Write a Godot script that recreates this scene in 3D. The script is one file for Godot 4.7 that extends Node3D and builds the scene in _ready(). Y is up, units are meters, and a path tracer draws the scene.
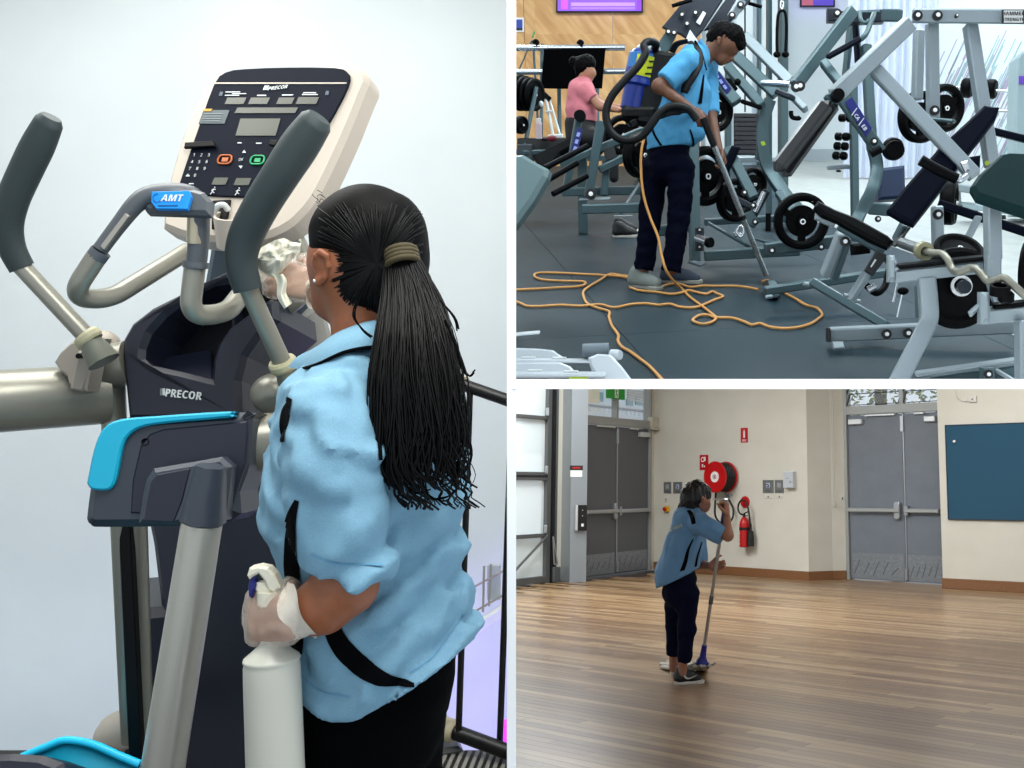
extends Node3D
# Three places side by side: a cardio corner, a weights floor and a school hall, parted by white boards.
const F := 1200.0
const CX := 680.0
const CY := 300.0
const HOR: Array[float] = [0.0, 250.0, 60.0, 485.0]
const EYE: Array[float] = [0.0, 1.45, 1.47, 1.4]
var RB: Array[Basis] = []
var mats := {}
var taken := {}
var where := {}
var rng := RandomNumberGenerator.new()

# ---------------------------------------------------------------- rooms and points
func setup_rooms():
	RB = [Basis.IDENTITY]
	for i in [1, 2, 3]:
		var yaw := atan((CX - 253.0) / F) if i == 1 else 0.0
		RB.append(Basis(Vector3.RIGHT, atan((CY - HOR[i]) / F)) * Basis(Vector3.UP, yaw))
func eye(i: int) -> Vector3: return Vector3(0, EYE[i], 0)
func ray(i: int, px: float, py: float) -> Vector3:
	return RB[i].transposed() * Vector3((px - CX) / F, (CY - py) / F, -1.0)
func at(i: int, px: float, py: float, d: float) -> Vector3: return eye(i) + ray(i, px, py) * d
func fl(i: int, px: float, py: float, h := 0.0) -> Vector3:
	var r := ray(i, px, py)
	return eye(i) + r * ((h - EYE[i]) / r.y)
func room(i: int) -> Transform3D: return Transform3D(RB[i], RB[i] * -eye(i))
# a wall: x along it, y up, z towards the room; origin on the floor
func wall_frame(i: int, a: Vector3, b: Vector3) -> Transform3D:
	var u := (b - a); u.y = 0; u = u.normalized()
	var n := u.cross(Vector3.UP)
	if n.dot(eye(i) - a) < 0: n = -n
	return Transform3D(Basis(u, Vector3.UP, n), Vector3(a.x, 0, a.z))
func on(w: Transform3D, i: int, px: float, py: float, off := 0.0) -> Vector3:
	var inv := w.affine_inverse()
	var o := inv * eye(i)
	var d := inv.basis * ray(i, px, py)
	return o + d * ((off - o.z) / d.z)

# ---------------------------------------------------------------- mesh collector
class MB:
	var v := PackedVector3Array()
	var n := PackedVector3Array()
	var c := PackedColorArray()
	var uv := PackedVector2Array()
	var xf := Transform3D.IDENTITY
	func tri(a: Vector3, b: Vector3, d: Vector3) -> MB:
		var m := (d - a).cross(b - a)
		if m.length_squared() < 1e-18: return self
		trin(a, b, d, m, m, m)
		return self
	func trin(a, b, d, na, nb, nd):
		v.push_back(xf * a); v.push_back(xf * b); v.push_back(xf * d)
		n.push_back((xf.basis * na).normalized()); n.push_back((xf.basis * nb).normalized()); n.push_back((xf.basis * nd).normalized())
	func quad(a, b, d, e) -> MB:
		tri(a, b, d); tri(a, d, e)
		return self
	func grid(rows: Array, closed := false, capa := false, capb := false) -> MB:
		var R := rows.size(); var K: int = rows[0].size()
		var nr := []
		for i in R:
			var l := PackedVector3Array()
			for j in K:
				var ju := (j + 1) % K if closed else mini(j + 1, K - 1)
				var jd := (j + K - 1) % K if closed else maxi(j - 1, 0)
				var du: Vector3 = rows[i][ju] - rows[i][jd]
				var dv: Vector3 = rows[mini(i + 1, R - 1)][j] - rows[maxi(i - 1, 0)][j]
				var m := du.cross(dv)
				l.push_back(m.normalized() if m.length_squared() > 1e-20 else Vector3.ZERO)
			nr.append(l)
		for i in R - 1:
			for j in (K if closed else K - 1):
				var k := (j + 1) % K
				var a: Vector3 = rows[i][j]; var b: Vector3 = rows[i + 1][j]; var d: Vector3 = rows[i + 1][k]; var e: Vector3 = rows[i][k]
				_t(a, d, b, nr[i][j], nr[i + 1][k], nr[i + 1][j]); _t(a, e, d, nr[i][j], nr[i][k], nr[i + 1][k])
		if capa: fan(rows[0], true)
		if capb: fan(rows[R - 1], false)
		return self
	func _t(a: Vector3, b: Vector3, d: Vector3, na: Vector3, nb: Vector3, nd: Vector3):
		var m := (d - a).cross(b - a)
		if m.length_squared() < 1e-18: return
		if m.dot(na + nb + nd) < 0:
			na = -na; nb = -nb; nd = -nd
		trin(a, b, d, na if na != Vector3.ZERO else m, nb if nb != Vector3.ZERO else m, nd if nd != Vector3.ZERO else m)
	func fan(ring, flip: bool):
		var o := Vector3.ZERO
		for p in ring: o += p
		o /= ring.size()
		for j in ring.size():
			var k: int = (j + 1) % ring.size()
			if flip: tri(o, ring[j], ring[k])
			else: tri(o, ring[k], ring[j])
	func box(o: Vector3, s: Vector3, bev := 0.0, b := Basis.IDENTITY) -> MB:
		var h := s * 0.5
		bev = minf(bev, minf(h.x, minf(h.y, h.z)) * 0.98)
		if bev <= 0.0:
			for ax in 3:
				for sg in [-1.0, 1.0]:
					var e1 := Vector3.ZERO; var e2 := Vector3.ZERO; var e0 := Vector3.ZERO
					e0[ax] = h[ax] * sg; e1[(ax + 1) % 3] = h[(ax + 1) % 3] * sg; e2[(ax + 2) % 3] = h[(ax + 2) % 3]
					quad(o + b * (e0 - e1 - e2), o + b * (e0 - e1 + e2), o + b * (e0 + e1 + e2), o + b * (e0 + e1 - e2))
			return self
		var P := func(ax: int, sx: float, sy: float, sz: float) -> Vector3:
			var q := Vector3(h.x - bev, h.y - bev, h.z - bev); q[ax] = h[ax]
			return o + b * Vector3(q.x * sx, q.y * sy, q.z * sz)
		for ax in 3:
			var i1 := (ax + 1) % 3; var i2 := (ax + 2) % 3
			for sg in [-1.0, 1.0]:
				var q := []
				for t in [[-1.0, -1.0], [-1.0, 1.0], [1.0, 1.0], [1.0, -1.0]]:
					var s3 := Vector3.ZERO; s3[ax] = sg; s3[i1] = t[0] * sg; s3[i2] = t[1]
					q.append(P.call(ax, s3.x, s3.y, s3.z))
				quad(q[0], q[1], q[2], q[3])
		for ax in 3:
			var i1 := (ax + 1) % 3; var i2 := (ax + 2) % 3
			for s1 in [-1.0, 1.0]:
				for s2 in [-1.0, 1.0]:
					var a := Vector3.ZERO; a[ax] = -1; a[i1] = s1; a[i2] = s2
					var d := a; d[ax] = 1
					var q := [P.call(i1, a.x, a.y, a.z), P.call(i1, d.x, d.y, d.z), P.call(i2, d.x, d.y, d.z), P.call(i2, a.x, a.y, a.z)]
					if s1 * s2 > 0: quad(q[3], q[2], q[1], q[0])
					else: quad(q[0], q[1], q[2], q[3])
		for sx in [-1.0, 1.0]:
			for sy in [-1.0, 1.0]:
				for sz in [-1.0, 1.0]:
					var q := [P.call(0, sx, sy, sz), P.call(1, sx, sy, sz), P.call(2, sx, sy, sz)]
					if sx * sy * sz > 0: tri(q[0], q[2], q[1])
					else: tri(q[0], q[1], q[2])
		return self
	# a straight bar of rectangular section between two points
	func bar(a: Vector3, d: Vector3, w: float, h: float, up := Vector3.UP, bev := 0.006) -> MB:
		var y := (d - a); var L := y.length(); y /= L
		var x := up.cross(y)
		if x.length() < 0.05: x = Vector3.RIGHT.cross(y)
		x = x.normalized()
		return box((a + d) * 0.5, Vector3(w, L, h), bev, Basis(x, y, x.cross(y)))
	func tube(pts: Array, rad, seg := 12, caps := true, flat := 1.0, up := Vector3.ZERO) -> MB:
		var pr := PackedVector2Array()
		for j in seg: pr.push_back(Vector2(cos(TAU * j / seg), sin(TAU * j / seg) * flat))
		return sweep(pts, pr, rad, caps, up)
	func sweep(pts: Array, pr: PackedVector2Array, rad = 1.0, caps := true, up := Vector3.ZERO, sharp := false) -> MB:
		var N := pts.size()
		var rows := []
		var t: Vector3 = (pts[1] - pts[0]).normalized()
		var x := up
		if x == Vector3.ZERO or absf(x.dot(t)) > 0.98: x = Vector3.UP if absf(t.y) < 0.9 else Vector3.RIGHT
		var last := t
		for i in N:
			var tt: Vector3 = (pts[mini(i + 1, N - 1)] - pts[maxi(i - 1, 0)]).normalized()
			if up != Vector3.ZERO and absf(up.dot(tt)) < 0.98: x = up
			elif i > 0 and last.cross(tt).length() > 1e-6: x = Basis(last.cross(tt).normalized(), last.angle_to(tt)) * x
			x = (x - tt * x.dot(tt)).normalized()
			last = tt
			var y := tt.cross(x)
			var r: float = rad[i] if rad is Array else rad
			var l := PackedVector3Array()
			for q in pr: l.push_back(pts[i] + x * q.x * r + y * q.y * r)
			rows.append(l)
		if not sharp: return grid(rows, true, caps, caps)
		for i in N - 1:
			for j in pr.size():
				var k := (j + 1) % pr.size()
				quad(rows[i][j], rows[i][k], rows[i + 1][k], rows[i + 1][j])
		if caps:
			fan(rows[0], true); fan(rows[N - 1], false)
		return self
	# profile points are (radius, height) along the axis
	func lathe(pr: Array, o: Vector3, axis := Vector3.UP, seg := 24, sharp := true) -> MB:
		var y := axis.normalized()
		var x := y.cross(Vector3.RIGHT if absf(y.x) < 0.8 else Vector3.FORWARD).normalized()
		var z := x.cross(y)
		var rows := []
		for q in pr:
			var l := PackedVector3Array()
			for j in seg: l.push_back(o + y * q.y + (x * cos(TAU * j / seg) + z * sin(TAU * j / seg)) * maxf(q.x, 1e-5))
			rows.append(l)
		if not sharp: return grid(rows, true)
		for i in rows.size() - 1: grid([rows[i], rows[i + 1]], true)
		return self
	# polygon in x, y pushed from z0 to z1, with a bevelled rim
	func prism(poly: PackedVector2Array, z0: float, z1: float, bev := 0.0) -> MB:
		var ar := 0.0
		for j in poly.size(): ar += poly[j].cross(poly[(j + 1) % poly.size()])
		if ar < 0: poly.reverse()
		var N := poly.size()
		var ins := PackedVector2Array()
		for j in N:
			var a := (poly[j] - poly[(j + N - 1) % N]).normalized(); var b := (poly[(j + 1) % N] - poly[j]).normalized()
			var na := Vector2(-a.y, a.x); var nb := Vector2(-b.y, b.x)
			var m := (na + nb); var ml := maxf(m.length_squared(), 0.3)
			ins.push_back(poly[j] + m * (2.0 / ml) * bev)
		var T := Geometry2D.triangulate_polygon(ins)
		if T.is_empty():
			T = Geometry2D.triangulate_polygon(poly)
		for k in range(0, T.size(), 3):
			var a := ins[T[k]]; var b := ins[T[k + 1]]; var d := ins[T[k + 2]]
			if (b - a).cross(d - a) < 0:
				var sw := b; b = d; d = sw
			tri(Vector3(a.x, a.y, z1), Vector3(d.x, d.y, z1), Vector3(b.x, b.y, z1))
			tri(Vector3(a.x, a.y, z0), Vector3(b.x, b.y, z0), Vector3(d.x, d.y, z0))
		for j in N:
			var k := (j + 1) % N
			var p := poly[j]; var q := poly[k]; var pi := ins[j]; var qi := ins[k]
			quad(Vector3(p.x, p.y, z0 + bev), Vector3(p.x, p.y, z1 - bev), Vector3(q.x, q.y, z1 - bev), Vector3(q.x, q.y, z0 + bev))
			if bev > 0:
				quad(Vector3(p.x, p.y, z1 - bev), Vector3(pi.x, pi.y, z1), Vector3(qi.x, qi.y, z1), Vector3(q.x, q.y, z1 - bev))
				quad(Vector3(pi.x, pi.y, z0), Vector3(p.x, p.y, z0 + bev), Vector3(q.x, q.y, z0 + bev), Vector3(qi.x, qi.y, z0))
		return self
	func ball(o: Vector3, r: Vector3, seg := 16, rings := 10, b := Basis.IDENTITY) -> MB:
		var rows := []
		for i in rings + 1:
			var a := PI * i / rings
			var l := PackedVector3Array()
			for j in seg: l.push_back(o + b * (Vector3(sin(a) * cos(TAU * j / seg), cos(a), sin(a) * sin(TAU * j / seg)) * r))
			rows.append(l)
		return grid(rows, true)
	func text(s: String, size: float, t: Transform3D, depth := 0.001, serif := "Droid Sans", bold := 400) -> MB:
		var f := SystemFont.new(); f.font_names = PackedStringArray([serif]); f.font_weight = bold
		var m := TextMesh.new(); m.font = f; m.text = s; m.font_size = 32; m.pixel_size = size / 32.0; m.depth = depth; m.curve_step = 2.0
		var ar := m.get_mesh_arrays()
		var vv: PackedVector3Array = ar[Mesh.ARRAY_VERTEX]; var nn: PackedVector3Array = ar[Mesh.ARRAY_NORMAL]
		for k in ar[Mesh.ARRAY_INDEX]:
			v.push_back(xf * (t * vv[k])); n.push_back((xf.basis * (t.basis * nn[k])).normalized())
		return self
	func color(col: Color) -> MB:
		while c.size() < v.size(): c.push_back(col)
		return self

func rrect(w: float, h: float, r: float, k := 4, o := Vector2.ZERO) -> PackedVector2Array:
	var p := PackedVector2Array()
	for q in [[1, 1, 0.0], [-1, 1, 0.25], [-1, -1, 0.5], [1, -1, 0.75]]:
		for j in k + 1:
			var a: float = TAU * (q[2] + 0.25 * j / k)
			p.push_back(o + Vector2(q[0] * (w * 0.5 - r) + cos(a) * r, q[1] * (h * 0.5 - r) + sin(a) * r))
	return p
func disc(r: float, k := 20, o := Vector2.ZERO) -> PackedVector2Array:
	var p := PackedVector2Array()
	for j in k: p.push_back(o + Vector2(cos(TAU * j / k), sin(TAU * j / k)) * r)
	return p
func curve(p: Array, k := 6) -> Array:
	var o := []
	for i in p.size() - 1:
		var a: Variant = p[maxi(i - 1, 0)]; var b: Variant = p[i]; var c: Variant = p[i + 1]; var d: Variant = p[mini(i + 2, p.size() - 1)]
		for j in k:
			var t := float(j) / k
			o.append(0.5 * ((2.0 * b) + (c - a) * t + (2.0 * a - 5.0 * b + 4.0 * c - d) * t * t + (3.0 * b - a - 3.0 * c + d) * t * t * t))
	o.append(p[p.size() - 1])
	return o
func curvef(p: Array, k := 6) -> Array:
	var q := []
	for x in p: q.append(float(x))
	return curve(q, k)
# straight runs with rounded corners
func bend(p: Array, r: float, k := 6) -> Array:
	var o := [p[0]]
	for i in range(1, p.size() - 1):
		var a: Vector3 = p[i - 1]; var b: Vector3 = p[i]; var c: Vector3 = p[i + 1]
		var u := (a - b).normalized(); var w := (c - b).normalized()
		var rr := minf(r, minf((a - b).length(), (c - b).length()) * 0.49)
		for j in k + 1:
			var t := float(j) / k
			o.append((b + u * rr) * (1 - t) * (1 - t) + b * 2 * t * (1 - t) + (b + w * rr) * t * t)
	o.append(p[p.size() - 1])
	return o
func poly(a: Array) -> PackedVector2Array:
	var p := PackedVector2Array()
	for q in a: p.push_back(Vector2(q.x, q.y))
	return p

# ---------------------------------------------------------------- naming and committing
func numbered(s: String) -> String:
	taken[s] = taken.get(s, 0) + 1
	return s if taken[s] == 1 else "%s_%03d" % [s, taken[s] - 1]
func thing(called: String, i: int, base: Vector3, label: String, category: String, group := "") -> Node3D:
	var o := Node3D.new(); o.name = numbered(called)
	add_child(o)
	o.transform = room(i) * Transform3D(Basis.IDENTITY, base)
	o.set_meta("label", label); o.set_meta("category", category)
	if group: o.set_meta("group", group)
	where[o] = [i, base]
	return o
func struct(called: String, i: int, base: Vector3, label: String, category := "structure") -> Node3D:
	var o := thing(called, i, base, label, category)
	o.set_meta("kind", "structure")
	return o
func clipped(mb: MB, i: int):
	# what would run into the white boards between the places ends inside them
	if i == 0: return
	var t := room(i)
	var ax := (511.5 - CX) / F; var ay := (CY - 384.0) / F
	var pl := []
	if i == 1: pl = [Vector3(-1, 0, -ax)]
	elif i == 2: pl = [Vector3(1, 0, ax), Vector3(0, 1, ay)]
	else: pl = [Vector3(1, 0, ax), Vector3(0, -1, -ay)]
	for q in pl:
		var nn: Vector3 = q.normalized()
		var ln := t.basis.transposed() * nn
		var k := nn.dot(t.origin)
		var zf := t.basis.transposed() * Vector3(0, 0, -1); var zk := -t.origin.z
		var any := false
		for p in mb.v:
			if ln.dot(p) + k < 0.0:
				any = true; break
		if not any: continue
		var v2 := PackedVector3Array(); var n2 := PackedVector3Array(); var c2 := PackedColorArray()
		var hc := mb.c.size() == mb.v.size()
		for j in range(0, mb.v.size(), 3):
			var d := [ln.dot(mb.v[j]) + k, ln.dot(mb.v[j + 1]) + k, ln.dot(mb.v[j + 2]) + k]
			var far: float = maxf(zf.dot(mb.v[j]) + zk, maxf(zf.dot(mb.v[j + 1]) + zk, zf.dot(mb.v[j + 2]) + zk))
			if (d[0] >= 0 and d[1] >= 0 and d[2] >= 0) or (far > CLIPFAR[i] and i > 1):
				for m in 3:
					v2.push_back(mb.v[j + m]); n2.push_back(mb.n[j + m])
					if hc: c2.push_back(mb.c[j + m])
				continue
			if d[0] < 0 and d[1] < 0 and d[2] < 0: continue
			var pv := []; var pn := []; var pc := []
			for m in 3:
				var m2 := (m + 1) % 3
				if d[m] >= 0:
					pv.append(mb.v[j + m]); pn.append(mb.n[j + m])
					if hc: pc.append(mb.c[j + m])
				if (d[m] >= 0) != (d[m2] >= 0):
					var f: float = d[m] / (d[m] - d[m2])
					pv.append(mb.v[j + m].lerp(mb.v[j + m2], f)); pn.append(mb.n[j + m].lerp(mb.n[j + m2], f).normalized())
					if hc: pc.append(mb.c[j + m].lerp(mb.c[j + m2], f))
			for m in range(1, pv.size() - 1):
				for w in [0, m, m + 1]:
					v2.push_back(pv[w]); n2.push_back(pn[w])
					if hc: c2.push_back(pc[w])
		mb.v = v2; mb.n = n2; mb.c = c2
const CLIPFAR: Array[float] = [0.0, 99.0, 9.5, 7.0]
func obj(called: String, mb: MB, m: Material, parent: Node3D) -> MeshInstance3D:
	var p := parent
	while not where.has(p): p = p.get_parent()
	var i: int = where[p][0]; var base: Vector3 = where[p][1]
	if where[p].size() < 3: clipped(mb, i)
	if mb.v.is_empty(): return null
	var o := MeshInstance3D.new(); o.name = called
	var ar := []; ar.resize(Mesh.ARRAY_MAX)
	var vv := mb.v.duplicate()
	for j in vv.size(): vv[j] -= base
	ar[Mesh.ARRAY_VERTEX] = vv; ar[Mesh.ARRAY_NORMAL] = mb.n
	if mb.c.size() == mb.v.size(): ar[Mesh.ARRAY_COLOR] = mb.c
	if mb.uv.size() == mb.v.size(): ar[Mesh.ARRAY_TEX_UV] = mb.uv
	var me := ArrayMesh.new(); me.add_surface_from_arrays(Mesh.PRIMITIVE_TRIANGLES, ar)
	o.mesh = me; o.material_override = m
	parent.add_child(o, true)
	return o
func mat(key: String, col := Color.WHITE, rough := 0.6, metal := 0.0, extra := {}) -> StandardMaterial3D:
	if mats.has(key): return mats[key]
	var m := StandardMaterial3D.new()
	m.albedo_color = col; m.roughness = rough; m.metallic = metal
	for k in extra: m.set(k, extra[k])
	mats[key] = m
	return m
func hexc(s: String) -> Color: return Color.html(s)
func noise_tex(seed_: int, freq: float, a: Color, b: Color, size := 256, oct := 4) -> NoiseTexture2D:
	var f := FastNoiseLite.new(); f.seed = seed_; f.frequency = freq; f.fractal_octaves = oct
	var t := NoiseTexture2D.new(); t.width = size; t.height = size; t.seamless = true; t.noise = f
	var g := Gradient.new(); g.set_color(0, a); g.set_color(1, b); t.color_ramp = g
	return t
func bump_tex(seed_: int, freq: float, strength := 4.0, size := 256) -> NoiseTexture2D:
	var f := FastNoiseLite.new(); f.seed = seed_; f.frequency = freq; f.fractal_octaves = 4
	var t := NoiseTexture2D.new(); t.width = size; t.height = size; t.seamless = true; t.noise = f; t.as_normal_map = true; t.bump_strength = strength
	return t
func grain(key: String, a: Color, b: Color, rough: float, metal: float, freq: float, scale: float, bump := 0.0, sd := 1) -> StandardMaterial3D:
	if mats.has(key): return mats[key]
	var m := mat(key, Color.WHITE, rough, metal)
	m.albedo_texture = noise_tex(sd, freq, a, b)
	m.uv1_triplanar = true; m.uv1_scale = Vector3.ONE * scale
	if bump > 0:
		m.normal_enabled = true; m.normal_texture = bump_tex(sd + 7, freq, 4.0); m.normal_scale = bump
	return m

# ---------------------------------------------------------------- smooth bodies
class Field:
	var lo := Vector3.ZERO
	var nx := 0
	var ny := 0
	var nz := 0
	var cell := 0.01
	var f := PackedFloat32Array()
	func start(a: Vector3, b: Vector3, s: float) -> Field:
		lo = a; cell = s
		nx = int((b.x - a.x) / s) + 2; ny = int((b.y - a.y) / s) + 2; nz = int((b.z - a.z) / s) + 2
		f.resize(nx * ny * nz); f.fill(9.0)
		return self
	# a tapered capsule; fl: flattening (axis, factor); cut: [[point, normal], ...] keeps what lies behind each plane
	func bone(a: Vector3, b: Vector3, ra: float, rb: float, k := 0.03, ax := Vector3.ZERO, fac := 1.0, cut := [], sub := false) -> Field:
		var m := maxf(ra, rb) * maxf(1.0, fac) + k + cell * 2.0
		var i0 := clampi(int((minf(a.x, b.x) - m - lo.x) / cell), 0, nx - 1); var i1 := clampi(int((maxf(a.x, b.x) + m - lo.x) / cell) + 1, 0, nx - 1)
		var j0 := clampi(int((minf(a.y, b.y) - m - lo.y) / cell), 0, ny - 1); var j1 := clampi(int((maxf(a.y, b.y) + m - lo.y) / cell) + 1, 0, ny - 1)
		var k0 := clampi(int((minf(a.z, b.z) - m - lo.z) / cell), 0, nz - 1); var k1 := clampi(int((maxf(a.z, b.z) + m - lo.z) / cell) + 1, 0, nz - 1)
		var ba := b - a
		var L2 := maxf(ba.length_squared(), 1e-9)
		var g := 1.0 / fac - 1.0
		var flat := ax != Vector3.ZERO
		if flat: ax = ax.normalized()
		for kk in range(k0, k1 + 1):
			for jj in range(j0, j1 + 1):
				var row := (kk * ny + jj) * nx
				for ii in range(i0, i1 + 1):
					var p := lo + Vector3(ii, jj, kk) * cell
					var q := p - a
					var t := clampf(q.dot(ba) / L2, 0.0, 1.0)
					q -= ba * t
					if flat: q += ax * (q.dot(ax) * g)
					var d := q.length() - (ra + (rb - ra) * t)
					for c in cut: d = maxf(d, (p - c[0]).dot(c[1]))
					var o := f[row + ii]
					if sub:
						f[row + ii] = maxf(o, -d)
					elif o > 8.0: f[row + ii] = d
					else:
						var h := maxf(k - absf(o - d), 0.0) / maxf(k, 1e-6)
						f[row + ii] = minf(o, d) - h * h * k * 0.25
		return self
	func warp(ns: FastNoiseLite, amp: float, sc: Vector3, calm := []) -> Field:
		for kk in nz:
			for jj in ny:
				for ii in nx:
					var id := (kk * ny + jj) * nx + ii
					if absf(f[id]) < 0.05:
						var q := lo + Vector3(ii, jj, kk) * cell
						var w := 1.0
						for c in calm: w *= smoothstep(c[1] * 0.5, c[1], q.distance_to(c[0]))
						f[id] += amp * w * ns.get_noise_3dv(q * sc)
		return self
	func cutp(q: Vector3, nrm: Vector3) -> Field:
		for kk in nz:
			for jj in ny:
				for ii in nx:
					var id := (kk * ny + jj) * nx + ii
					f[id] = maxf(f[id], (lo + Vector3(ii, jj, kk) * cell - q).dot(nrm))
		return self
	func val(p: Vector3) -> float:
		var q := (p - lo) / cell
		var i := clampi(int(q.x), 0, nx - 2); var j := clampi(int(q.y), 0, ny - 2); var k := clampi(int(q.z), 0, nz - 2)
		var u := clampf(q.x - i, 0, 1); var w := clampf(q.y - j, 0, 1); var z := clampf(q.z - k, 0, 1)
		var b := (k * ny + j) * nx + i
		var c := nx * ny
		var a0 := lerpf(lerpf(f[b], f[b + 1], u), lerpf(f[b + nx], f[b + nx + 1], u), w)
		var a1 := lerpf(lerpf(f[b + c], f[b + c + 1], u), lerpf(f[b + c + nx], f[b + c + nx + 1], u), w)
		return lerpf(a0, a1, z)
	func nrm(p: Vector3) -> Vector3:
		var e := cell
		return Vector3(val(p + Vector3(e, 0, 0)) - val(p - Vector3(e, 0, 0)), val(p + Vector3(0, e, 0)) - val(p - Vector3(0, e, 0)), val(p + Vector3(0, 0, e)) - val(p - Vector3(0, 0, e))).normalized()
	# first point of the surface along a line
	func hit(p: Vector3, dir: Vector3, far := 2.0) -> Vector3:
		var t := 0.0
		var s := cell * 0.5
		while t < far:
			if val(p + dir * t) < 0.0:
				var a := t - s; var b := t
				for n in 8:
					var c := (a + b) * 0.5
					if val(p + dir * c) < 0.0: b = c
					else: a = c
				return p + dir * b
			t += s
		return Vector3.INF
	func near(p: Vector3) -> Vector3:
		for n in 6:
			p -= nrm(p) * clampf(val(p), -0.05, 0.05)
		return p
	func mesh(mb: MB) -> MB:
		var id := PackedInt32Array(); id.resize(nx * ny * nz); id.fill(-1)
		var P := PackedVector3Array(); var N := PackedVector3Array()
		var sy := nx; var sz := nx * ny
		var off := [0, 1, sy, sy + 1, sz, sz + 1, sz + sy, sz + sy + 1]
		var cor := [Vector3(0, 0, 0), Vector3(1, 0, 0), Vector3(0, 1, 0), Vector3(1, 1, 0), Vector3(0, 0, 1), Vector3(1, 0, 1), Vector3(0, 1, 1), Vector3(1, 1, 1)]
		var ed := [[0, 1], [2, 3], [4, 5], [6, 7], [0, 2], [1, 3], [4, 6], [5, 7], [0, 4], [1, 5], [2, 6], [3, 7]]
		for k in nz - 1:
			for j in ny - 1:
				for i in nx - 1:
					var b := (k * ny + j) * nx + i
					var v0 := f[b]
					if absf(v0) > cell * 3.0: continue
					var neg := 0
					for o in off:
						if f[b + o] < 0.0: neg += 1
					if neg == 0 or neg == 8: continue
					var s := Vector3.ZERO; var cnt := 0
					for e in ed:
						var fa: float = f[b + off[e[0]]]; var fb: float = f[b + off[e[1]]]
						if (fa < 0.0) != (fb < 0.0):
							s += cor[e[0]].lerp(cor[e[1]], fa / (fa - fb)); cnt += 1
					id[b] = P.size()
					P.push_back(lo + (Vector3(i, j, k) + s / cnt) * cell)
		N.resize(P.size())
		var T := PackedInt32Array()
		for k in range(1, nz - 1):
			for j in range(1, ny - 1):
				for i in range(1, nx - 1):
					var b := (k * ny + j) * nx + i
					var a := f[b]
					if absf(a) > cell * 3.0: continue
					for ax in 3:
						var st: int = [1, sy, sz][ax]
						var c := f[b + st]
						if (a < 0.0) == (c < 0.0): continue
						var s1: int = [sy, sz, 1][ax]; var s2: int = [sz, 1, sy][ax]
						var q := [id[b - s1 - s2], id[b - s2], id[b], id[b - s1]]
						if q.min() < 0: continue
						if a < 0.0: T.append_array(PackedInt32Array([q[0], q[2], q[1], q[0], q[3], q[2]]))
						else: T.append_array(PackedInt32Array([q[0], q[1], q[2], q[0], q[2], q[3]]))
		for t in range(0, T.size(), 3):
			var m := (P[T[t + 2]] - P[T[t]]).cross(P[T[t + 1]] - P[T[t]])
			N[T[t]] += m; N[T[t + 1]] += m; N[T[t + 2]] += m
		for t in T:
			mb.v.push_back(mb.xf * P[t]); mb.n.push_back((mb.xf.basis * N[t]).normalized())
		return mb
# a strip of cloth lying on a smooth body: centre line in space, half widths, laid on along a direction
func ribbon(fd: Field, line: Array, wid: Array, side: Array, dir: Vector3, lift := 0.0025, across := 4) -> MB:
	var rows := []
	for j in line.size():
		var l := PackedVector3Array()
		for a in across + 1:
			var p: Vector3 = line[j] + side[j] * wid[j] * (2.0 * a / across - 1.0)
			var h := fd.hit(p - dir * 0.3, dir, 0.8)
			if h == Vector3.INF: h = fd.near(p)
			l.push_back(h - dir * 0.0 + fd.nrm(h) * lift)
		rows.append(l)
	return MB.new().grid(rows)
# ================================================================= the scene
func _ready():
	rng.seed = 11
	setup_rooms()
	# camera, sky, exposure
	var cam := Camera3D.new(); cam.name = "camera"
	add_child(cam)
	var near := 0.1
	cam.set_frustum(768.0 / F * near, Vector2((512.0 - CX) / F * near, (CY - 384.0) / F * near), near, 200.0)
	cam.current = true
	var we := WorldEnvironment.new(); we.name = "world_environment"
	var e := Environment.new()
	e.background_mode = Environment.BG_SKY
	var sky := Sky.new()
	var sm := ProceduralSkyMaterial.new()
	sm.sky_top_color = Color(0.90, 0.95, 1.0); sm.sky_horizon_color = Color(0.95, 0.98, 1.0)
	sm.ground_horizon_color = Color(0.95, 0.98, 1.0); sm.ground_bottom_color = Color(0.90, 0.95, 1.0)
	sm.sun_angle_max = 0.0
	sky.sky_material = sm
	e.sky = sky
	e.background_energy_multiplier = 1.0
	e.tonemap_mode = Environment.TONE_MAPPER_LINEAR
	e.tonemap_exposure = 1.0
	e.sdfgi_enabled = true; e.ssao_enabled = true; e.ssil_enabled = true
	we.environment = e
	add_child(we)
	lights()
	boards()
	hall()
	cardio()
	gym()

func area(i: int, o: Vector3, dir: Vector3, w: float, h: float, energy: float, col: Color, called := "overhead_light", label := "", group := ""):
	# a flat lamp: housing, glowing face, and the light just in front of it
	var z := -dir.normalized()
	var x := Vector3.UP.cross(z)
	if x.length() < 0.1: x = Vector3.RIGHT
	x = x.normalized()
	var b := Basis(x, z.cross(x), z)
	var t := thing(called, i, o, label, "light", group)
	where[t].append(true)
	var m := MB.new(); m.xf = Transform3D(b, o)
	m.box(Vector3(0, 0, 0.03), Vector3(w + 0.06, h + 0.06, 0.05), 0.005)
	obj("housing", m, mat("lamp_white", Color(0.9, 0.9, 0.9), 0.5), t)
	var g := MB.new(); g.xf = m.xf
	g.box(Vector3(0, 0, 0.0), Vector3(w, h, 0.01))
	var em := mat("glow_" + col.to_html(), Color(0.9, 0.9, 0.9), 0.5, 0.0, {"emission_enabled": true, "emission": col, "emission_energy_multiplier": 1.0})
	obj("diffuser", g, em, t)
	var l := AreaLight3D.new()
	l.area_size = Vector2(w, h); l.light_energy = energy; l.light_color = col; l.shadow_enabled = true
	l.area_range = 40.0
	l.name = "lamp_light"
	t.add_child(l)
	l.transform = Transform3D(b, -z * 0.02)

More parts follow.
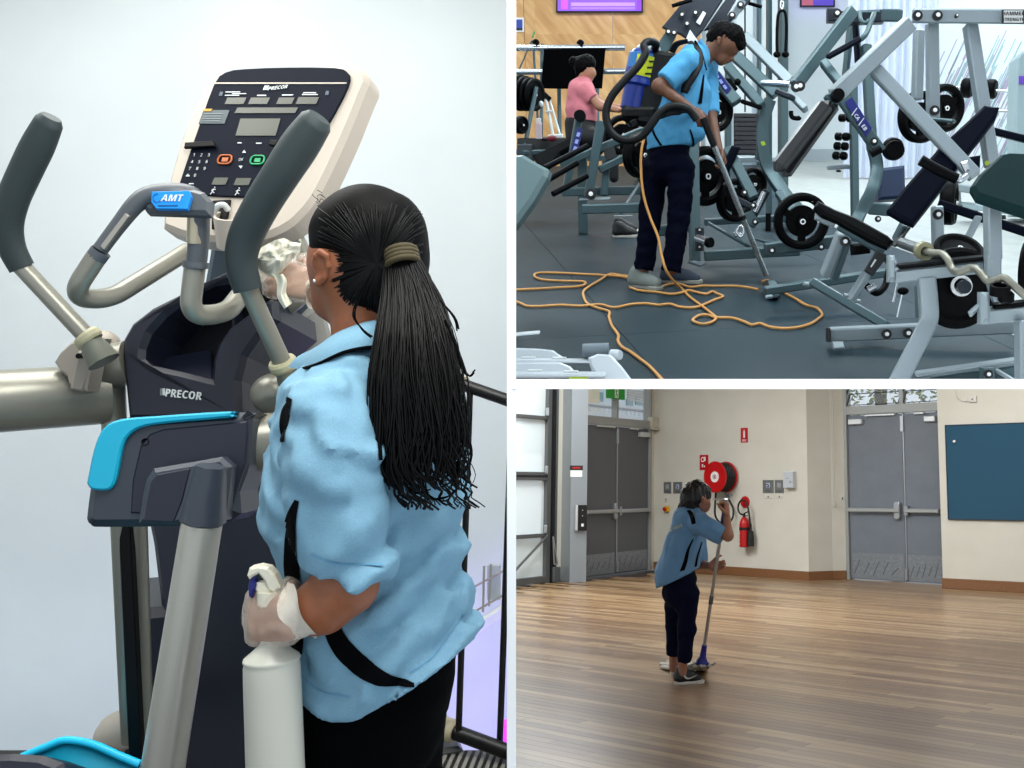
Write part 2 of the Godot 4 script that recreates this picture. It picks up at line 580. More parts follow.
func lights():
	# cardio corner: fluorescent panels in a ceiling above the frame
	area(1, Vector3(0.3, 2.75, -1.4), Vector3(0, -1, 0), 1.2, 1.2, 5.0, Color(1.0, 1.0, 0.98), "overhead_light", "square white ceiling light panel above the cardio corner", "ceiling panels over the cardio corner")
	area(1, Vector3(-0.6, 2.75, -3.3), Vector3(0, -1, 0), 1.6, 1.2, 4.6, Color(1.0, 1.0, 0.98), "overhead_light", "square white ceiling light panel above the cardio corner", "ceiling panels over the cardio corner")
	# hall: added overhead panels, standing in for daylight from the left windows
	for q in [[-3.2, -12.5, 22.0], [-1.6, -15.5, 20.0], [1.2, -13.0, 17.0], [3.6, -14.0, 8.0]]:
		area(3, Vector3(q[0], 3.95, q[1]), Vector3(0, -1, 0), 1.2, 2.4, q[2], Color(0.98, 0.99, 1.0), "overhead_light", "long white light panel added above the timber hall floor in place of window daylight", "added light panels over the hall")
	area(3, Vector3(2.4, 2.62, -8.3), Vector3(0, -1, 0), 1.2, 0.6, 3.5, Color(0.98, 0.99, 1.0), "overhead_light", "short white light panel added to brighten the near hall floor", "added light panels over the hall")  # unseen lamp added to brighten the near floor
	# weights floor
	for k in 3:
		area(2, Vector3(-1.5 + 2.2 * k, 4.2, -7.0), Vector3(0, -1, 0), 1.2, 3.0, 10.5, Color(0.93, 0.98, 1.0), "overhead_light", "long white ceiling light panel above the weights floor", "ceiling panels over the weights floor")
		area(2, Vector3(-2.5 + 3.2 * k, 4.2, -13.0), Vector3(0, -1, 0), 1.2, 3.0, 20.0, Color(0.93, 0.98, 1.0), "overhead_light", "long white ceiling light panel above the weights floor", "ceiling panels over the weights floor")

func boards():
	var wm := mat("board_white", Color(0.97, 0.97, 0.97), 0.8)
	# upright board between the cardio corner and the right-hand places
	var t := struct("wall_center", 0, Vector3.ZERO, "white upright partition board between the cardio corner and the two other places", "wall")
	var m := MB.new()
	var ax := (511.5 - CX) / F
	var u := Vector3(ax, 0, -1).normalized()
	var x := Vector3(-u.z, 0, u.x)
	var th := 0.0150
	m.xf = Transform3D(Basis(x, Vector3.UP, -u), Vector3.ZERO)
	var d0 := 2.0 / -u.z
	m.box(Vector3(0, 0, -d0 - 2.4), Vector3(th, 7.0, 4.8))
	obj("panel", m, wm, t)
	# level board between the weights floor and the hall
	t = struct("ceiling_lower", 0, Vector3.ZERO, "white level partition board between the weights floor above and the hall below", "ceiling")
	var s := MB.new()
	var ay := (CY - 384.0) / F
	var w := Vector3(0, ay, -1).normalized()
	s.xf = Transform3D(Basis(Vector3.RIGHT, Vector3.RIGHT.cross(w), -w), Vector3.ZERO)
	d0 = 2.0 / -w.z
	s.box(Vector3(ax * 2.0 + 3.0, 0, -d0 - 2.2), Vector3(6.0, 0.0167, 4.4))
	obj("panel", s, wm, t)
# ================================================================= people
# five fingers and a palm; fwd from wrist to knuckles, nrm out of the back of the hand, th the thumb's side
func hand_bones(fd: Field, w: Vector3, fwd: Vector3, nrm: Vector3, th: Vector3, curl: Array, sc := 1.0, tcurl := 0.5, tout := 0.6):
	fwd = fwd.normalized(); nrm = (nrm - fwd * nrm.dot(fwd)).normalized()
	th = (th - fwd * th.dot(fwd) - nrm * th.dot(nrm)).normalized()
	var k := 0.008 * sc
	var offs := [0.028, 0.0095, -0.009, -0.026]
	var lens := [0.068, 0.076, 0.070, 0.056]
	var reach := [0.088, 0.091, 0.087, 0.080]
	for j in 4:
		var kn: Vector3 = w + (fwd * reach[j] + th * offs[j]) * sc
		fd.bone(w + (fwd * 0.012 + th * offs[j] * 0.65) * sc, kn, 0.0165 * sc, 0.0125 * sc, 0.014 * sc)
		var d := fwd
		var p := kn
		var ax := th
		var sg := -1.0 if th.cross(fwd).dot(nrm) > 0 else 1.0
		for s in 3:
			d = Basis(ax, sg * float(curl[s])) * d
			var q: Vector3 = p + d * lens[j] * sc * [0.45, 0.31, 0.24][s]
			fd.bone(p, q, (0.0098 - 0.001 * s) * sc, (0.0092 - 0.0012 * s) * sc, k * 0.5)
			p = q
	var t0: Vector3 = w + (fwd * 0.02 + th * 0.026) * sc
	var td := (fwd * (1.0 - tout * 0.5) + th * tout - nrm * tcurl).normalized()
	var t1 := t0 + td * 0.042 * sc
	var t2: Vector3 = t1 + (td + fwd * 0.35 - nrm * tcurl * 0.5).normalized() * 0.032 * sc
	var t3: Vector3 = t2 + (fwd * 0.8 + td * 0.4 - nrm * tcurl - th * 0.15).normalized() * 0.026 * sc
	fd.bone(t0, t1, 0.0155 * sc, 0.012 * sc, k); fd.bone(t1, t2, 0.0115 * sc, 0.0105 * sc, k * 0.5); fd.bone(t2, t3, 0.0105 * sc, 0.008 * sc, k * 0.5)

func trainer(i: int, heel: Vector3, toe: Vector3, upper: Material, sole: Material, t: Node3D, sc := 1.0, called := "shoe") -> MeshInstance3D:
	var f := (toe - heel); f.y = 0
	var L := f.length(); f /= L
	var s := Vector3.UP.cross(f)
	var fd := Field.new().start(heel - Vector3(0.2, 0.02, 0.2) + f * L * 0.5 - f * 0.0, heel + Vector3(0.2, 0.2, 0.2) + f * L * 0.5, 0.008)
	var b := heel
	fd.bone(b + f * 0.04 + Vector3.UP * 0.045, b + f * (L - 0.06) + Vector3.UP * 0.032, 0.040 * sc, 0.036 * sc, 0.03)
	fd.bone(b + f * 0.045 + Vector3.UP * 0.05, b + f * 0.05 + Vector3.UP * 0.10, 0.040 * sc, 0.038 * sc, 0.03)
	fd.bone(b + f * 0.08 + Vector3.UP * 0.09, b + f * (L * 0.62) + Vector3.UP * 0.05, 0.030 * sc, 0.034 * sc, 0.03)
	fd.cutp(b + Vector3.UP * 0.018, Vector3.DOWN)
	var u := obj(called, fd.mesh(MB.new()), upper, t)
	var so := MB.new()
	so.xf = Transform3D(Basis(f, Vector3.UP.cross(f), Vector3.UP), b)
	var o := []
	for q in [[0.0, 0.0], [0.01, 0.026], [0.05, 0.037], [L * 0.45, 0.033], [L * 0.72, 0.043], [L * 0.92, 0.034], [L, 0.0]]: o.append(Vector2(q[0], q[1] * sc))
	for q in [[L * 0.92, -0.034], [L * 0.72, -0.042], [L * 0.45, -0.033], [0.05, -0.037], [0.01, -0.026]]: o.append(Vector2(q[0], q[1] * sc))
	so.prism(poly(o), 0.0, 0.026, 0.004)
	if u: obj("sole", so, sole, u)
	return u

func hall_person():
	var i := 3
	var P := func(x: float, y: float, d: float) -> Vector3: return at(3, x, y, d)
	var skin := mat("skin_hall", Color(0.62, 0.42, 0.32), 0.55, 0.0, {"subsurf_scatter_enabled": true, "subsurf_scatter_strength": 0.1})
	var blue := grain("polo_hall", Color(0.36, 0.52, 0.66), Color(0.42, 0.585, 0.725), 0.85, 0.0, 0.1, 4.0, 0.2, 5)
	var navy := grain("trousers_navy", Color(0.028, 0.045, 0.125), Color(0.045, 0.066, 0.165), 0.85, 0.0, 0.1, 5.0, 0.3, 6)
	navy.metallic_specular = 0.2
	var blk := mat("stripe_black", Color(0.008, 0.009, 0.018), 0.9, 0.0, {"metallic_specular": 0.2})
	var hairm := grain("hair_dark", Color(0.018, 0.014, 0.013), Color(0.045, 0.036, 0.032), 0.45, 0.0, 0.2, 8.0, 0.4, 8)
	var base := fl(3, 685, 680)
	var t := thing("person", i, base, "person in a light blue polo shirt and navy trousers bending over a mop", "person")
	where[t].append(true)
	var D := 8.62
	var dep := Vector3(0, 0, 1)
	# ---- body
	var a := base + Vector3(-0.45, -0.02, -0.45); var b := base + Vector3(0.5, 1.6, 0.85)
	var fd := Field.new().start(a, b, 0.0105)
	var neck: Vector3 = P.call(690, 511, D); var head: Vector3 = P.call(698, 497, D)
	fd.bone(neck, P.call(696, 500, D), 0.05, 0.05)
	fd.bone(head, head + Vector3(0.02, -0.03, -0.01), 0.082, 0.07, 0.03)
	fd.bone(P.call(701, 503, D - 0.01), P.call(704, 507, D - 0.02), 0.06, 0.042, 0.03)
	fd.bone(P.call(708.5, 503, D - 0.05), P.call(709.5, 505, D - 0.05), 0.014, 0.012, 0.015)
	fd.bone(P.call(704, 500, D - 0.085), P.call(704, 503, D - 0.085), 0.012, 0.010, 0.008)
	fd.bone(P.call(688, 520, D), P.call(681, 560, D), 0.10, 0.10)
	# near arm: up to the top of the pole
	fd.bone(P.call(704, 524, D - 0.19), P.call(727.5, 535, D - 0.26), 0.045, 0.037)
	fd.bone(P.call(728, 536, D - 0.26), P.call(727, 517, D - 0.20), 0.036, 0.026)
	# far arm: down to the middle of the pole
	fd.bone(P.call(698, 530, D + 0.17), P.call(701, 563, D + 0.12), 0.045, 0.036)
	fd.bone(P.call(701, 565, D + 0.12), P.call(711, 566, D - 0.02), 0.034, 0.026)
	# legs
	for s in [[677, 590, 674, 622, 673.5, 668, 0.10], [687, 590, 687, 625, 682, 674, -0.09]]:
		fd.bone(P.call(s[0], s[1], D + s[6]), P.call(s[2], s[3], D + s[6]), 0.05, 0.035)
		fd.bone(P.call(s[2], s[3], D + s[6]), P.call(s[4], s[5], D + s[6]), 0.035, 0.033)
	var body := MB.new()
	fd.mesh(body)
	# hands on their own finer grids, closed round the pole
	var pt: Vector3 = P.call(726, 499, D - 0.20); var pb: Vector3 = P.call(702, 662, D - 0.02)
	var pd := (pb - pt).normalized()
	var w1: Vector3 = P.call(727, 516, D - 0.20)
	var g1 := Field.new().start(w1 - Vector3(0.1, 0.1, 0.1), w1 + Vector3(0.1, 0.16, 0.1), 0.0045)
	hand_bones(g1, w1, Vector3(-0.05, 1, 0.0), Vector3(1, 0.1, 0.3), Vector3(0, 0, 1), [1.0, 1.3, 0.9], 0.95)
	g1.mesh(body)
	var w2: Vector3 = P.call(709.5, 566, D - 0.01)
	var g2 := Field.new().start(w2 - Vector3(0.1, 0.12, 0.12), w2 + Vector3(0.16, 0.1, 0.1), 0.0045)
	hand_bones(g2, w2, Vector3(1, 0.02, 0.15), Vector3(0, -0.3, -1), Vector3(0, 1, 0), [0.6, 0.9, 0.6], 0.95)
	g2.mesh(body)
	obj("body", body, skin, t)
	# ---- shirt
	var sh := Field.new().start(a + Vector3(0, 0.5, 0), b, 0.0105)
	sh.bone(P.call(688, 521, D), P.call(684, 545, D), 0.112, 0.128, 0.05, dep, 1.35)
	sh.bone(P.call(684, 545, D), P.call(677, 574, D), 0.128, 0.146, 0.05, dep, 1.25)
	sh.bone(P.call(677, 574, D), P.call(676, 600, D), 0.146, 0.15, 0.05, dep, 1.2)
	sh.bone(P.call(687, 514, D), P.call(699, 522, D - 0.15), 0.062, 0.062, 0.06); sh.bone(P.call(687, 514, D), P.call(695, 525, D + 0.15), 0.062, 0.06, 0.06)
	var e1: Vector3 = P.call(723, 536, D - 0.25); var s1: Vector3 = P.call(702, 525, D - 0.19)
	sh.bone(s1, e1, 0.078, 0.068, 0.05, Vector3.ZERO, 1.0, [[e1, (e1 - s1).normalized()]])
	var e2: Vector3 = P.call(700.5, 568, D + 0.12); var s2: Vector3 = P.call(696, 530, D + 0.18)
	sh.bone(s2, e2, 0.072, 0.056, 0.04, Vector3.ZERO, 1.0, [[e2, (e2 - s2).normalized()]])
	var ns := FastNoiseLite.new(); ns.seed = 3; ns.frequency = 1.0; ns.fractal_octaves = 3
	sh.warp(ns, 0.014, Vector3(9, 4, 9), [[e1, 0.12], [e2, 0.1]])
	sh.cutp(P.call(677, 578.0, D), Vector3(0.43, -0.90, 0.0).normalized())
	var shirt := obj("polo_shirt", sh.mesh(MB.new()), blue, t)
	var view := (P.call(690, 540, D) - eye(3)).normalized() as Vector3
	for ln in [[[688.5, 510, 1.8], [692, 516, 2.2], [694, 524, 2.0]], [[693, 539, 0.8], [688, 550, 1.6], [685.5, 561, 2.2], [682, 571, 2.6]], [[702, 542, 0.7], [697.5, 556, 1.0], [695.5, 567, 1.2]]]:
		var line := []; var wid := []; var side := []
		for q in ln:
			line.append(P.call(q[0], q[1], D - 0.2)); wid.append(q[2] / 140.0); side.append(Vector3(1, 0.3, 0).normalized())
		line = curve(line, 5); wid = curvef(wid, 5); side = curve(side, 5)
		obj("dark_stripe", ribbon(sh, line, wid, side, view), blk, shirt)
	# print on the back
	var pr := []
	for k in 7:
		var line := []; var wid := []; var side := []
		for q in 3:
			line.append(P.call(669.0 + k * 2.0 + q * 0.4, 530.5 - k * 0.9 - 1.6 + q * 1.6, D - 0.2)); wid.append(0.005 if k % 3 != 2 else 0.003); side.append(Vector3.RIGHT)
		obj("back_print", ribbon(sh, line, wid, side, view, 0.003, 1), mat("print_yellow", Color(0.70, 0.72, 0.58), 0.8), shirt)
	# ---- trousers
	var tr := Field.new().start(a, b - Vector3(0, 0.6, 0), 0.0105)
	tr.bone(P.call(680, 578, D), P.call(679, 592, D), 0.118, 0.12, 0.04, dep, 1.15)
	for s in [[675.5, 593, 674, 625, 673.3, 655, 0.09, 0.084, 0.060, 0.047], [687.5, 593, 687, 628, 684, 661.5, -0.08, 0.084, 0.062, 0.052]]:
		var k0: Vector3 = P.call(s[2], s[3], D + s[6]); var k1: Vector3 = P.call(s[4], s[5], D + s[6])
		tr.bone(P.call(s[0], s[1], D + s[6]), k0, s[7], s[8], 0.04)
		tr.bone(k0, k1, s[8], s[9], 0.02, Vector3.ZERO, 1.0, [[k1, (k1 - k0).normalized()]])
	tr.warp(ns, 0.010, Vector3(9, 9, 9))
	obj("trousers", tr.mesh(MB.new()), navy, t)
	# ---- hair gathered behind
	var hr := Field.new().start(head - Vector3(0.25, 0.3, 0.22), head + Vector3(0.2, 0.2, 0.22), 0.007)
	hr.bone(head + Vector3(-0.022, 0.016, 0.0), head + Vector3(0.012, 0.022, -0.01), 0.096, 0.086, 0.03)
	hr.bone(head + Vector3(-0.05, 0.0, 0.02), P.call(682, 512, D - 0.02), 0.075, 0.035, 0.04, dep, 0.8)
	hr.bone(P.call(690, 500, D - 0.05), P.call(694, 513, D - 0.06), 0.05, 0.03, 0.03)
	hr.bone(P.call(698, 483.5, D), P.call(692, 487, D), 0.03, 0.03, 0.03)
	hr.warp(ns, 0.012, Vector3(40, 12, 40))
	obj("hair", hr.mesh(MB.new()), hairm, t)
	# ---- shoes
	var shoe := mat("trainer_black", Color(0.02, 0.02, 0.022), 0.5); var sole := mat("trainer_sole", Color(0.78, 0.76, 0.72), 0.6)
	var n := trainer(3, fl(3, 674, 684.5), fl(3, 704.5, 683), shoe, sole, t)
	var mkx := MB.new()
	var q0 := fl(3, 683, 684) ; q0 += Vector3(0, 0.055, 0.045)
	mkx.tube(curve([q0 + Vector3(0.0, 0.03, 0.0), q0 + Vector3(0.02, -0.005, 0.004), q0 + Vector3(0.05, -0.008, 0.004), q0 + Vector3(0.10, 0.012, -0.004)]), [0.003, 0.0035, 0.004, 0.005, 0.006, 0.0065, 0.007, 0.007, 0.0065, 0.006, 0.0055, 0.005, 0.0045, 0.004, 0.0035, 0.003, 0.0025, 0.002, 0.001], 6)
	obj("side_mark", mkx, sole, n)
	trainer(3, fl(3, 671, 674.5), fl(3, 690, 672), shoe, sole, t)
	# ---- mop
	var m := thing("mop", 3, fl(3, 702, 664), "long handled mop with a silver pole and a blue clamp held by the bending person", "mop")
	where[m].append(true)
	var pl := MB.new(); pl.tube([pt, pb], 0.0125, 12)
	obj("pole", pl, mat("pole_silver", Color(0.72, 0.70, 0.68), 0.3, 0.6), m)
	var gp := MB.new(); gp.tube([pt + pd * 0.03, pt + pd * 0.2], 0.016, 12)
	obj("grip", gp, mat("grip_purple", Color(0.28, 0.22, 0.42), 0.6), m)
	obj("collar", MB.new().tube([pt + pd * 0.72, pt + pd * 0.78], 0.0155, 12), mat("letter_grey"), m)
	var cl := MB.new(); cl.tube([pb - pd * 0.13, pb - pd * 0.04, pb], [0.018, 0.024, 0.045], 12)
	cl.box(pb + Vector3(0, -0.01, 0), Vector3(0.10, 0.03, 0.05), 0.012)
	obj("clamp", cl, mat("mop_blue", Color(0.10, 0.12, 0.50), 0.45), m)
	var mh := MB.new()
	var rr := RandomNumberGenerator.new(); rr.seed = 8
	for k in 90:
		var e: Vector3 = fl(3, 658 + rr.randf() * 50, 667.0 + rr.randfn(0, 2.0))
		var s: Vector3 = pb + Vector3(rr.randfn(0, 0.03), -0.02, rr.randfn(0, 0.02))
		var mid := s.lerp(e, 0.5) + Vector3(0, 0.03, rr.randfn(0, 0.03)); mid.y = clampf(mid.y, 0.012, 0.05); e.y = 0.009
		mh.tube(curve([s, mid, e], 4), 0.011, 5)
	var st := obj("mop_strands", mh, grain("mop_cotton", Color(0.62, 0.59, 0.54), Color(0.74, 0.72, 0.68), 0.95, 0.0, 0.2, 6.0), m)
	st.set_meta("kind", "stuff")
# ================================================================= the hall
func wbox(m: MB, x0: float, x1: float, y0: float, y1: float, z0: float, z1: float, bev := 0.0):
	m.box(Vector3((x0 + x1) * 0.5, (y0 + y1) * 0.5, (z0 + z1) * 0.5), Vector3(absf(x1 - x0), absf(y1 - y0), absf(z1 - z0)), bev)
	return m
func hm(w: Transform3D) -> MB:
	var m := MB.new(); m.xf = w
	return m

func hall():
	var i := 3
	var pA := fl(i, 587, 578); var pC := fl(i, 654, 569.5); var pB := fl(i, 809, 580.5)
	var pR := fl(i, 833, 579.5); var pD := fl(i, 848, 579.2); var pE := fl(i, 943, 585)
	var pS := fl(i, 944.5, 588.5); var pT := fl(i, 1024, 593)
	var WA := wall_frame(i, pA, pC)
	var WB := wall_frame(i, pC, pB)
	var WR := wall_frame(i, pB, pR)
	var WQ := wall_frame(i, pR, pD)
	var WD := wall_frame(i, pD, pE)
	var WS := wall_frame(i, pS, pT)
	var cream := grain("hall_paint", Color(0.785, 0.772, 0.72), Color(0.82, 0.808, 0.76), 0.75, 0.0, 0.02, 0.4)
	var timber := grain("skirting_wood", Color(0.42, 0.28, 0.17), Color(0.55, 0.38, 0.24), 0.45, 0.0, 0.05, 3.0)
	var frame := mat("door_frame_grey", Color(0.60, 0.61, 0.60), 0.45, 0.3)
	var top := 4.15
	# ---- floor of boards
	hall_floor(WB)
	# ---- walls
	var lb := (pB - pC).length()
	wall_piece("wall_back", i, WB, [[0.0, lb, 0.0, top]], cream, "cream painted hall wall carrying the hose reel and the fire extinguisher")
	var lr := (pR - pB).length()
	wall_piece("wall_return", i, WR, [[0.0, lr, 0.0, top]], cream, "narrow cream wall return beside the grey double doors")
	var lq := (pD - pR).length()
	wall_piece("wall_nib", i, WQ, [[0.0, lq - 0.02, 0.0, top]], cream, "short cream wall nib next to the door frame")
	var ls := (pT - pS).length()
	wall_piece("wall_right", i, WS, [[-0.02, ls + 5.0, 0.0, top]], cream, "cream painted hall wall behind the blue pin board")
	# baseboards
	baseboard("baseboard_back", i, WB, 0.0, lb + 0.02, 0.13, timber, "brown timber skirting under the hose reel wall")
	baseboard("baseboard_return", i, WR, 0.0, lr, 0.13, timber, "brown timber skirting on the narrow wall return")
	baseboard("baseboard_nib", i, WQ, 0.0, lq - 0.03, 0.13, timber, "brown timber skirting on the nib by the doors")
	baseboard("baseboard_right", i, WS, -0.03, ls + 5.0, 0.14, timber, "brown timber skirting under the blue pin board")
	# ---- wall A: double doors with a glazed light over them
	var xl := on(WA, i, 583.5, 500).x; var xm := on(WA, i, 617, 500).x; var xr := on(WA, i, 649, 500).x
	var yt := on(WA, i, 617, 426).y
	var a_l := xl - 0.05; var a_r := xr + 0.06
	var lC := (pC - pA).length()
	var gl0 := on(WA, i, 517, 500).x
	wall_piece("wall_left", i, WA, [[a_r, lC + 0.05, 0.0, top], [a_l, a_r, 3.75, top], [on(WA, i, 552, 500).x, a_l, 0.0, top], [gl0 - 13.0, on(WA, i, 552, 500).x, 3.9, top], [gl0 - 13.0, gl0 - 12.4, 0, 3.9]], cream, "cream hall wall round the grey double doors and the glazed panels")
	double_doors(1, WA, xl, xm, xr, yt, on(WA, i, 617, 511).y, 0.34, frame, mat("door_dark", Color(0.335, 0.345, 0.36), 0.5), "pair of dark grey exit doors under the green exit sign", 3.75)
	# ---- right pair of doors
	xl = on(WD, i, 848.5, 500).x; xm = on(WD, i, 903.5, 500).x; xr = on(WD, i, 942, 500).x
	yt = on(WD, i, 903, 412.5).y
	double_doors(2, WD, xl, xm, xr, yt, on(WD, i, 903, 510.5).y, 0.40, frame, grain("door_blue_grey", Color(0.40, 0.43, 0.47), Color(0.445, 0.475, 0.51), 0.5, 0.0, 0.02, 0.7, 0.0, 4), "pair of blue grey exit doors beside the blue pin board", 3.6)
	wall_piece("wall_door", i, WD, [[xl - 0.06, xr + 0.3, 3.6, top]], cream, "cream wall above the blue grey doors")
	# ---- glazed panel door on the left
	glazed_doors(WA)
	# ---- ceiling
	var t := struct("ceiling", i, Vector3.ZERO, "white ceiling over the hall", "ceiling")
	var m := MB.new()
	where[t].append(true)
	m.box(Vector3(0.2, 4.22, -16.5), Vector3(17, 0.1, 7.8))
	m.quad(Vector3(-3.0, 2.15, -6.9), Vector3(6.5, 2.15, -6.9), Vector3(9.5, 4.12, -12.7), Vector3(-8.5, 4.12, -12.7))
	obj("panel", m, mat("ceiling_white", Color(0.85, 0.85, 0.84), 0.9), t)
	t = struct("wall_front", i, Vector3.ZERO, "cream side wall of the hall beyond the pin board", "wall")
	m = MB.new()
	m.box(Vector3(8.5, 1.9, -13.5), Vector3(0.2, 3.8, 8.0))
	obj("panel", m, cream, t)
	hall_fittings(WA, WB, WR, WQ, WD, WS)
	hall_outside(WA, WD)
	hall_person()

func wall_piece(called: String, i: int, w: Transform3D, rects: Array, m: Material, label: String, thick := 0.15):
	var t := struct(called, i, w.origin, label, "wall")
	where[t].append(true)
	for r in rects:
		obj("plaster", wbox(hm(w), r[0], r[1], r[2], r[3], -thick, 0.0), m, t)
	return t
func baseboard(called: String, i: int, w: Transform3D, x0: float, x1: float, h: float, m: Material, label: String):
	var t := struct(called, i, w.origin, label, "baseboard")
	obj("board", wbox(hm(w), x0, x1, 0.0, h, 0.0, 0.02, 0.004), m, t)

func hall_floor(WB: Transform3D):
	var t := struct("floor", 3, Vector3(0, 0, -12), "brown timber board floor of the hall with a satin varnish", "floor")
	where[t].append(true)
	# boards run along a line a little off the back wall
	var a := fl(3, 520, 640); var b := fl(3, 1020, 702)
	var u := (b - a).normalized(); var n := u.cross(Vector3.UP)
	if n.z > 0: n = -n
	var ms := []
	var tones := [[0.53, 0.42, 0.295], [0.48, 0.375, 0.26], [0.59, 0.485, 0.35], [0.51, 0.395, 0.275], [0.44, 0.335, 0.23], [0.56, 0.455, 0.325], [0.62, 0.52, 0.385]]
	for k in tones.size():
		var c: Array = tones[k]
		var mm := StandardMaterial3D.new()
		mm.roughness = 0.3
		var f := FastNoiseLite.new(); f.seed = 30 + k; f.frequency = 0.02; f.fractal_octaves = 4
		var tx := NoiseTexture2D.new(); tx.width = 256; tx.height = 256; tx.seamless = true; tx.noise = f
		var g := Gradient.new(); g.set_color(0, Color(c[0] * 0.86, c[1] * 0.85, c[2] * 0.84)); g.set_color(1, Color(c[0] * 1.10, c[1] * 1.10, c[2] * 1.11)); tx.color_ramp = g
		mm.albedo_texture = tx; mm.uv1_triplanar = true; mm.uv1_scale = Vector3(0.35, 6.0, 6.0)
		ms.append(mm)
	# sub floor
	var sub := MB.new()
	sub.box(Vector3(0.5, -0.06, -13.2), Vector3(24, 0.06, 16.0))
	obj("subfloor", sub, mat("subfloor", Color(0.2, 0.15, 0.11), 0.8), t)
	var o := fl(3, 770, 768) - n * 1.6
	var wd := 0.085
	var rest := []
	for k in ms.size(): rest.append(MB.new())
	var parts := []
	var rr := RandomNumberGenerator.new(); rr.seed = 5
	for r in 245:
		var s := -9.5 + rr.randf() * 1.2
		var cz := o + n * (r + 0.5) * wd
		while s < 11.0:
			var L := rr.randf_range(0.9, 3.6)
			var mid := cz + u * (s + L * 0.5)
			var k := rr.randi() % ms.size()
			s += L
			# keep clear of the cardio corner
			if mid.z > -5.3: continue
			if mid.x < -9 or mid.x > 9: continue
			var pr := RB[3] * (mid - eye(3))
			var px := CX + F * pr.x / -pr.z; var py := CY - F * pr.y / -pr.z
			var half := L * 0.5 * F / -pr.z
			var seen: bool = px + half > 517 and px - half < 1024 and py < 790
			if seen and parts.size() < 300: parts.append([mid, L, k])
			else: rest[k].box(mid + Vector3(0, -0.012, 0), Vector3(L - 0.001, 0.024, wd - 0.001), 0.0, Basis(u, Vector3.UP, -n))
	for p in parts:
		var q := MB.new()
		q.box(Vector3(0, -0.012, 0), Vector3(p[1] - 0.001, 0.024, wd - 0.001), 0.0008)
		var inst := MeshInstance3D.new(); inst.name = "plank"
		var ar := []; ar.resize(Mesh.ARRAY_MAX); ar[Mesh.ARRAY_VERTEX] = q.v; ar[Mesh.ARRAY_NORMAL] = q.n
		var me := ArrayMesh.new(); me.add_surface_from_arrays(Mesh.PRIMITIVE_TRIANGLES, ar)
		inst.mesh = me; inst.material_override = ms[p[2]]
		t.add_child(inst, true)
		inst.transform = Transform3D(Basis(u, Vector3.UP, -n), p[0] - Vector3(0, 0, -12))
	for k in ms.size():
		var q := obj("far_planks", rest[k], ms[k], t)
		if q: q.set_meta("kind", "stuff")

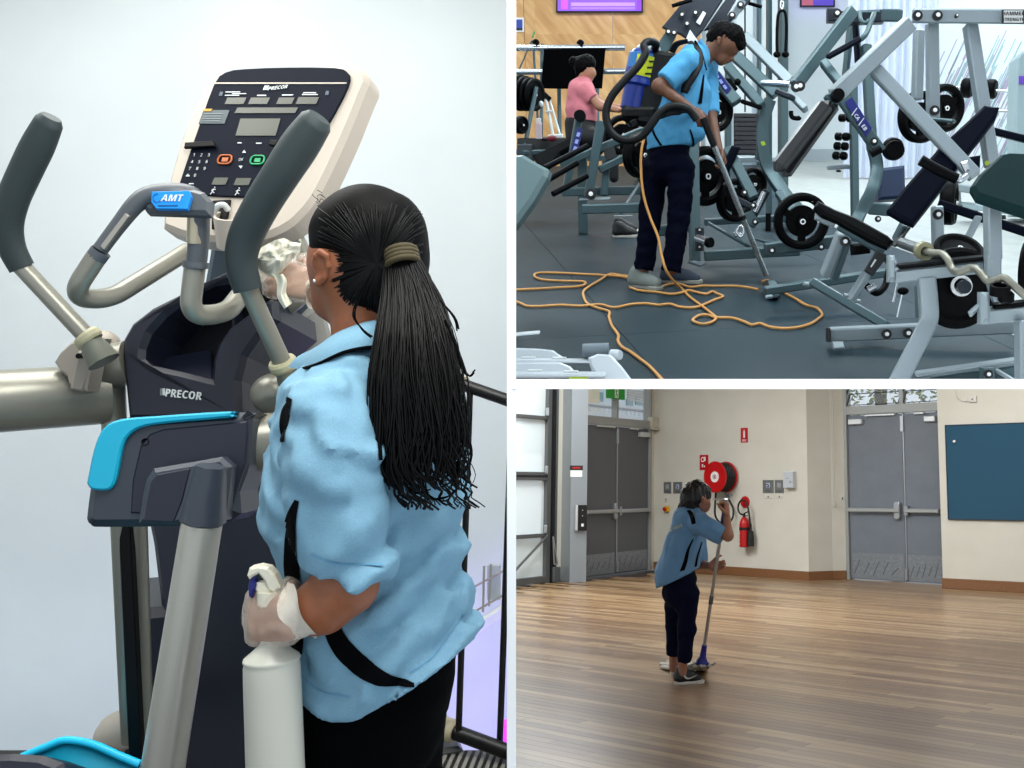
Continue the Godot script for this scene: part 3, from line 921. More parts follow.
func double_doors(num: int, w: Transform3D, xl: float, xm: float, xr: float, yt: float, yb: float, kick: float, fm: Material, dm: Material, label: String, ytop: float):
	var t := struct("door_%d" % num, 3, w * Vector3(xm, 0, 0), label, "door")
	where[t].append(true)
	var f := hm(w)
	var steel := mat("brushed_steel", Color(0.68, 0.69, 0.70), 0.35, 0.85)
	var pale := mat("bar_grey", Color(0.66, 0.67, 0.67), 0.4, 0.5)
	var tr := yt + 0.13
	wbox(f, xl - 0.06, xl, 0, ytop, -0.12, 0.02, 0.004); wbox(f, xr, xr + 0.06, 0, ytop, -0.12, 0.02, 0.004)
	wbox(f, xl, xr, yt, tr, -0.12, 0.02, 0.004); wbox(f, xm - 0.035, xm + 0.035, tr, ytop, -0.10, 0.0, 0.004)
	wbox(f, xl, xr, ytop - 0.07, ytop, -0.12, 0.02)
	obj("door_frame", f, fm, t)
	for s in [0, 1]:
		var a: float = xl + 0.006 if s == 0 else xm + 0.006
		var b: float = xm - 0.006 if s == 0 else xr - 0.006
		var leaf := obj("door_leaf", wbox(hm(w), a, b, 0.012, yt - 0.012, -0.07, -0.02, 0.003), dm, t)
		# kick plate of protective film in strips
		obj("kick_plate", wbox(hm(w), a + 0.03, b - 0.03, 0.03, kick, -0.02, -0.017), grain("kick_film", Color(0.42, 0.44, 0.46), Color(0.56, 0.58, 0.60), 0.35, 0.2, 0.06, 1.2, 0.0, 9), leaf)
		var km := hm(w)
		var rr := RandomNumberGenerator.new(); rr.seed = 40 + num * 2 + s
		for q in 5:
			var x0: float = a + 0.06 + (b - a - 0.12) * q / 5.0
			km.bar(Vector3(x0, 0.07 + rr.randf() * 0.05, -0.0165), Vector3(x0 + (b - a) * 0.11, 0.20 + rr.randf() * 0.1, -0.0165), 0.014, 0.001, Vector3(0, 0, 1), 0.0)
		obj("print", km, mat("film_print", Color(0.30, 0.32, 0.34), 0.5), leaf)
		# push bar
		var pb := hm(w)
		var x_in: float = b - 0.03 if s == 0 else a + 0.03
		var x_out: float = a + 0.02 if s == 0 else b - 0.02
		wbox(pb, x_in, x_out, yb - 0.03, yb + 0.03, 0.03, 0.075, 0.012)
		wbox(pb, x_out - 0.03 * signf(x_out - x_in), x_out, yb - 0.035, yb + 0.035, -0.02, 0.06, 0.01)
		var bar := obj("push_bar", pb, pale, leaf)
		var lk := hm(w)
		var xk: float = x_in - 0.06 if s == 0 else x_in + 0.02
		lk.prism(poly([Vector2(xk - 0.05, yb - 0.1), Vector2(xk - 0.03, yb - 0.13), Vector2(xk + 0.03, yb - 0.13), Vector2(xk + 0.05, yb - 0.1), Vector2(xk + 0.05, yb + 0.1), Vector2(xk + 0.03, yb + 0.13), Vector2(xk - 0.03, yb + 0.13), Vector2(xk - 0.05, yb + 0.1)]) if s == 0 else poly([Vector2(xk - 0.035, yb - 0.07), Vector2(xk + 0.035, yb - 0.07), Vector2(xk + 0.035, yb + 0.07), Vector2(xk - 0.035, yb + 0.07)]), -0.02, 0.05, 0.008)
		obj("lock_case", lk, steel, leaf)
		# closer
		var cl := hm(w)
		var c0: float = a + 0.04 if s == 0 else b - 0.04
		var c1: float = c0 + 0.26 * (b - a) if s == 0 else c0 - 0.3 * (b - a)
		if num == 2 or s == 1: wbox(cl, c0, c1, yt - 0.15, yt - 0.07, -0.02, 0.05, 0.008)
		wbox(cl, lerpf(a, b, 0.35), lerpf(a, b, 0.9 if s == 0 else 0.62), yt - 0.035, yt - 0.008, -0.01, 0.03, 0.003)
		obj("door_closer", cl, mat("closer_silver", Color(0.80, 0.81, 0.81), 0.35, 0.5), leaf)
	# rods on the meeting edges
	var rd := hm(w)
	wbox(rd, xm + 0.008, xm + 0.03, 0.05, yt - 0.02, -0.02, -0.005, 0.003)
	wbox(rd, xm - 0.02, xm + 0.035, yt - 0.28, yt - 0.05, -0.02, 0.012, 0.004); wbox(rd, xm + 0.0, xm + 0.04, 0.03, 0.2, -0.02, 0.02, 0.006)
	obj("shoot_bolt", rd, steel, t)
	# glazed light over the doors
	var wn := struct("window_%d" % num, 3, w * Vector3(xm, tr, 0), "glazed light over the " + ("dark grey exit doors" if num == 1 else "blue grey exit doors"), "window")
	where[wn].append(true)
	var gm := mat("clear_glass", Color(0.9, 0.95, 0.95, 0.12), 0.02, 0.0, {"transparency": BaseMaterial3D.TRANSPARENCY_ALPHA})
	for s in [0, 1]:
		var a: float = xl if s == 0 else xm + 0.035
		var b: float = xm - 0.035 if s == 0 else xr
		if num == 1:
			obj("pane", wbox(hm(w), a, b, tr, ytop - 0.07, -0.06, -0.054), gm, wn)
		else:
			# louvre blades
			for k in 5:
				var y0 := tr + 0.02 + 0.17 * k
				var lv := hm(w)
				lv.box(Vector3((a + b) * 0.5, y0 + 0.085, -0.05), Vector3(b - a - 0.02, 0.19, 0.006), 0.0, Basis(Vector3.RIGHT, -0.5))
				obj("pane", lv, gm, wn)
				var cp := hm(w)
				for e in [a + 0.012, b - 0.012]:
					cp.box(Vector3(e, y0 + 0.085, -0.05), Vector3(0.012, 0.19, 0.014), 0.0, Basis(Vector3.RIGHT, -0.5))
				cp.box(Vector3((a + b) * 0.5, y0 + 0.003, -0.095), Vector3(b - a - 0.02, 0.012, 0.012))
				obj("louvre_clip", cp, mat("clip_dark", Color(0.12, 0.12, 0.12), 0.5), wn)

func glazed_doors(w: Transform3D):
	var i := 3
	var fm := mat("glazed_frame", Color(0.36, 0.37, 0.37), 0.45, 0.4)
	var dk := mat("track_dark", Color(0.10, 0.10, 0.105), 0.5, 0.3)
	var frost := mat("frosted_glass", Color(0.93, 0.97, 0.97, 0.5), 0.6, 0.0, {"transparency": BaseMaterial3D.TRANSPARENCY_ALPHA})
	var x1 := on(w, i, 551, 500).x; var x0 := on(w, i, 510, 500).x - 0.55
	var span := x1 - x0
	var ys := [0.06, on(w, i, 535, 536).y, on(w, i, 530, 476).y, on(w, i, 530, 416.5).y, 3.9]
	var hs := [0.09, 0.055, 0.12, 0.05, 0.1]
	for k in 5:
		var t := struct("door_%d" % (3 + k), 3, w * Vector3(x1 - span * k, 0, 0), "tall panel door of frosted glass in grey metal frames on the window wall", "door")
		where[t].append(true)
		var a := x1 - span * (k + 1); var b := x1 - span * k
		var f := hm(w)
		wbox(f, b - 0.11, b, 0.0, 3.9, -0.10, 0.0, 0.004); wbox(f, a, a + 0.1, 0.0, 3.9, -0.10, 0.0, 0.004)
		obj("stile", f, fm, t)
		for q in ys.size():
			obj("rail", wbox(hm(w), a + 0.1, b - 0.11, ys[q] - hs[q] * 0.5, ys[q] + hs[q] * 0.5, -0.10, 0.005, 0.004), fm, t)
			if q < 4: obj("pane", wbox(hm(w), a + 0.1, b - 0.11, ys[q] + hs[q] * 0.5, ys[q + 1] - hs[q + 1] * 0.5, -0.06, -0.052), frost, t)
		if k == 0:
			obj("seam", wbox(hm(w), a + 0.1, b - 0.11, ys[2] - 0.012, ys[2] + 0.012, 0.005, 0.012), dk, t)
			var br := hm(w)
			br.bar(Vector3(on(w, i, 517, 560).x - 0.1, on(w, i, 517, 562).y - 0.12, 0.03), Vector3(on(w, i, 546, 538).x, ys[1], 0.03), 0.03, 0.03)
			obj("brace", br, fm, t)
			var hk := hm(w)
			for q in [1, 2, 3]:
				hk.box(Vector3(b - 0.16, ys[q] + 0.09, 0.02), Vector3(0.035, 0.12, 0.05), 0.01)
			hk.bar(Vector3(b - 0.02, ys[1] - 0.02, 0.06), Vector3(b + 0.1, ys[1] - 0.42, 0.06), 0.025, 0.025)
			hk.bar(Vector3(b - 0.02, ys[1] - 0.02, 0.06), Vector3(b + 0.02, ys[1] - 0.42, 0.06), 0.02, 0.02)
			hk.bar(Vector3(b + 0.02, ys[1] - 0.42, 0.06), Vector3(b + 0.1, ys[1] - 0.42, 0.06), 0.02, 0.02)
			obj("latch", hk, mat("brushed_steel"), t)
	# dark track beside the panels
	var tr := struct("trim_1", 3, w * Vector3(x1, 0, 0), "dark guide track beside the frosted panel door", "trim")
	where[tr].append(true)
	var m := hm(w)
	wbox(m, x1 + 0.01, x1 + 0.07, 0, 3.9, -0.1, 0.03); wbox(m, x1 + 0.09, x1 + 0.22, 0.0, 3.9, -0.1, -0.02)
	obj("track", m, dk, tr)
	obj("rail", wbox(hm(w), x1 + 0.065, x1 + 0.095, 0.0, 3.9, -0.06, 0.05), fm, tr)
	obj("foot_block", wbox(hm(w), x1 + 0.02, x1 + 0.2, 0.0, 0.22, -0.02, 0.06, 0.01), fm, tr)
	# square column
	var c := thing("steel_column", i, fl(i, 577, 581), "square silver grey column between the frosted panel door and the dark doors", "column")
	where[c].append(true)
	var e := fl(i, 569.5, 582.5); var g := fl(i, 586, 582)
	var cu := (g - e).normalized(); var cn := cu.cross(Vector3.UP)
	if cn.z < 0: cn = -cn
	var cw := (g - e).length()
	var lft := fl(i, 557.5, 581) - e
	var q := MB.new()
	var pg := PackedVector2Array()
	var top := 4.1
	var A := [e, g, g + lft * 0.9, e + lft]
	for k in 4:
		var a: Vector3 = A[k]; var b: Vector3 = A[(k + 1) % 4]
		q.quad(a, b, b + Vector3.UP * top, a + Vector3.UP * top)
	obj("post", q, mat("column_silver", Color(0.60, 0.63, 0.65), 0.38, 0.55), c)
	var WC := Transform3D(Basis(cu, Vector3.UP, cn), e)
	# things on the column
	var s := thing("warning_plate", i, WC * Vector3(cw * 0.45, 1.85, 0.0), "small dark and white notice plate stuck on the silver column", "sign")
	where[s].append(true)
	var p1 := on(WC, i, 570.5, 465.5); var p2 := on(WC, i, 582, 477)
	obj("plate", wbox(hm(WC), p1.x, p2.x, p2.y, lerpf(p1.y, p2.y, 0.42), 0.0, 0.006), mat("sign_white", Color(0.88, 0.88, 0.87), 0.5), s)
	obj("band", wbox(hm(WC), p1.x - 0.01, p2.x + 0.01, lerpf(p1.y, p2.y, 0.42), p1.y, 0.0, 0.007), mat("sign_dark", Color(0.13, 0.09, 0.09), 0.5), s)
	obj("lettering", wbox(hm(WC), p1.x + 0.03, p2.x - 0.03, lerpf(p1.y, p2.y, 0.26), lerpf(p1.y, p2.y, 0.14), 0.007, 0.008), mat("sign_red", Color(0.75, 0.05, 0.07), 0.5), s)
	var r := thing("access_reader", i, WC * Vector3(cw * 0.7, 1.1, 0.0), "black card reader with a silver edge on the column beside the dark doors", "reader")
	where[r].append(true)
	p1 = on(WC, i, 574.5, 505); p2 = on(WC, i, 585.5, 530.5)
	obj("case", wbox(hm(WC), p1.x + 0.035, p2.x, p2.y, p1.y, 0.002, 0.07, 0.006), mat("black_plastic", Color(0.03, 0.03, 0.032), 0.35), r)
	obj("side_cover", wbox(hm(WC), p1.x, p1.x + 0.035, p2.y, p1.y, 0.002, 0.075, 0.008), mat("closer_silver"), r)
	var rm := hm(WC)
	var mx := (p1.x + 0.035 + p2.x) * 0.5
	rm.box(Vector3(mx, lerpf(p1.y, p2.y, 0.2), 0.071), Vector3(0.012, 0.012, 0.004)); rm.box(Vector3(mx, lerpf(p1.y, p2.y, 0.42), 0.071), Vector3(0.012, 0.012, 0.004)); rm.box(Vector3(mx, lerpf(p1.y, p2.y, 0.78), 0.071), Vector3(0.035, 0.04, 0.004))
	obj("symbol", rm, mat("sign_white"), r)
func flat_on(w: Transform3D, x0: float, y0: float, x1: float, y1: float, z0: float, z1: float, bev := 0.0) -> MB:
	# a flat piece on a wall between two picture corners
	var a := on(w, 3, x0, y0); var b := on(w, 3, x1, y1)
	return wbox(hm(w), a.x, b.x, b.y, a.y, z0, z1, bev)
func plain(called: String, w: Transform3D, px: float, py: float, label: String, cat: String, group := "") -> Node3D:
	var t := thing(called, 3, w * on(w, 3, px, py), label, cat, group)
	where[t].append(true)
	return t
func hall_fittings(WA: Transform3D, WB: Transform3D, WR: Transform3D, WQ: Transform3D, WD: Transform3D, WS: Transform3D):
	var red := mat("fire_red", Color(0.70, 0.035, 0.05), 0.38)
	var white := mat("sign_white"); var black := mat("rubber_black", Color(0.025, 0.025, 0.027), 0.5)
	var steel := mat("brushed_steel"); var grey := mat("plate_grey", Color(0.50, 0.51, 0.51), 0.4, 0.5)
	# ---- hose reel
	var c := on(WB, 3, 728, 477)
	var t := plain("fire_hose_reel", WB, 728, 477, "red wall hose reel with wound black hose and a white hub label", "hose reel")
	var r := 0.245
	for z in [0.05, 0.30]:
		var d := hm(WB); d.lathe([Vector2(0, -0.008), Vector2(r - 0.008, -0.008), Vector2(r, -0.004), Vector2(r, 0.004), Vector2(r - 0.02, 0.008), Vector2(r - 0.05, 0.003), Vector2(0, 0.003)], Vector3(c.x, c.y, z), Vector3(0, 0, 1), 40)
		obj("reel_disc", d, red, t)
	var h := hm(WB)
	for k in 6: for j in 2:
		var ring := []
		for q in 33: ring.append(Vector3(c.x + cos(TAU * q / 32) * (r - 0.035 - j * 0.03), c.y + sin(TAU * q / 32) * (r - 0.035 - j * 0.03), 0.08 + k * 0.037))
		h.tube(ring, 0.018, 8, false)
	h.lathe([Vector2(0.12, 0.06), Vector2(0.12, 0.29)], Vector3(c.x, c.y, 0), Vector3(0, 0, 1), 20)
	obj("wound_hose", h, black, t)
	var hb := hm(WB); hb.lathe([Vector2(0, 0.012), Vector2(0.085, 0.012), Vector2(0.085, 0.0)], Vector3(c.x, c.y, 0.302), Vector3(0, 0, 1), 28)
	obj("hub_label", hb, white, t)
	var mk := hm(WB)
	for a in [0.6, -0.5, 1.5]: mk.box(Vector3(c.x, c.y, 0.315), Vector3(0.085, 0.008, 0.002), 0, Basis(Vector3(0, 0, 1), a))
	mk.lathe([Vector2(0.030, 0.0), Vector2(0.036, 0.0), Vector2(0.036, 0.003), Vector2(0.030, 0.003)], Vector3(c.x, c.y, 0.314), Vector3(0, 0, 1), 20)
	obj("hub_mark", mk, mat("hub_mark", Color(0.55, 0.30, 0.30), 0.6), t)
	var br := hm(WB)
	wbox(br, c.x - 0.02, c.x + 0.03, c.y - 0.36, c.y - 0.2, 0.002, 0.05, 0.004); wbox(br, c.x - 0.02, c.x + 0.02, c.y - 0.36, c.y - 0.33, 0.002, 0.34, 0.004)
	wbox(br, c.x - 0.01, c.x + 0.09, c.y - 0.31, c.y - 0.27, 0.02, 0.06, 0.006); wbox(br, c.x - 0.035, c.x + 0.035, c.y - 0.03, c.y + 0.03, 0.002, 0.29, 0.004)
	obj("bracket", br, steel, t)
	var hs := hm(WB)
	hs.tube(curve([Vector3(c.x - 0.02, c.y - 0.22, 0.26), Vector3(c.x - 0.04, c.y - 0.42, 0.26), Vector3(c.x - 0.05, c.y - 0.62, 0.24), Vector3(c.x + 0.06, c.y - 0.74, 0.18), Vector3(c.x + 0.17, c.y - 0.66, 0.10), Vector3(c.x + 0.16, c.y - 0.50, 0.06), Vector3(c.x + 0.06, c.y - 0.36, 0.05)]), 0.016, 8)
	obj("feed_hose", hs, black, t)
	obj("yellow_tag", wbox(hm(WB), c.x - 0.14, c.x - 0.07, c.y - 0.50, c.y - 0.38, 0.06, 0.066), mat("tag_yellow", Color(0.78, 0.62, 0.05), 0.5), t)
	# ---- signs
	t = plain("hose_reel_sign", WB, 704, 462, "red and white pictogram sign beside the hose reel", "sign")
	obj("plate", flat_on(WB, 700, 455, 708.5, 470, 0, 0.008), red, t)
	var sg := hm(WB)
	var q0 := on(WB, 3, 704, 462)
	sg.lathe([Vector2(0.025, 0.011), Vector2(0.042, 0.011), Vector2(0.042, 0.008)], Vector3(q0.x - 0.02, q0.y + 0.04, 0), Vector3(0, 0, 1), 16)
	sg.box(Vector3(q0.x + 0.03, q0.y + 0.05, 0.009), Vector3(0.035, 0.07, 0.003)); sg.box(Vector3(q0.x - 0.025, q0.y - 0.06, 0.009), Vector3(0.03, 0.05, 0.003)); sg.box(Vector3(q0.x + 0.02, q0.y - 0.07, 0.009), Vector3(0.02, 0.03, 0.003))
	obj("pictogram", sg, white, t)
	t = plain("extinguisher_sign", WB, 744.5, 435, "small upright red sign with a white extinguisher pictogram high on the wall", "sign")
	obj("plate", flat_on(WB, 741, 428, 748, 442.5, 0, 0.008), red, t)
	q0 = on(WB, 3, 744.5, 434)
	sg = hm(WB)
	sg.box(Vector3(q0.x, q0.y - 0.01, 0.009), Vector3(0.035, 0.1, 0.003)); sg.box(Vector3(q0.x, q0.y + 0.05, 0.009), Vector3(0.02, 0.03, 0.003)); sg.box(Vector3(q0.x, q0.y - 0.095, 0.009), Vector3(0.085, 0.012, 0.003)); sg.box(Vector3(q0.x, q0.y - 0.115, 0.009), Vector3(0.085, 0.006, 0.003))
	obj("pictogram", sg, white, t)
	# ---- extinguisher
	t = plain("fire_extinguisher", WB, 744, 532, "red fire extinguisher with a black discharge horn hung on the cream wall", "fire extinguisher")
	var b0 := on(WB, 3, 744.5, 547, 0.12); var b1 := on(WB, 3, 744.5, 517, 0.12)
	var H := b1.y - b0.y
	var e := hm(WB); e.lathe([Vector2(0, 0), Vector2(0.072, 0), Vector2(0.08, 0.012), Vector2(0.08, H * 0.74), Vector2(0.07, H * 0.85), Vector2(0.045, H * 0.95), Vector2(0.022, H), Vector2(0.0, H)], Vector3(b0.x, b0.y, 0.12), Vector3.UP, 24, false)
	obj("cylinder", e, red, t)
	var bd := hm(WB); bd.lathe([Vector2(0.0815, H * 0.56), Vector2(0.0815, H * 0.66)], Vector3(b0.x, b0.y, 0.12), Vector3.UP, 24)
	obj("band", bd, black, t)
	var lb := hm(WB)
	for yy in [[0.08, 0.14], [0.2, 0.3], [0.33, 0.36], [0.40, 0.52]]:
		lb.box(Vector3(b0.x - 0.05, b0.y + H * (yy[0] + yy[1]) * 0.5, 0.182), Vector3(0.05, H * (yy[1] - yy[0]), 0.006), 0, Basis(Vector3.UP, -0.65))
	obj("label_print", lb, mat("label_cream", Color(0.80, 0.74, 0.66), 0.6), t)
	var vl := hm(WB)
	vl.lathe([Vector2(0.02, 0), Vector2(0.02, 0.05), Vector2(0, 0.05)], Vector3(b0.x, b0.y + H, 0.12), Vector3.UP, 12); vl.bar(Vector3(b0.x - 0.01, b0.y + H + 0.05, 0.12), Vector3(b0.x + 0.10, b0.y + H + 0.085, 0.14), 0.02, 0.02); vl.bar(Vector3(b0.x - 0.01, b0.y + H + 0.02, 0.12), Vector3(b0.x + 0.09, b0.y + H + 0.02, 0.14), 0.02, 0.015)
	obj("valve_handle", vl, mat("valve_dark", Color(0.15, 0.14, 0.14), 0.4, 0.4), t)
	var ho := hm(WB)
	ho.tube(curve([Vector3(b0.x - 0.01, b0.y + H + 0.03, 0.12), Vector3(b0.x - 0.10, b0.y + H + 0.06, 0.12), Vector3(b0.x - 0.13, b0.y + H + 0.15, 0.12), Vector3(b0.x - 0.07, b0.y + H + 0.25, 0.12), Vector3(b0.x + 0.04, b0.y + H + 0.24, 0.13), Vector3(b0.x + 0.10, b0.y + H + 0.1, 0.13), Vector3(b0.x + 0.115, b0.y + H * 0.7, 0.11)]), 0.014, 8)
	obj("hose", ho, black, t)
	var hn := hm(WB); hn.lathe([Vector2(0, 0), Vector2(0.06, 0), Vector2(0.058, H * 0.3), Vector2(0.05, H * 0.48), Vector2(0.025, H * 0.52), Vector2(0.02, H * 0.75), Vector2(0, H * 0.75)], Vector3(b0.x + 0.115, b0.y + 0.015, 0.11), Vector3.UP, 18)
	obj("discharge_horn", hn, black, t)
	obj("wall_bracket", wbox(hm(WB), b0.x - 0.02, b0.x + 0.02, b0.y + H * 0.5, b0.y + H * 0.9, 0.002, 0.05), steel, t)
	t = plain("marker_disc", WB, 746, 502, "round red marker disc on the wall above the fire extinguisher", "sign")
	var q1 := on(WB, 3, 745.5, 502)
	var mdk := hm(WB); mdk.lathe([Vector2(0, 0.02), Vector2(0.088, 0.02), Vector2(0.09, 0.015), Vector2(0.09, 0)], Vector3(q1.x, q1.y, 0), Vector3(0, 0, 1), 28)
	obj("disc", mdk, red, t)
	# ---- plates
	var pl := [[664, 482, 671.5, 493.5, 0, "square grey switch plate on the wall next to the dark doors, the plain one"], [673.5, 482, 682.5, 493.5, 1, "square grey switch plate with a blue mark on the wall behind the mopping person"], [763, 480, 774, 493, 1, "square grey switch plate with a blue mark next to the white wall box"], [775, 480, 784, 493, 0, "plain grey switch plate directly beside the white wall box"]]
	for p in pl:
		t = plain("switch_plate", WB, p[0], p[3], p[5], "switch plate", "grey plates on the hose reel wall")
		obj("plate", flat_on(WB, p[0], p[1], p[2], p[3], 0, 0.012, 0.004), grey, t)
		var m0 := on(WB, 3, (p[0] + p[2]) * 0.5, p[1] * 0.6 + p[3] * 0.4)
		var mm := hm(WB)
		mm.box(Vector3(m0.x, m0.y, 0.013), Vector3(0.07, 0.07, 0.004), 0.001)
		obj("symbol", mm, mat("mark_pale", Color(0.60, 0.62, 0.62), 0.5) if p[4] == 0 else mat("mark_white", Color(0.72, 0.75, 0.80), 0.5), t)
		if p[4] == 1:
			var bm := hm(WB)
			bm.box(Vector3(m0.x - 0.012, m0.y + 0.012, 0.0155), Vector3(0.035, 0.016, 0.003)); bm.box(Vector3(m0.x + 0.012, m0.y - 0.008, 0.0155), Vector3(0.016, 0.04, 0.003)); bm.box(Vector3(m0.x + 0.0, m0.y - 0.022, 0.0155), Vector3(0.04, 0.014, 0.003))
			obj("blue_mark", bm, mat("mark_blue", Color(0.12, 0.20, 0.50), 0.5), t)
		var ln := hm(WB); var l0 := on(WB, 3, (p[0] + p[2]) * 0.5, p[3] - 2.0)
		ln.box(Vector3(l0.x, l0.y, 0.013), Vector3(0.11, 0.018, 0.002))
		obj("lettering", ln, mat("letter_grey", Color(0.35, 0.36, 0.37), 0.6), t)
	for p in [[765, 494.8, 772.5, 498.5, "pair of white socket covers under the grey plate by the wall box"], [777.5, 494.8, 782.5, 498.2, "small white socket cover under the plain plate by the wall box"], [665, 497, 668, 501.5, "small pale label under the grey plates next to the dark doors"]]:
		t = plain("socket_cover", WB, p[0], p[3], p[4], "socket")
		obj("cover", flat_on(WB, p[0], p[1], p[2], p[3], 0, 0.012, 0.003), mat("socket_white", Color(0.80, 0.79, 0.76), 0.5), t)
		var sc := on(WB, 3, (p[0] + p[2]) * 0.5, (p[1] + p[3]) * 0.5)
		obj("switch", wbox(hm(WB), sc.x - 0.012, sc.x + 0.012, sc.y - 0.012, sc.y + 0.012, 0.012, 0.016), mat("letter_grey"), t)
	t = plain("emergency_button", WB, 668, 509, "yellow boxed emergency button with a red knob by the dark doors", "button")
	var eb := on(WB, 3, 668, 509)
	obj("box", wbox(hm(WB), eb.x - 0.05, eb.x + 0.05, eb.y - 0.05, eb.y + 0.05, 0, 0.05, 0.012), mat("tag_yellow"), t)
	var kb := hm(WB); kb.lathe([Vector2(0, 0.10), Vector2(0.03, 0.10), Vector2(0.035, 0.085), Vector2(0.02, 0.06), Vector2(0.02, 0.05)], Vector3(eb.x, eb.y, 0), Vector3(0, 0, 1), 16)
	obj("knob", kb, red, t)
	t = plain("wall_box", WB, 792, 480, "white metal wall box next to the grey plates at the wall corner", "box")
	obj("case", flat_on(WB, 786.5, 471.5, 796.5, 488, 0, 0.09, 0.006), mat("box_white", Color(0.74, 0.76, 0.78), 0.4), t)
	var wb := on(WB, 3, 794, 482)
	obj("lock", wbox(hm(WB), wb.x - 0.012, wb.x + 0.012, wb.y - 0.015, wb.y + 0.015, 0.09, 0.1, 0.003), steel, t)
	obj("lid_mark", wbox(hm(WB), wb.x - 0.07, wb.x - 0.045, wb.y + 0.05, wb.y + 0.06, 0.09, 0.092), mat("letter_grey"), t)
	t = plain("detector_box", WB, 658, 424, "pale beige detector box in the corner over the dark doors", "detector")
	var dp := on(WB, 3, 656.5, 423)
	obj("case", wbox(hm(WB), dp.x - 0.07, dp.x + 0.07, dp.y - 0.09, dp.y + 0.1, 0, 0.18, 0.015), mat("beige_box", Color(0.70, 0.68, 0.62), 0.5), t)
	obj("lens", wbox(hm(WB), dp.x - 0.03, dp.x + 0.0, dp.y - 0.03, dp.y + 0.03, 0.18, 0.185), mat("valve_dark"), t)
	obj("shelf", wbox(hm(WB), dp.x - 0.08, dp.x + 0.1, dp.y - 0.12, dp.y - 0.09, 0, 0.19, 0.004), mat("beige_box"), t)
	# ---- exit sign
	t = plain("exit_sign", WA, 616, 395, "green exit sign with a white running figure over the dark doors", "sign")
	var x0 := on(WA, 3, 608, 388, 0.10); var x1 := on(WA, 3, 625, 400, 0.10)
	obj("box", wbox(hm(WA), x0.x, x1.x, x1.y, x1.y + 0.22, 0.06, 0.10, 0.004), mat("exit_green", Color(0.0, 0.42, 0.08), 0.4, 0.0, {"emission_enabled": true, "emission": Color(0.0, 0.42, 0.06), "emission_energy_multiplier": 0.35}), t)
	var cx := (x0.x + x1.x) * 0.5
	obj("door_symbol", wbox(hm(WA), cx - 0.055, cx + 0.055, x1.y + 0.015, x1.y + 0.205, 0.10, 0.103), mat("sign_white"), t)
	var rn := hm(WA); var ry := x1.y + 0.11
	rn.lathe([Vector2(0, 0.003), Vector2(0.016, 0.003), Vector2(0.016, 0)], Vector3(cx + 0.01, ry + 0.055, 0.103), Vector3(0, 0, 1), 12)
	for s in [[0.0, 0.035, -0.01, -0.02, 0.022], [-0.01, -0.02, 0.03, -0.05, 0.014], [-0.01, -0.02, -0.03, -0.075, 0.014], [0.03, -0.05, 0.012, -0.085, 0.012], [0.0, 0.03, 0.038, 0.005, 0.011], [0.0, 0.03, -0.035, 0.012, 0.011]]:
		rn.bar(Vector3(cx + s[0], ry + s[1], 0.1045), Vector3(cx + s[2], ry + s[3], 0.1045), s[4], 0.003, Vector3(0, 0, 1), 0.0)
	obj("running_figure", rn, mat("exit_green"), t)
	obj("hanger", wbox(hm(WA), cx - 0.02, cx + 0.02, x1.y + 0.22, 3.75, 0.06, 0.09), mat("door_frame_grey"), t)
	# ---- blind cord and switch on the return
	t = plain("blind_cord", WQ, 830, 445, "thin white blind cord hanging on the wall nib by the blue grey doors", "cord")
	var k0 := on(WQ, 3, 834.5, 503, 0.03)
	var cd := hm(WQ); cd.tube([Vector3(k0.x, k0.y, 0.03), Vector3(k0.x, 4.0, 0.03)], 0.008, 6)
	obj("cord", cd, mat("cord_white", Color(0.75, 0.74, 0.70), 0.6), t)
	var cw := hm(WQ); cw.lathe([Vector2(0, 0), Vector2(0.02, 0.01), Vector2(0.02, 0.05), Vector2(0.008, 0.07)], Vector3(k0.x, k0.y - 0.06, 0.03), Vector3.UP, 10)
	obj("weight", cw, mat("cord_white"), t)
	t = plain("light_switch", WQ, 841, 498, "tiny beige switch on the wall nib by the blue grey doors", "switch")
	var s0 := on(WQ, 3, 842, 498.5)
	obj("plate", wbox(hm(WQ), s0.x - 0.03, s0.x + 0.03, s0.y - 0.05, s0.y + 0.05, 0, 0.012, 0.003), mat("socket_white"), t)
	obj("rocker", wbox(hm(WQ), s0.x - 0.01, s0.x + 0.01, s0.y - 0.02, s0.y + 0.02, 0.012, 0.018, 0.002), mat("letter_grey"), t)
	# ---- pin board
	t = plain("pin_board", WS, 985, 472, "large dark blue fabric pin board on the cream wall", "pin board")
	var a := on(WS, 3, 945.5, 425); var b := on(WS, 3, 945.5, 519.5)
	obj("panel", wbox(hm(WS), a.x + 0.015, a.x + 3.2, b.y + 0.015, a.y - 0.015, 0, 0.024), grain("board_felt", Color(0.115, 0.275, 0.365), Color(0.14, 0.315, 0.405), 0.9, 0.0, 0.2, 6.0, 0.3, 12), t)
	var fr := hm(WS)
	for q in [[a.x, a.x + 0.015, b.y, a.y], [a.x, a.x + 3.2, b.y, b.y + 0.015], [a.x, a.x + 3.2, a.y - 0.015, a.y]]: wbox(fr, q[0], q[1], q[2], q[3], 0, 0.03, 0.003)
	obj("frame", fr, mat("board_edge", Color(0.08, 0.16, 0.22), 0.5), t)
	var pn := hm(WS); var pq := on(WS, 3, 955.5, 441.5)
	pn.lathe([Vector2(0, 0.03), Vector2(0.018, 0.025), Vector2(0.018, 0.0)], Vector3(pq.x, pq.y, 0.024), Vector3(0, 0, 1), 12)
	obj("pin", pn, white, t)
	t = plain("cable_socket", WS, 973, 399.5, "small white cable socket above the blue pin board", "socket")
	obj("plate", flat_on(WS, 969.5, 396.5, 977, 402, 0, 0.03, 0.004), mat("socket_white"), t)
	var cb := hm(WS); var c1 := on(WS, 3, 970, 400); var c2 := on(WS, 3, 956, 393)
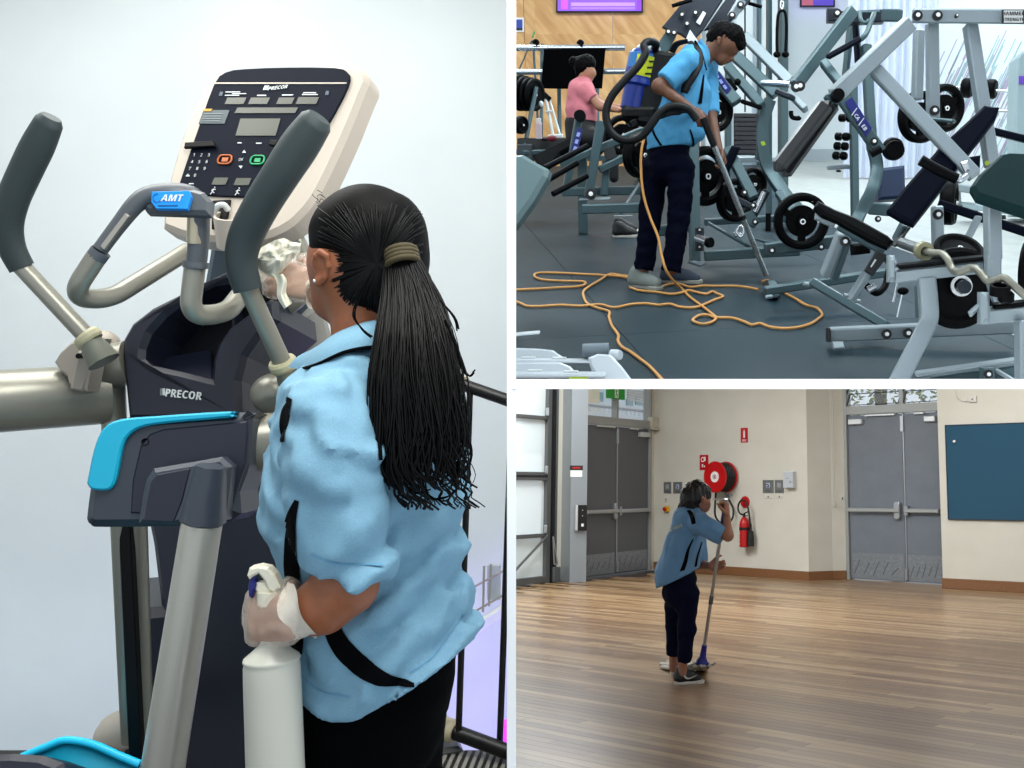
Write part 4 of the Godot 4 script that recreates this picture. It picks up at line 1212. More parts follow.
	cb.tube(curve([Vector3(c1.x, c1.y, 0.015), Vector3(lerpf(c1.x, c2.x, 0.5), c1.y - 0.01, 0.015), Vector3(c2.x, c2.y, 0.012), Vector3(c2.x - 0.02, c2.y + 0.3, 0.012)]), 0.006, 6)
	obj("cable", cb, mat("socket_white"), t)
	obj("dot", flat_on(WS, 972.5, 398.6, 974, 400, 0.03, 0.034), mat("letter_grey"), t)

func hall_outside(WA: Transform3D, WD: Transform3D):
	var w := mat("fence_white", Color(0.86, 0.88, 0.90), 0.6)
	var t := plain("balcony_railing", WA, 616, 420, "white picket railing outside the light over the dark doors", "railing")
	var z := -4.0
	var a := on(WA, 3, 560, 404, z); var b := on(WA, 3, 672, 420, z)
	var n := 26
	for k in n:
		var x := lerpf(a.x, b.x, (k + 0.5) / n)
		obj("picket", wbox(hm(WA), x - 0.035, x + 0.035, b.y, a.y + 0.05 - 0.0 * k, z - 0.02, z + 0.02), w, t)
	obj("rail", wbox(hm(WA), a.x, b.x, a.y, a.y + 0.09, z + 0.02, z + 0.06), w, t)
	obj("rail", wbox(hm(WA), a.x, b.x, b.y + 0.1, b.y + 0.16, z + 0.02, z + 0.06), mat("rail_violet", Color(0.55, 0.55, 0.68), 0.6), t)
	obj("slab", wbox(hm(WA), a.x, b.x, b.y - 0.3, b.y, z - 0.6, z + 0.1), w, t)
	t = plain("house", WA, 600, 410, "pale house with a cream corner and blue windows beyond the picket railing", "house")
	z = -9.0
	var c := on(WA, 3, 550, 380, z); var d := on(WA, 3, 680, 430, z)
	obj("wall", wbox(hm(WA), c.x - 1.0, d.x + 1.0, d.y - 1.0, c.y + 1.5, z - 0.2, z), mat("house_pale", Color(0.80, 0.84, 0.86), 0.8), t)
	var e := on(WA, 3, 588, 403, z)
	obj("corner", wbox(hm(WA), c.x - 1.0, e.x, d.y, c.y + 1.0, z, z + 0.4), mat("house_cream", Color(0.82, 0.74, 0.62), 0.8), t)
	for q in [[590, 391, 602, 402], [626, 399, 632, 406], [635, 397, 646, 406]]:
		var p0 := on(WA, 3, q[0], q[1], z); var p1 := on(WA, 3, q[2], q[3], z)
		obj("window", wbox(hm(WA), p0.x, p1.x, p1.y, p0.y, z, z + 0.05), mat("house_glass", Color(0.42, 0.55, 0.60), 0.2), t)
	for k in 5:
		var p0 := on(WA, 3, 627, 389 + k * 2.5, z)
		obj("board", wbox(hm(WA), p0.x, d.x + 1.0, p0.y - 0.05, p0.y, z, z + 0.06), mat("house_trim", Color(0.68, 0.66, 0.64), 0.8), t)
	# tree behind the louvres
	t = plain("tree", WD, 895, 400, "leafy yellow green tree outside the louvres over the blue grey doors", "tree")
	var rr := RandomNumberGenerator.new(); rr.seed = 77
	var cs := [Color(0.25, 0.33, 0.10), Color(0.38, 0.44, 0.14), Color(0.55, 0.55, 0.20), Color(0.16, 0.24, 0.10)]
	var p := on(WD, 3, 885, 396, -4.2)
	for k in 4:
		var lf := hm(WD)
		for q in 260:
			var o := p + Vector3(rr.randfn(0, 1.2), rr.randfn(0, 0.7), rr.randfn(0, 0.3))
			var bs := Basis(Vector3(rr.randfn(), rr.randfn(), rr.randfn()).normalized(), rr.randf() * TAU)
			lf.quad(o + bs * Vector3(-0.07, 0, 0), o + bs * Vector3(0, 0.025, 0.01), o + bs * Vector3(0.07, 0, 0), o + bs * Vector3(0, -0.025, 0.01))
		var ob := obj("foliage", lf, mat("leaf_%d" % k, cs[k], 0.6, 0.0, {"backlight_enabled": true, "backlight": cs[k]}), t)
		ob.set_meta("kind", "stuff")
	var tk := hm(WD)
	tk.tube(curve([Vector3(p.x, -0.5, -4.4), Vector3(p.x + 0.1, 2, -4.3), Vector3(p.x - 0.1, p.y, -4.2), Vector3(p.x + 0.3, p.y + 1.2, -4.2)]), 0.12, 8)
	obj("trunk", tk, mat("bark", Color(0.25, 0.19, 0.14), 0.9), t)
	# paving outside, seen by nothing but the light
	var g := struct("ground_outside", 3, Vector3.ZERO, "pale ground outside the hall", "ground")
	where[g].append(true)
	var gm := hm(WA); wbox(gm, -14, 12, -0.3, -0.12, -16, -0.2)
	obj("paving", gm, mat("paving", Color(0.6, 0.6, 0.58), 0.9), g)
# ================================================================= the cardio corner
func vr(i: int) -> Vector3: return RB[i].transposed() * Vector3.RIGHT
func vu(i: int) -> Vector3: return RB[i].transposed() * Vector3.UP
func vn(i: int) -> Vector3: return RB[i].transposed() * Vector3(0, 0, 1)
func pp(i: int, a: Array) -> Array:
	var o := []
	for q in a: o.append(at(i, q[0], q[1], q[2]))
	return o
# a plate lying in the plane (o, n) whose outline is given by sight lines; its face stands `lift` proud of the plane
func slab(i: int, pts: Array, o: Vector3, n: Vector3, thick: float, bev := 0.0, lift := 0.0, round_ := 0) -> MB:
	n = n.normalized()
	var x := (vr(i) - n * vr(i).dot(n)).normalized()
	var m := MB.new()
	m.xf = Transform3D(Basis(x, n.cross(x), n), o)
	var pl := []
	var src := pts
	if round_ > 0:
		src = []
		var c := []
		for q in pts: c.append(Vector2(q[0], q[1]))
		c.append(c[0])
		for q in curve(c, round_): src.append([q.x, q.y])
		src.pop_back()
	for q in src:
		var r := ray(i, q[0], q[1])
		var p := eye(i) + r * ((o - eye(i)).dot(n) / r.dot(n)) - o
		pl.append(Vector2(p.dot(x), p.dot(m.xf.basis.y)))
	m.prism(poly(pl), lift - thick, lift, bev)
	return m
func plane_pt(i: int, px: float, py: float, o: Vector3, n: Vector3) -> Vector3:
	var r := ray(i, px, py)
	return eye(i) + r * ((o - eye(i)).dot(n) / r.dot(n))
func px_rect(x0: float, y0: float, x1: float, y1: float, sh := 0.0) -> Array:
	return [[x0 + sh, y0], [x1 + sh, y0], [x1 - sh, y1], [x0 - sh, y1]]

func cardio():
	var i := 1
	var R := vr(i); var U := vu(i); var N := vn(i)
	var nh := Vector3(N.x, 0, N.z).normalized()
	# ---- room
	var paint := grain("cardio_paint", Color(0.80, 0.83, 0.835), Color(0.84, 0.865, 0.87), 0.7, 0.0, 0.01, 0.5)
	var wc := at(1, 253, 250, 4.25); wc.y = 0
	var rh := Vector3(R.x, 0, R.z).normalized()
	var W := Transform3D(Basis(rh, Vector3.UP, nh), wc)
	var t := struct("wall_cardio", i, wc, "plain pale grey wall behind the elliptical trainer", "wall")
	obj("plaster", wbox(hm(W), -2.4, 2.0, -1.2, 2.9, -0.12, 0.0), paint, t)
	t = struct("floor_cardio", i, wc, "dark ribbed floor of the cardio corner with pale lines", "floor")
	var fm := MB.new(); fm.xf = W
	var yedge := 0.82
	wbox(fm, -2.6, 2.0, -0.06, -0.004, yedge, 4.2)
	obj("base", fm, mat("floor_dark", Color(0.16, 0.16, 0.155), 0.7), t)
	# ribs of the matting near the railing
	var ribs := []
	for k in 46:
		var rb := MB.new(); rb.xf = W
		wbox(rb, 0.35 + k * 0.022, 0.361 + k * 0.022, -0.004, 0.003, yedge + 0.02, 2.6)
		obj("rib", rb, mat("rib_pale", Color(0.55, 0.54, 0.50), 0.6), t)
	t = struct("ceiling_cardio", i, wc, "white ceiling over the cardio corner", "ceiling")
	var cm := MB.new(); cm.xf = W
	wbox(cm, -2.6, 2.0, 2.85, 2.95, -0.1, 4.0)
	obj("panel", cm, mat("ceiling_white"), t)
	t = struct("wall_side", i, wc, "pale grey side wall of the cardio corner", "wall")
	obj("plaster", wbox(hm(W), -2.5, -2.4, -1.2, 2.9, -0.1, 4.0), paint, t)
	# low wall and glow of the stairwell beyond the railing
	t = struct("trim_stairwell", i, wc, "white sloping stair edge beyond the railing", "trim")
	var wn := nh
	var so := at(1, 490, 650, 4.05)
	obj("edge", slab(i, [[455, 638], [512, 600], [512, 612], [455, 652]], so, wn, 0.06, 0.005), mat("stair_white", Color(0.86, 0.87, 0.88), 0.6), t)
	t = thing("glow_tube", i, at(1, 513, 742, 4.0), "glowing violet light tube low in the stairwell behind the railing", "light")
	var gt := MB.new(); gt.tube([at(1, 508, 722, 4.05), at(1, 508, 770, 4.05)], 0.03, 12)
	obj("tube", gt, mat("violet_glow", Color(0.8, 0.2, 0.9), 0.4, 0.0, {"emission_enabled": true, "emission": Color(0.75, 0.10, 0.95), "emission_energy_multiplier": 1.3}), t)
	var ol := OmniLight3D.new(); ol.name = "tube_light"; ol.light_color = Color(0.55, 0.35, 1.0); ol.light_energy = 0.15; ol.omni_range = 12.0; ol.light_size = 0.1; ol.shadow_enabled = true
	t.add_child(ol); ol.position = at(1, 490, 760, 3.85) - at(1, 513, 742, 4.0)
	# wire rack on the wall
	t = thing("wire_rack", i, at(1, 488, 600, 4.08), "thin wire wall rack seen through the railing bars", "rack")
	for q in [[[472, 588, 505, 570]], [[474, 612, 505, 594]], [[491, 564, 489, 606]], [[484, 566, 483, 612]]]:
		for s in q: obj("wire", MB.new().tube([at(1, s[0], s[1], 4.08), at(1, s[2], s[3], 4.08)], 0.004, 6), mat("wire_grey", Color(0.62, 0.60, 0.56), 0.4, 0.4), t)
	var rp := slab(i, px_rect(487, 565, 500, 600), at(1, 488, 600, 4.1), wn, 0.02, 0.002)
	obj("back_panel", rp, mat("rack_panel", Color(0.72, 0.75, 0.77), 0.5), t)
	# ---- railing
	t = thing("railing", i, fl(i, 480, 742), "black steel railing with upright bars beside the ponytailed person", "railing")
	var bk := mat("rail_black", Color(0.022, 0.022, 0.026), 0.42, 0.2)
	var r0 := at(1, 461, 384, 3.46); var r1 := at(1, 530, 408, 3.36)
	obj("top_rail", MB.new().tube([r0, r1], 0.018, 14), bk, t)
	var l0 := at(1, 452, 731, 3.46); var l1 := at(1, 530, 760, 3.36)
	obj("bottom_rail", MB.new().tube([l0, l1], 0.022, 14), bk, t)
	for k in [[470.0, 458.5], [512.0, 499.5], [452.0, 441.0]]:
		var a := at(1, k[0], 388 + (k[0] - 461) * 0.35, 3.44); var b := at(1, k[1], 733 + (k[1] - 452) * 0.37, 3.44)
		obj("bar", MB.new().tube([a, b], 0.0095, 10), bk, t)
	obj("end_clamp", MB.new().lathe([Vector2(0, -0.02), Vector2(0.026, -0.02), Vector2(0.026, 0.012), Vector2(0, 0.012)], r0, r1 - r0, 14), mat("clamp_cream", Color(0.74, 0.70, 0.58), 0.5), t)
	var fc := MB.new(); fc.lathe([Vector2(0, -0.06), Vector2(0.032, -0.06), Vector2(0.034, 0.0), Vector2(0.028, 0.012), Vector2(0, 0.012)], l0, l1 - l0, 16)
	obj("foot_clamp", fc, mat("clamp_cream"), t)
	var ft := MB.new(); ft.box(at(1, 443, 748, 3.5), Vector3(0.10, 0.04, 0.12), 0.012)
	obj("foot_plate", ft, mat("steel_dark", Color(0.30, 0.31, 0.31), 0.4, 0.6), t)
	trainer_machine()
	cardio_person()

func trainer_machine():
	var i := 1
	var R := vr(i); var U := vu(i); var N := vn(i)
	var navy := grain("machine_navy", Color(0.060, 0.075, 0.135), Color(0.080, 0.098, 0.165), 0.45, 0.0, 0.4, 6.0, 0.15, 21)
	var dark := mat("machine_inner", Color(0.025, 0.03, 0.055), 0.55, 0.0, {"metallic_specular": 0.3})
	var teal := mat("machine_teal", Color(0.20, 0.26, 0.31), 0.4)
	var metal := grain("machine_metal", Color(0.52, 0.515, 0.47), Color(0.57, 0.56, 0.515), 0.32, 0.35, 0.3, 5.0, 0.05, 22)
	var cream := mat("machine_cream", Color(0.72, 0.68, 0.63), 0.45)
	var grip := grain("machine_grip", Color(0.15, 0.195, 0.205), Color(0.185, 0.23, 0.235), 0.55, 0.0, 0.5, 8.0, 0.25, 23)
	var grey := mat("machine_grey", Color(0.30, 0.32, 0.34), 0.45)
	var cyan := mat("machine_cyan", Color(0.0, 0.63, 0.76), 0.5)
	var base := fl(i, 180, 760); base = at(1, 190, 500, 2.75); base.y = 0
	var t := thing("elliptical_trainer", i, base, "navy and silver elliptical trainer with cyan trim and a tilted control panel", "exercise machine")
	# ---- console
	var co := at(1, 265, 150, 2.72)
	var cn := (N + U * 0.42 - R * 0.22).normalized()
	var shell := slab(i, [[160, 226], [162, 200], [170, 165], [184, 122], [201, 86], [218, 70], [252, 66], [300, 64], [348, 64], [362, 68], [367, 79], [362, 92], [344, 136], [318, 190], [300, 214], [284, 227], [262, 236], [228, 240], [188, 236]], co, cn, 0.075, 0.012, -0.004, 3)
	var con := obj("console", shell, cream, t)
	obj("face", slab(i, [[179.5, 186], [186, 166], [202, 120], [215, 84], [226, 73], [246, 69.5], [290, 68], [335, 68.5], [347, 72], [350, 80], [343, 98], [322, 135], [296, 172], [277, 190], [262, 196], [240, 197], [200, 195], [184, 192]], co, cn, 0.01, 0.001, 0.003, 2), mat("face_navy", Color(0.060, 0.080, 0.130), 0.6, 0.0, {"metallic_specular": 0.2}), con)
	obj("trim_line", slab(i, [[216, 83.4], [347.5, 83.4], [347, 84.8], [215.4, 84.8]], co, cn, 0.004, 0.0, 0.0045), cream, con)
	var lcd := mat("lcd_olive", Color(0.27, 0.28, 0.24), 0.3)
	for q in [[227, 98.5, 246, 105, 1.5], [250.5, 98.5, 269.5, 105, 1.5], [278.5, 98.5, 294, 105, 1.5], [298, 98, 318.5, 105, 1.5], [237, 108.5, 297.5, 114, 1.5], [239, 119.5, 279, 136.5, 2.5], [214, 178.5, 228, 185.5, 1.5], [236, 179, 251, 186, 1.5]]:
		obj("display", slab(i, px_rect(q[0], q[1], q[2], q[3], q[4]), co, cn, 0.003, 0.0, 0.0045), lcd, con)
	obj("sticker", slab(i, px_rect(202, 111, 228, 124.5, 2.5), co, cn, 0.003, 0.0, 0.0045), mat("sticker_grey", Color(0.27, 0.32, 0.34), 0.5), con)
	obj("sticker_band", slab(i, px_rect(205.5, 110, 213, 112.5, 0.5), co, cn, 0.003, 0.0, 0.006), mat("sticker_yellow", Color(0.72, 0.55, 0.10), 0.5), con)
	for k in 4: obj("sticker_line", slab(i, px_rect(205 - k * 0.7, 114.5 + k * 2.4, 224 - k * 0.8, 115.4 + k * 2.4), co, cn, 0.003, 0.0, 0.0055), mat("print_dim", Color(0.45, 0.48, 0.48), 0.5), con)
	var ledge := slab(i, [[188, 145], [216, 143.5], [218, 149], [187, 150.5]], co, cn, 0.01, 0.002, 0.014)
	obj("ledge", ledge, mat("ledge_black", Color(0.008, 0.009, 0.014), 0.5, 0.0, {"metallic_specular": 0.3}), con)
	obj("ledge", slab(i, [[274, 144], [283, 144], [279, 150], [273, 149]], co, cn, 0.01, 0.002, 0.02), mat("ledge_black"), con)
	var pw := mat("print_white", Color(0.80, 0.82, 0.82), 0.5)
	# round-cornered rings for stop and go
	for q in [[226, 160.5, Color(0.72, 0.36, 0.12), "stop_button"], [258.5, 161, Color(0.03, 0.60, 0.36), "go_button"]]:
		var ring := MB.new()
		var pts := []
		for z in rrect(13.5, 8.5, 3.5, 3): pts.append(plane_pt(i, q[0] + z.x - z.y * 0.25 * -1.0, q[1] - z.y, co, cn) + cn * 0.005)
		pts.append(pts[0])
		ring.tube(pts, 0.0022, 6, false)
		obj(q[3], ring, mat("ring_" + q[3], q[2], 0.4), con)
		obj("button_mark", slab(i, px_rect(q[0] - 3, q[1] - 2, q[0] + 3, q[1] + 2, 0.6), co, cn, 0.003, 0.0, 0.005), mat("ring_" + q[3]), con)
	# keypad and small print
	var kp := 0
	for ry in 4:
		for rx in 3:
			if ry == 3 and rx == 2: continue
			var x := 195.5 + rx * 7.3 - ry * 2.2; var y := 156.0 + ry * 6.8
			var g := MB.new()
			var s: String = ["1", "2", "3", "4", "5", "6", "7", "8", "9", "*", "0", "#"][ry * 3 + rx]
			g.text(s, 0.011, Transform3D(Basis(R - cn * R.dot(cn), U - cn * U.dot(cn), cn), plane_pt(i, x, y, co, cn) + cn * 0.005), 0.0006)
			obj("key_print", g, pw, con)
	for q in [[238.5, 143.2, 242.5, 144.2], [257, 143.6, 262.5, 144.6], [187, 176, 190.5, 177.2], [190, 184, 194.5, 185], [226.5, 92.5, 241, 93.4], [233, 94.2, 247, 95], [226, 95.8, 240, 96.6], [258, 95.8, 267, 96.9], [283, 95.4, 294, 96.5], [304, 93.2, 317, 94.1], [303, 95, 318.5, 96]]:
		obj("print", slab(i, px_rect(q[0], q[1], q[2], q[3], 0.2), co, cn, 0.002, 0.0, 0.0045), pw, con)
	for q in [[245, 152.6, 1.0], [241.5, 167.6, -1.0]]:
		obj("arrow", slab(i, [[q[0] - 2, q[1] + q[2] * 1.0], [q[0] + 2, q[1] + q[2] * 1.0], [q[0] + 0.2, q[1] - q[2] * 1.8]], co, cn, 0.002, 0.0, 0.0045), pw, con)
	for q in [[222, 94.8], [328, 94]]:
		obj("speaker_dots", slab(i, px_rect(q[0] - 1.6, q[1] - 2, q[0] + 1.6, q[1] + 2, 0.5), co, cn, 0.002, 0.0, 0.0045), mat("dot_grey", Color(0.24, 0.30, 0.36), 0.5), con)
	var tb := Basis((R - cn * R.dot(cn)).normalized(), (U - cn * U.dot(cn)).normalized(), cn)
	obj("lettering", MB.new().text("OK", 0.009, Transform3D(tb, plane_pt(i, 242, 160.6, co, cn) + cn * 0.005), 0.0006), pw, con)
	var sk := tb; sk.y = (tb.y + tb.x * 0.25)
	obj("lettering", MB.new().text("PRECOR", 0.013, Transform3D(sk, plane_pt(i, 279, 88.7, co, cn) + cn * 0.005), 0.0006, "Droid Sans", 700), pw, con)
	for k in 3: obj("lettering", slab(i, px_rect(265 + k * 1.6, 86.6, 266 + k * 1.6, 91, 0.9), co, cn, 0.002, 0.0, 0.0055), pw, con)
	for q in [[214.5, 192.0], [239, 193.0]]:
		var rn := MB.new(); var o := plane_pt(i, q[0], q[1], co, cn) + cn * 0.005
		for s in [[0.0, 0.006, -0.002, -0.001], [-0.002, -0.001, 0.004, -0.005], [-0.002, -0.001, -0.005, -0.008], [0.0, 0.005, 0.005, 0.003], [0.0, 0.005, -0.005, 0.002]]:
			rn.bar(o + tb.x * s[0] + tb.y * s[1], o + tb.x * s[2] + tb.y * s[3], 0.0018, 0.0008, cn, 0.0)
		rn.ball(o + tb.x * 0.0015 + tb.y * 0.009, Vector3.ONE * 0.0018, 8, 6)
		obj("figure_print", rn, pw, con)
	# cup holders under the panel
	var ch := MB.new()
	ch.lathe([Vector2(0.0, -0.06), Vector2(0.034, -0.06), Vector2(0.042, 0.0), Vector2(0.048, 0.0), Vector2(0.050, -0.07), Vector2(0.0, -0.08)], at(1, 236, 214, 2.66), U + N * 0.4, 24)
	obj("cup_holder", ch, cream, con)
	obj("socket_panel", slab(i, [[213, 201], [231, 200], [226, 227], [212, 229]], co, cn, 0.006, 0.001, 0.003), mat("ledge_black"), con)
	var rag := MB.new(); rag.tube(curve(pp(i, [[214, 212, 2.66], [218, 206, 2.65], [224, 205, 2.65], [228, 210, 2.66]]), 4), 0.007, 8)
	obj("plug", rag, pw, con)
	# ---- neck between console and body
	obj("neck", slab(i, [[212, 232], [268, 232], [286, 300], [200, 300]], at(1, 240, 260, 2.86), N + U * 0.2, 0.10, 0.015), teal, t)
	# ---- body shell, a deep U with a tray
	var bo := at(1, 190, 380, 2.62)
	var bn := (N + U * 0.30 - R * 0.18).normalized()
	var body := obj("body_shell", slab(i, [[120, 352], [121.5, 338], [130, 323], [150, 307.5], [194, 285.5], [229, 267.5], [236, 272], [234, 282], [213, 284.5], [197, 291], [165, 315], [149, 333], [143, 349], [142.5, 358], [148, 364], [180, 371], [210, 378.5], [211, 360], [216, 344], [227, 328], [248, 312], [268, 298], [276, 300], [278, 320], [258, 337], [245, 356], [239, 380], [240, 420], [127, 420]], bo, bn, 0.20, 0.012), navy, t)
	obj("tray", slab(i, [[142, 350], [150, 330], [197, 289], [240, 272], [262, 284], [262, 306], [214, 350], [212, 380], [146, 366]], bo, bn, 0.03, 0.0, -0.13), dark, t)
	obj("tray_floor", slab(i, [[148, 364], [160, 358], [210, 349], [213, 379], [180, 371]], bo - bn * 0.02, (bn + U * 1.6).normalized(), 0.01, 0.003), mat("tray_floor", Color(0.09, 0.11, 0.17), 0.35), t)
	obj("tray_divider", slab(i, [[211, 283], [213.5, 283], [213.5, 350], [211, 350]], bo, bn, 0.06, 0.0, -0.09), navy, t)
	obj("warning_label", slab(i, px_rect(239, 302, 249, 308), bo, bn, 0.01, 0.0, -0.115), mat("sticker_yellow"), t)
	obj("side_panel", slab(i, [[240, 420], [239, 380], [245, 357], [258, 338], [272, 329], [268, 350], [255, 378], [253, 420]], bo, (bn + R * 0.7).normalized(), 0.08, 0.006, -0.004), dark, t)
	var tx := MB.new()
	var lb := Basis((R - bn * R.dot(bn)).normalized(), (U - bn * U.dot(bn)).normalized(), bn); lb.x = (lb.x - lb.y * 0.13).normalized()
	tx.text("PRECOR", 0.0235, Transform3D(lb, plane_pt(i, 183.5, 394.6, bo, bn) + bn * 0.001), 0.002, "Droid Sans", 700)
	obj("lettering", tx, pw, body)
	for k in 4: obj("lettering", slab(i, px_rect(160.6 + k * 1.25, 388.6, 161.4 + k * 1.25, 395.4, 0.0), bo, bn, 0.003, 0.0, 0.002), mat("print_dim" if k < 2 else "print_white"), body)
	# pale flank on the far side
	obj("flank_panel", slab(i, [[274, 335], [282, 326], [316, 304], [326, 314], [334, 345], [318, 372], [272, 372]], at(1, 300, 335, 2.85), (N + R * 0.4 + U * 0.2).normalized(), 0.05, 0.01), mat("flank_grey", Color(0.55, 0.54, 0.52), 0.5), t)
	obj("flank_trim", MB.new().tube(curve(pp(i, [[262, 345, 2.78], [277, 327, 2.78], [296, 310, 2.78], [312, 296, 2.80]])), 0.016, 10), teal, t)
	obj("flank_edge", MB.new().tube(curve(pp(i, [[266, 352, 2.79], [280, 335, 2.79], [298, 318, 2.79], [316, 304, 2.80]])), 0.012, 10), mat("flank_light", Color(0.72, 0.72, 0.69), 0.4), t)
	# ---- lower column
	obj("column", slab(i, [[126, 418], [300, 418], [312, 780], [186, 900], [176, 740], [152, 545]], at(1, 200, 520, 2.66), N, 0.22, 0.012), navy, t)
	# ---- pivot hubs and frame tubes
	obj("hub", MB.new().ball(at(1, 275, 394, 2.60), Vector3(0.052, 0.046, 0.05), 20, 12), metal, t)
	obj("frame_tube", MB.new().tube(pp(i, [[-220, 416, 2.36], [106, 394, 2.72]]), 0.068, 24), metal, t)
	obj("frame_tube", MB.new().tube(pp(i, [[84, 372, 2.70], [130, 362, 2.70]]), 0.050, 20), metal, t)
	obj("frame_tube", MB.new().tube(pp(i, [[113, 385, 2.72], [116, 480, 2.72]]), 0.027, 16), metal, t)
	obj("pivot_cover", slab(i, [[58, 371], [52, 362], [58, 352], [70, 341], [84, 336], [97, 338], [92, 352], [89, 366], [84, 391], [76, 390], [67, 386], [65, 377]], at(1, 75, 365, 2.60), (N - R * 0.35 + U * 0.1).normalized(), 0.05, 0.008), mat("cover_cream", Color(0.60, 0.565, 0.52), 0.5), t)
	obj("pivot_cover", slab(i, [[78, 352], [92, 346], [88, 378], [83, 392], [70, 389]], at(1, 80, 366, 2.585), (N + R * 0.4).normalized(), 0.02, 0.004), mat("cover_cream"), t)
	obj("pivot_cover", MB.new().ball(at(1, 104, 350, 2.74), Vector3(0.04, 0.045, 0.04), 18, 10), mat("cover_cream"), t)
	obj("bolt", MB.new().lathe([Vector2(0, 0.004), Vector2(0.006, 0.004), Vector2(0.006, -0.01)], at(1, 79, 356, 2.572), N, 10), mat("ledge_black"), t)
	# ---- moving arms
	for s in [0, 1]:
		var gp := [[49, 122, 2.46], [38, 145, 2.47], [25, 172, 2.48], [13, 200, 2.49], [8, 225, 2.50], [12, 248, 2.51], [22, 268, 2.52]] if s == 0 else [[316, 122, 2.30], [300, 145, 2.31], [281, 174, 2.32], [261, 206, 2.34], [246, 236, 2.36], [241, 262, 2.37], [248, 290, 2.38]]
		var rd := curvef([14.0, 16.5, 16.5, 16.0, 15.0, 13.5, 12.5] if s == 0 else [15.5, 18.0, 17.5, 17.0, 16.5, 15.0, 13.5], 5)
		var rr := []
		for q in rd: rr.append(q * 0.84 * 2.4 / F)
		var cp := curve(pp(i, gp), 5)
		var first: Vector3 = cp[0] + (cp[0] - cp[1]).normalized() * 0.012
		cp.push_front(first); rr.push_front(rr[0] * 0.72)
		obj("hand_grip", MB.new().tube(cp, rr, 18, true, 1.25, N), grip, t)
		var a := at(1, 21, 266, 2.52) if s == 0 else at(1, 247, 286, 2.38)
		var b := at(1, 88, 338, 2.53) if s == 0 else at(1, 283, 364, 2.46)
		var e := at(1, 104, 362, 2.53) if s == 0 else at(1, 299, 395, 2.50)
		var d := (b - a).normalized()
		obj("arm_tube", MB.new().tube([a, b], 0.0185, 18), metal, t)
		var cl := MB.new()
		cl.lathe([Vector2(0.019, -0.01), Vector2(0.026, -0.01), Vector2(0.029, -0.004), Vector2(0.029, 0.006), Vector2(0.026, 0.012), Vector2(0.019, 0.012)], b, d, 24)
		obj("collar", cl, mat("collar_cream", Color(0.70, 0.68, 0.55), 0.5), t)
		obj("arm_socket", MB.new().tube([b + d * 0.01, b.lerp(e, 0.5), e], [0.026, 0.034, 0.040], 20, true, 0.8, N), mat("socket_green", Color(0.40, 0.41, 0.36), 0.45), t)
	# ---- fixed handlebars
	var hb := curve(pp(i, [[100, 250, 2.30], [118, 226, 2.31], [136, 204, 2.32], [150, 196, 2.33], [172, 194, 2.34], [190, 196, 2.35], [198, 206, 2.35], [199, 232, 2.36], [196, 268, 2.37]]), 6)
	var hr := curvef([0.017, 0.018, 0.021, 0.024, 0.026, 0.024, 0.023, 0.023, 0.0225], 6)
	obj("bar_sleeve", MB.new().tube(hb, hr, 16, true, 0.85, N), grey, t)
	obj("badge_mount", slab(i, [[138, 200], [143, 189], [152, 186], [188, 187], [203, 191], [211, 200], [209, 214], [146, 212]], at(1, 172, 200, 2.32), N + U * 0.35, 0.03, 0.008), grey, t)
	var bp := at(1, 172, 200, 2.30); var bq := (N + U * 0.35).normalized()
	var bd := obj("badge", slab(i, [[151.5, 191.5], [189, 190.5], [191, 196], [187, 209], [156, 208.5], [151, 202]], bp, bq, 0.012, 0.001, 0.0), mat("badge_blue", Color(0.05, 0.52, 0.85), 0.4), t)
	var bt := Basis((R - bq * R.dot(bq)).normalized(), (U - bq * U.dot(bq)).normalized(), bq)
	bt.y = bt.y + bt.x * 0.2
	obj("lettering", MB.new().text("AMT", 0.019, Transform3D(bt, plane_pt(i, 172.5, 198.5, bp, bq) + bq * 0.002), 0.001, "Droid Sans", 700), pw, bd)
	var ar := MB.new(); var apts := []
	for k in 10: apts.append(plane_pt(i, 157.5 + 4.2 * cos(0.5 + k * 0.5), 198.3 + 4.2 * sin(0.5 + k * 0.5), bp, bq) + bq * 0.002)
	ar.tube(apts, 0.0008, 5)
	obj("ring_print", ar, mat("badge_dark", Color(0.03, 0.30, 0.52), 0.5), bd)
	obj("print", slab(i, px_rect(158, 205.2, 178, 206.2), bp, bq, 0.003, 0.0, 0.0015), mat("badge_dark"), bd)
	obj("heart_plate", slab(i, [[100, 246], [125, 213], [129, 216], [104, 250]], at(1, 112, 232, 2.285), N, 0.01, 0.001), mat("plate_silver", Color(0.66, 0.64, 0.60), 0.3, 0.6), t)
	obj("heart_plate", MB.new().tube(pp(i, [[196, 214, 2.347], [195.5, 243, 2.354]]), 0.0165, 14), mat("plate_gold", Color(0.72, 0.68, 0.58), 0.28, 0.7), t)
	obj("bar_end", MB.new().tube(pp(i, [[101, 251, 2.30], [96, 258, 2.30]]), 0.0195, 14), grey, t)
	obj("bar_end", MB.new().tube(pp(i, [[196, 262, 2.37], [195.5, 268, 2.37]]), 0.0245, 16), grey, t)
	obj("bar_tube", MB.new().tube(bend(pp(i, [[97, 256, 2.30], [70, 297, 2.31], [108, 300, 2.40], [188, 251, 2.66]]), 0.075, 10), 0.0195, 18), metal, t)
	obj("bar_tube", MB.new().tube(bend(pp(i, [[195, 266, 2.37], [189, 316, 2.38], [226, 314, 2.44], [262, 268, 2.66]]), 0.085, 10), 0.0205, 18), metal, t)
	# far handlebar seen past the hand
	obj("bar_sleeve", MB.new().tube(curve(pp(i, [[250, 240, 2.72], [262, 237, 2.71], [278, 235, 2.70], [292, 236.5, 2.70]]), 4), 0.018, 14), mat("grip_dark", Color(0.08, 0.09, 0.10), 0.5), t)
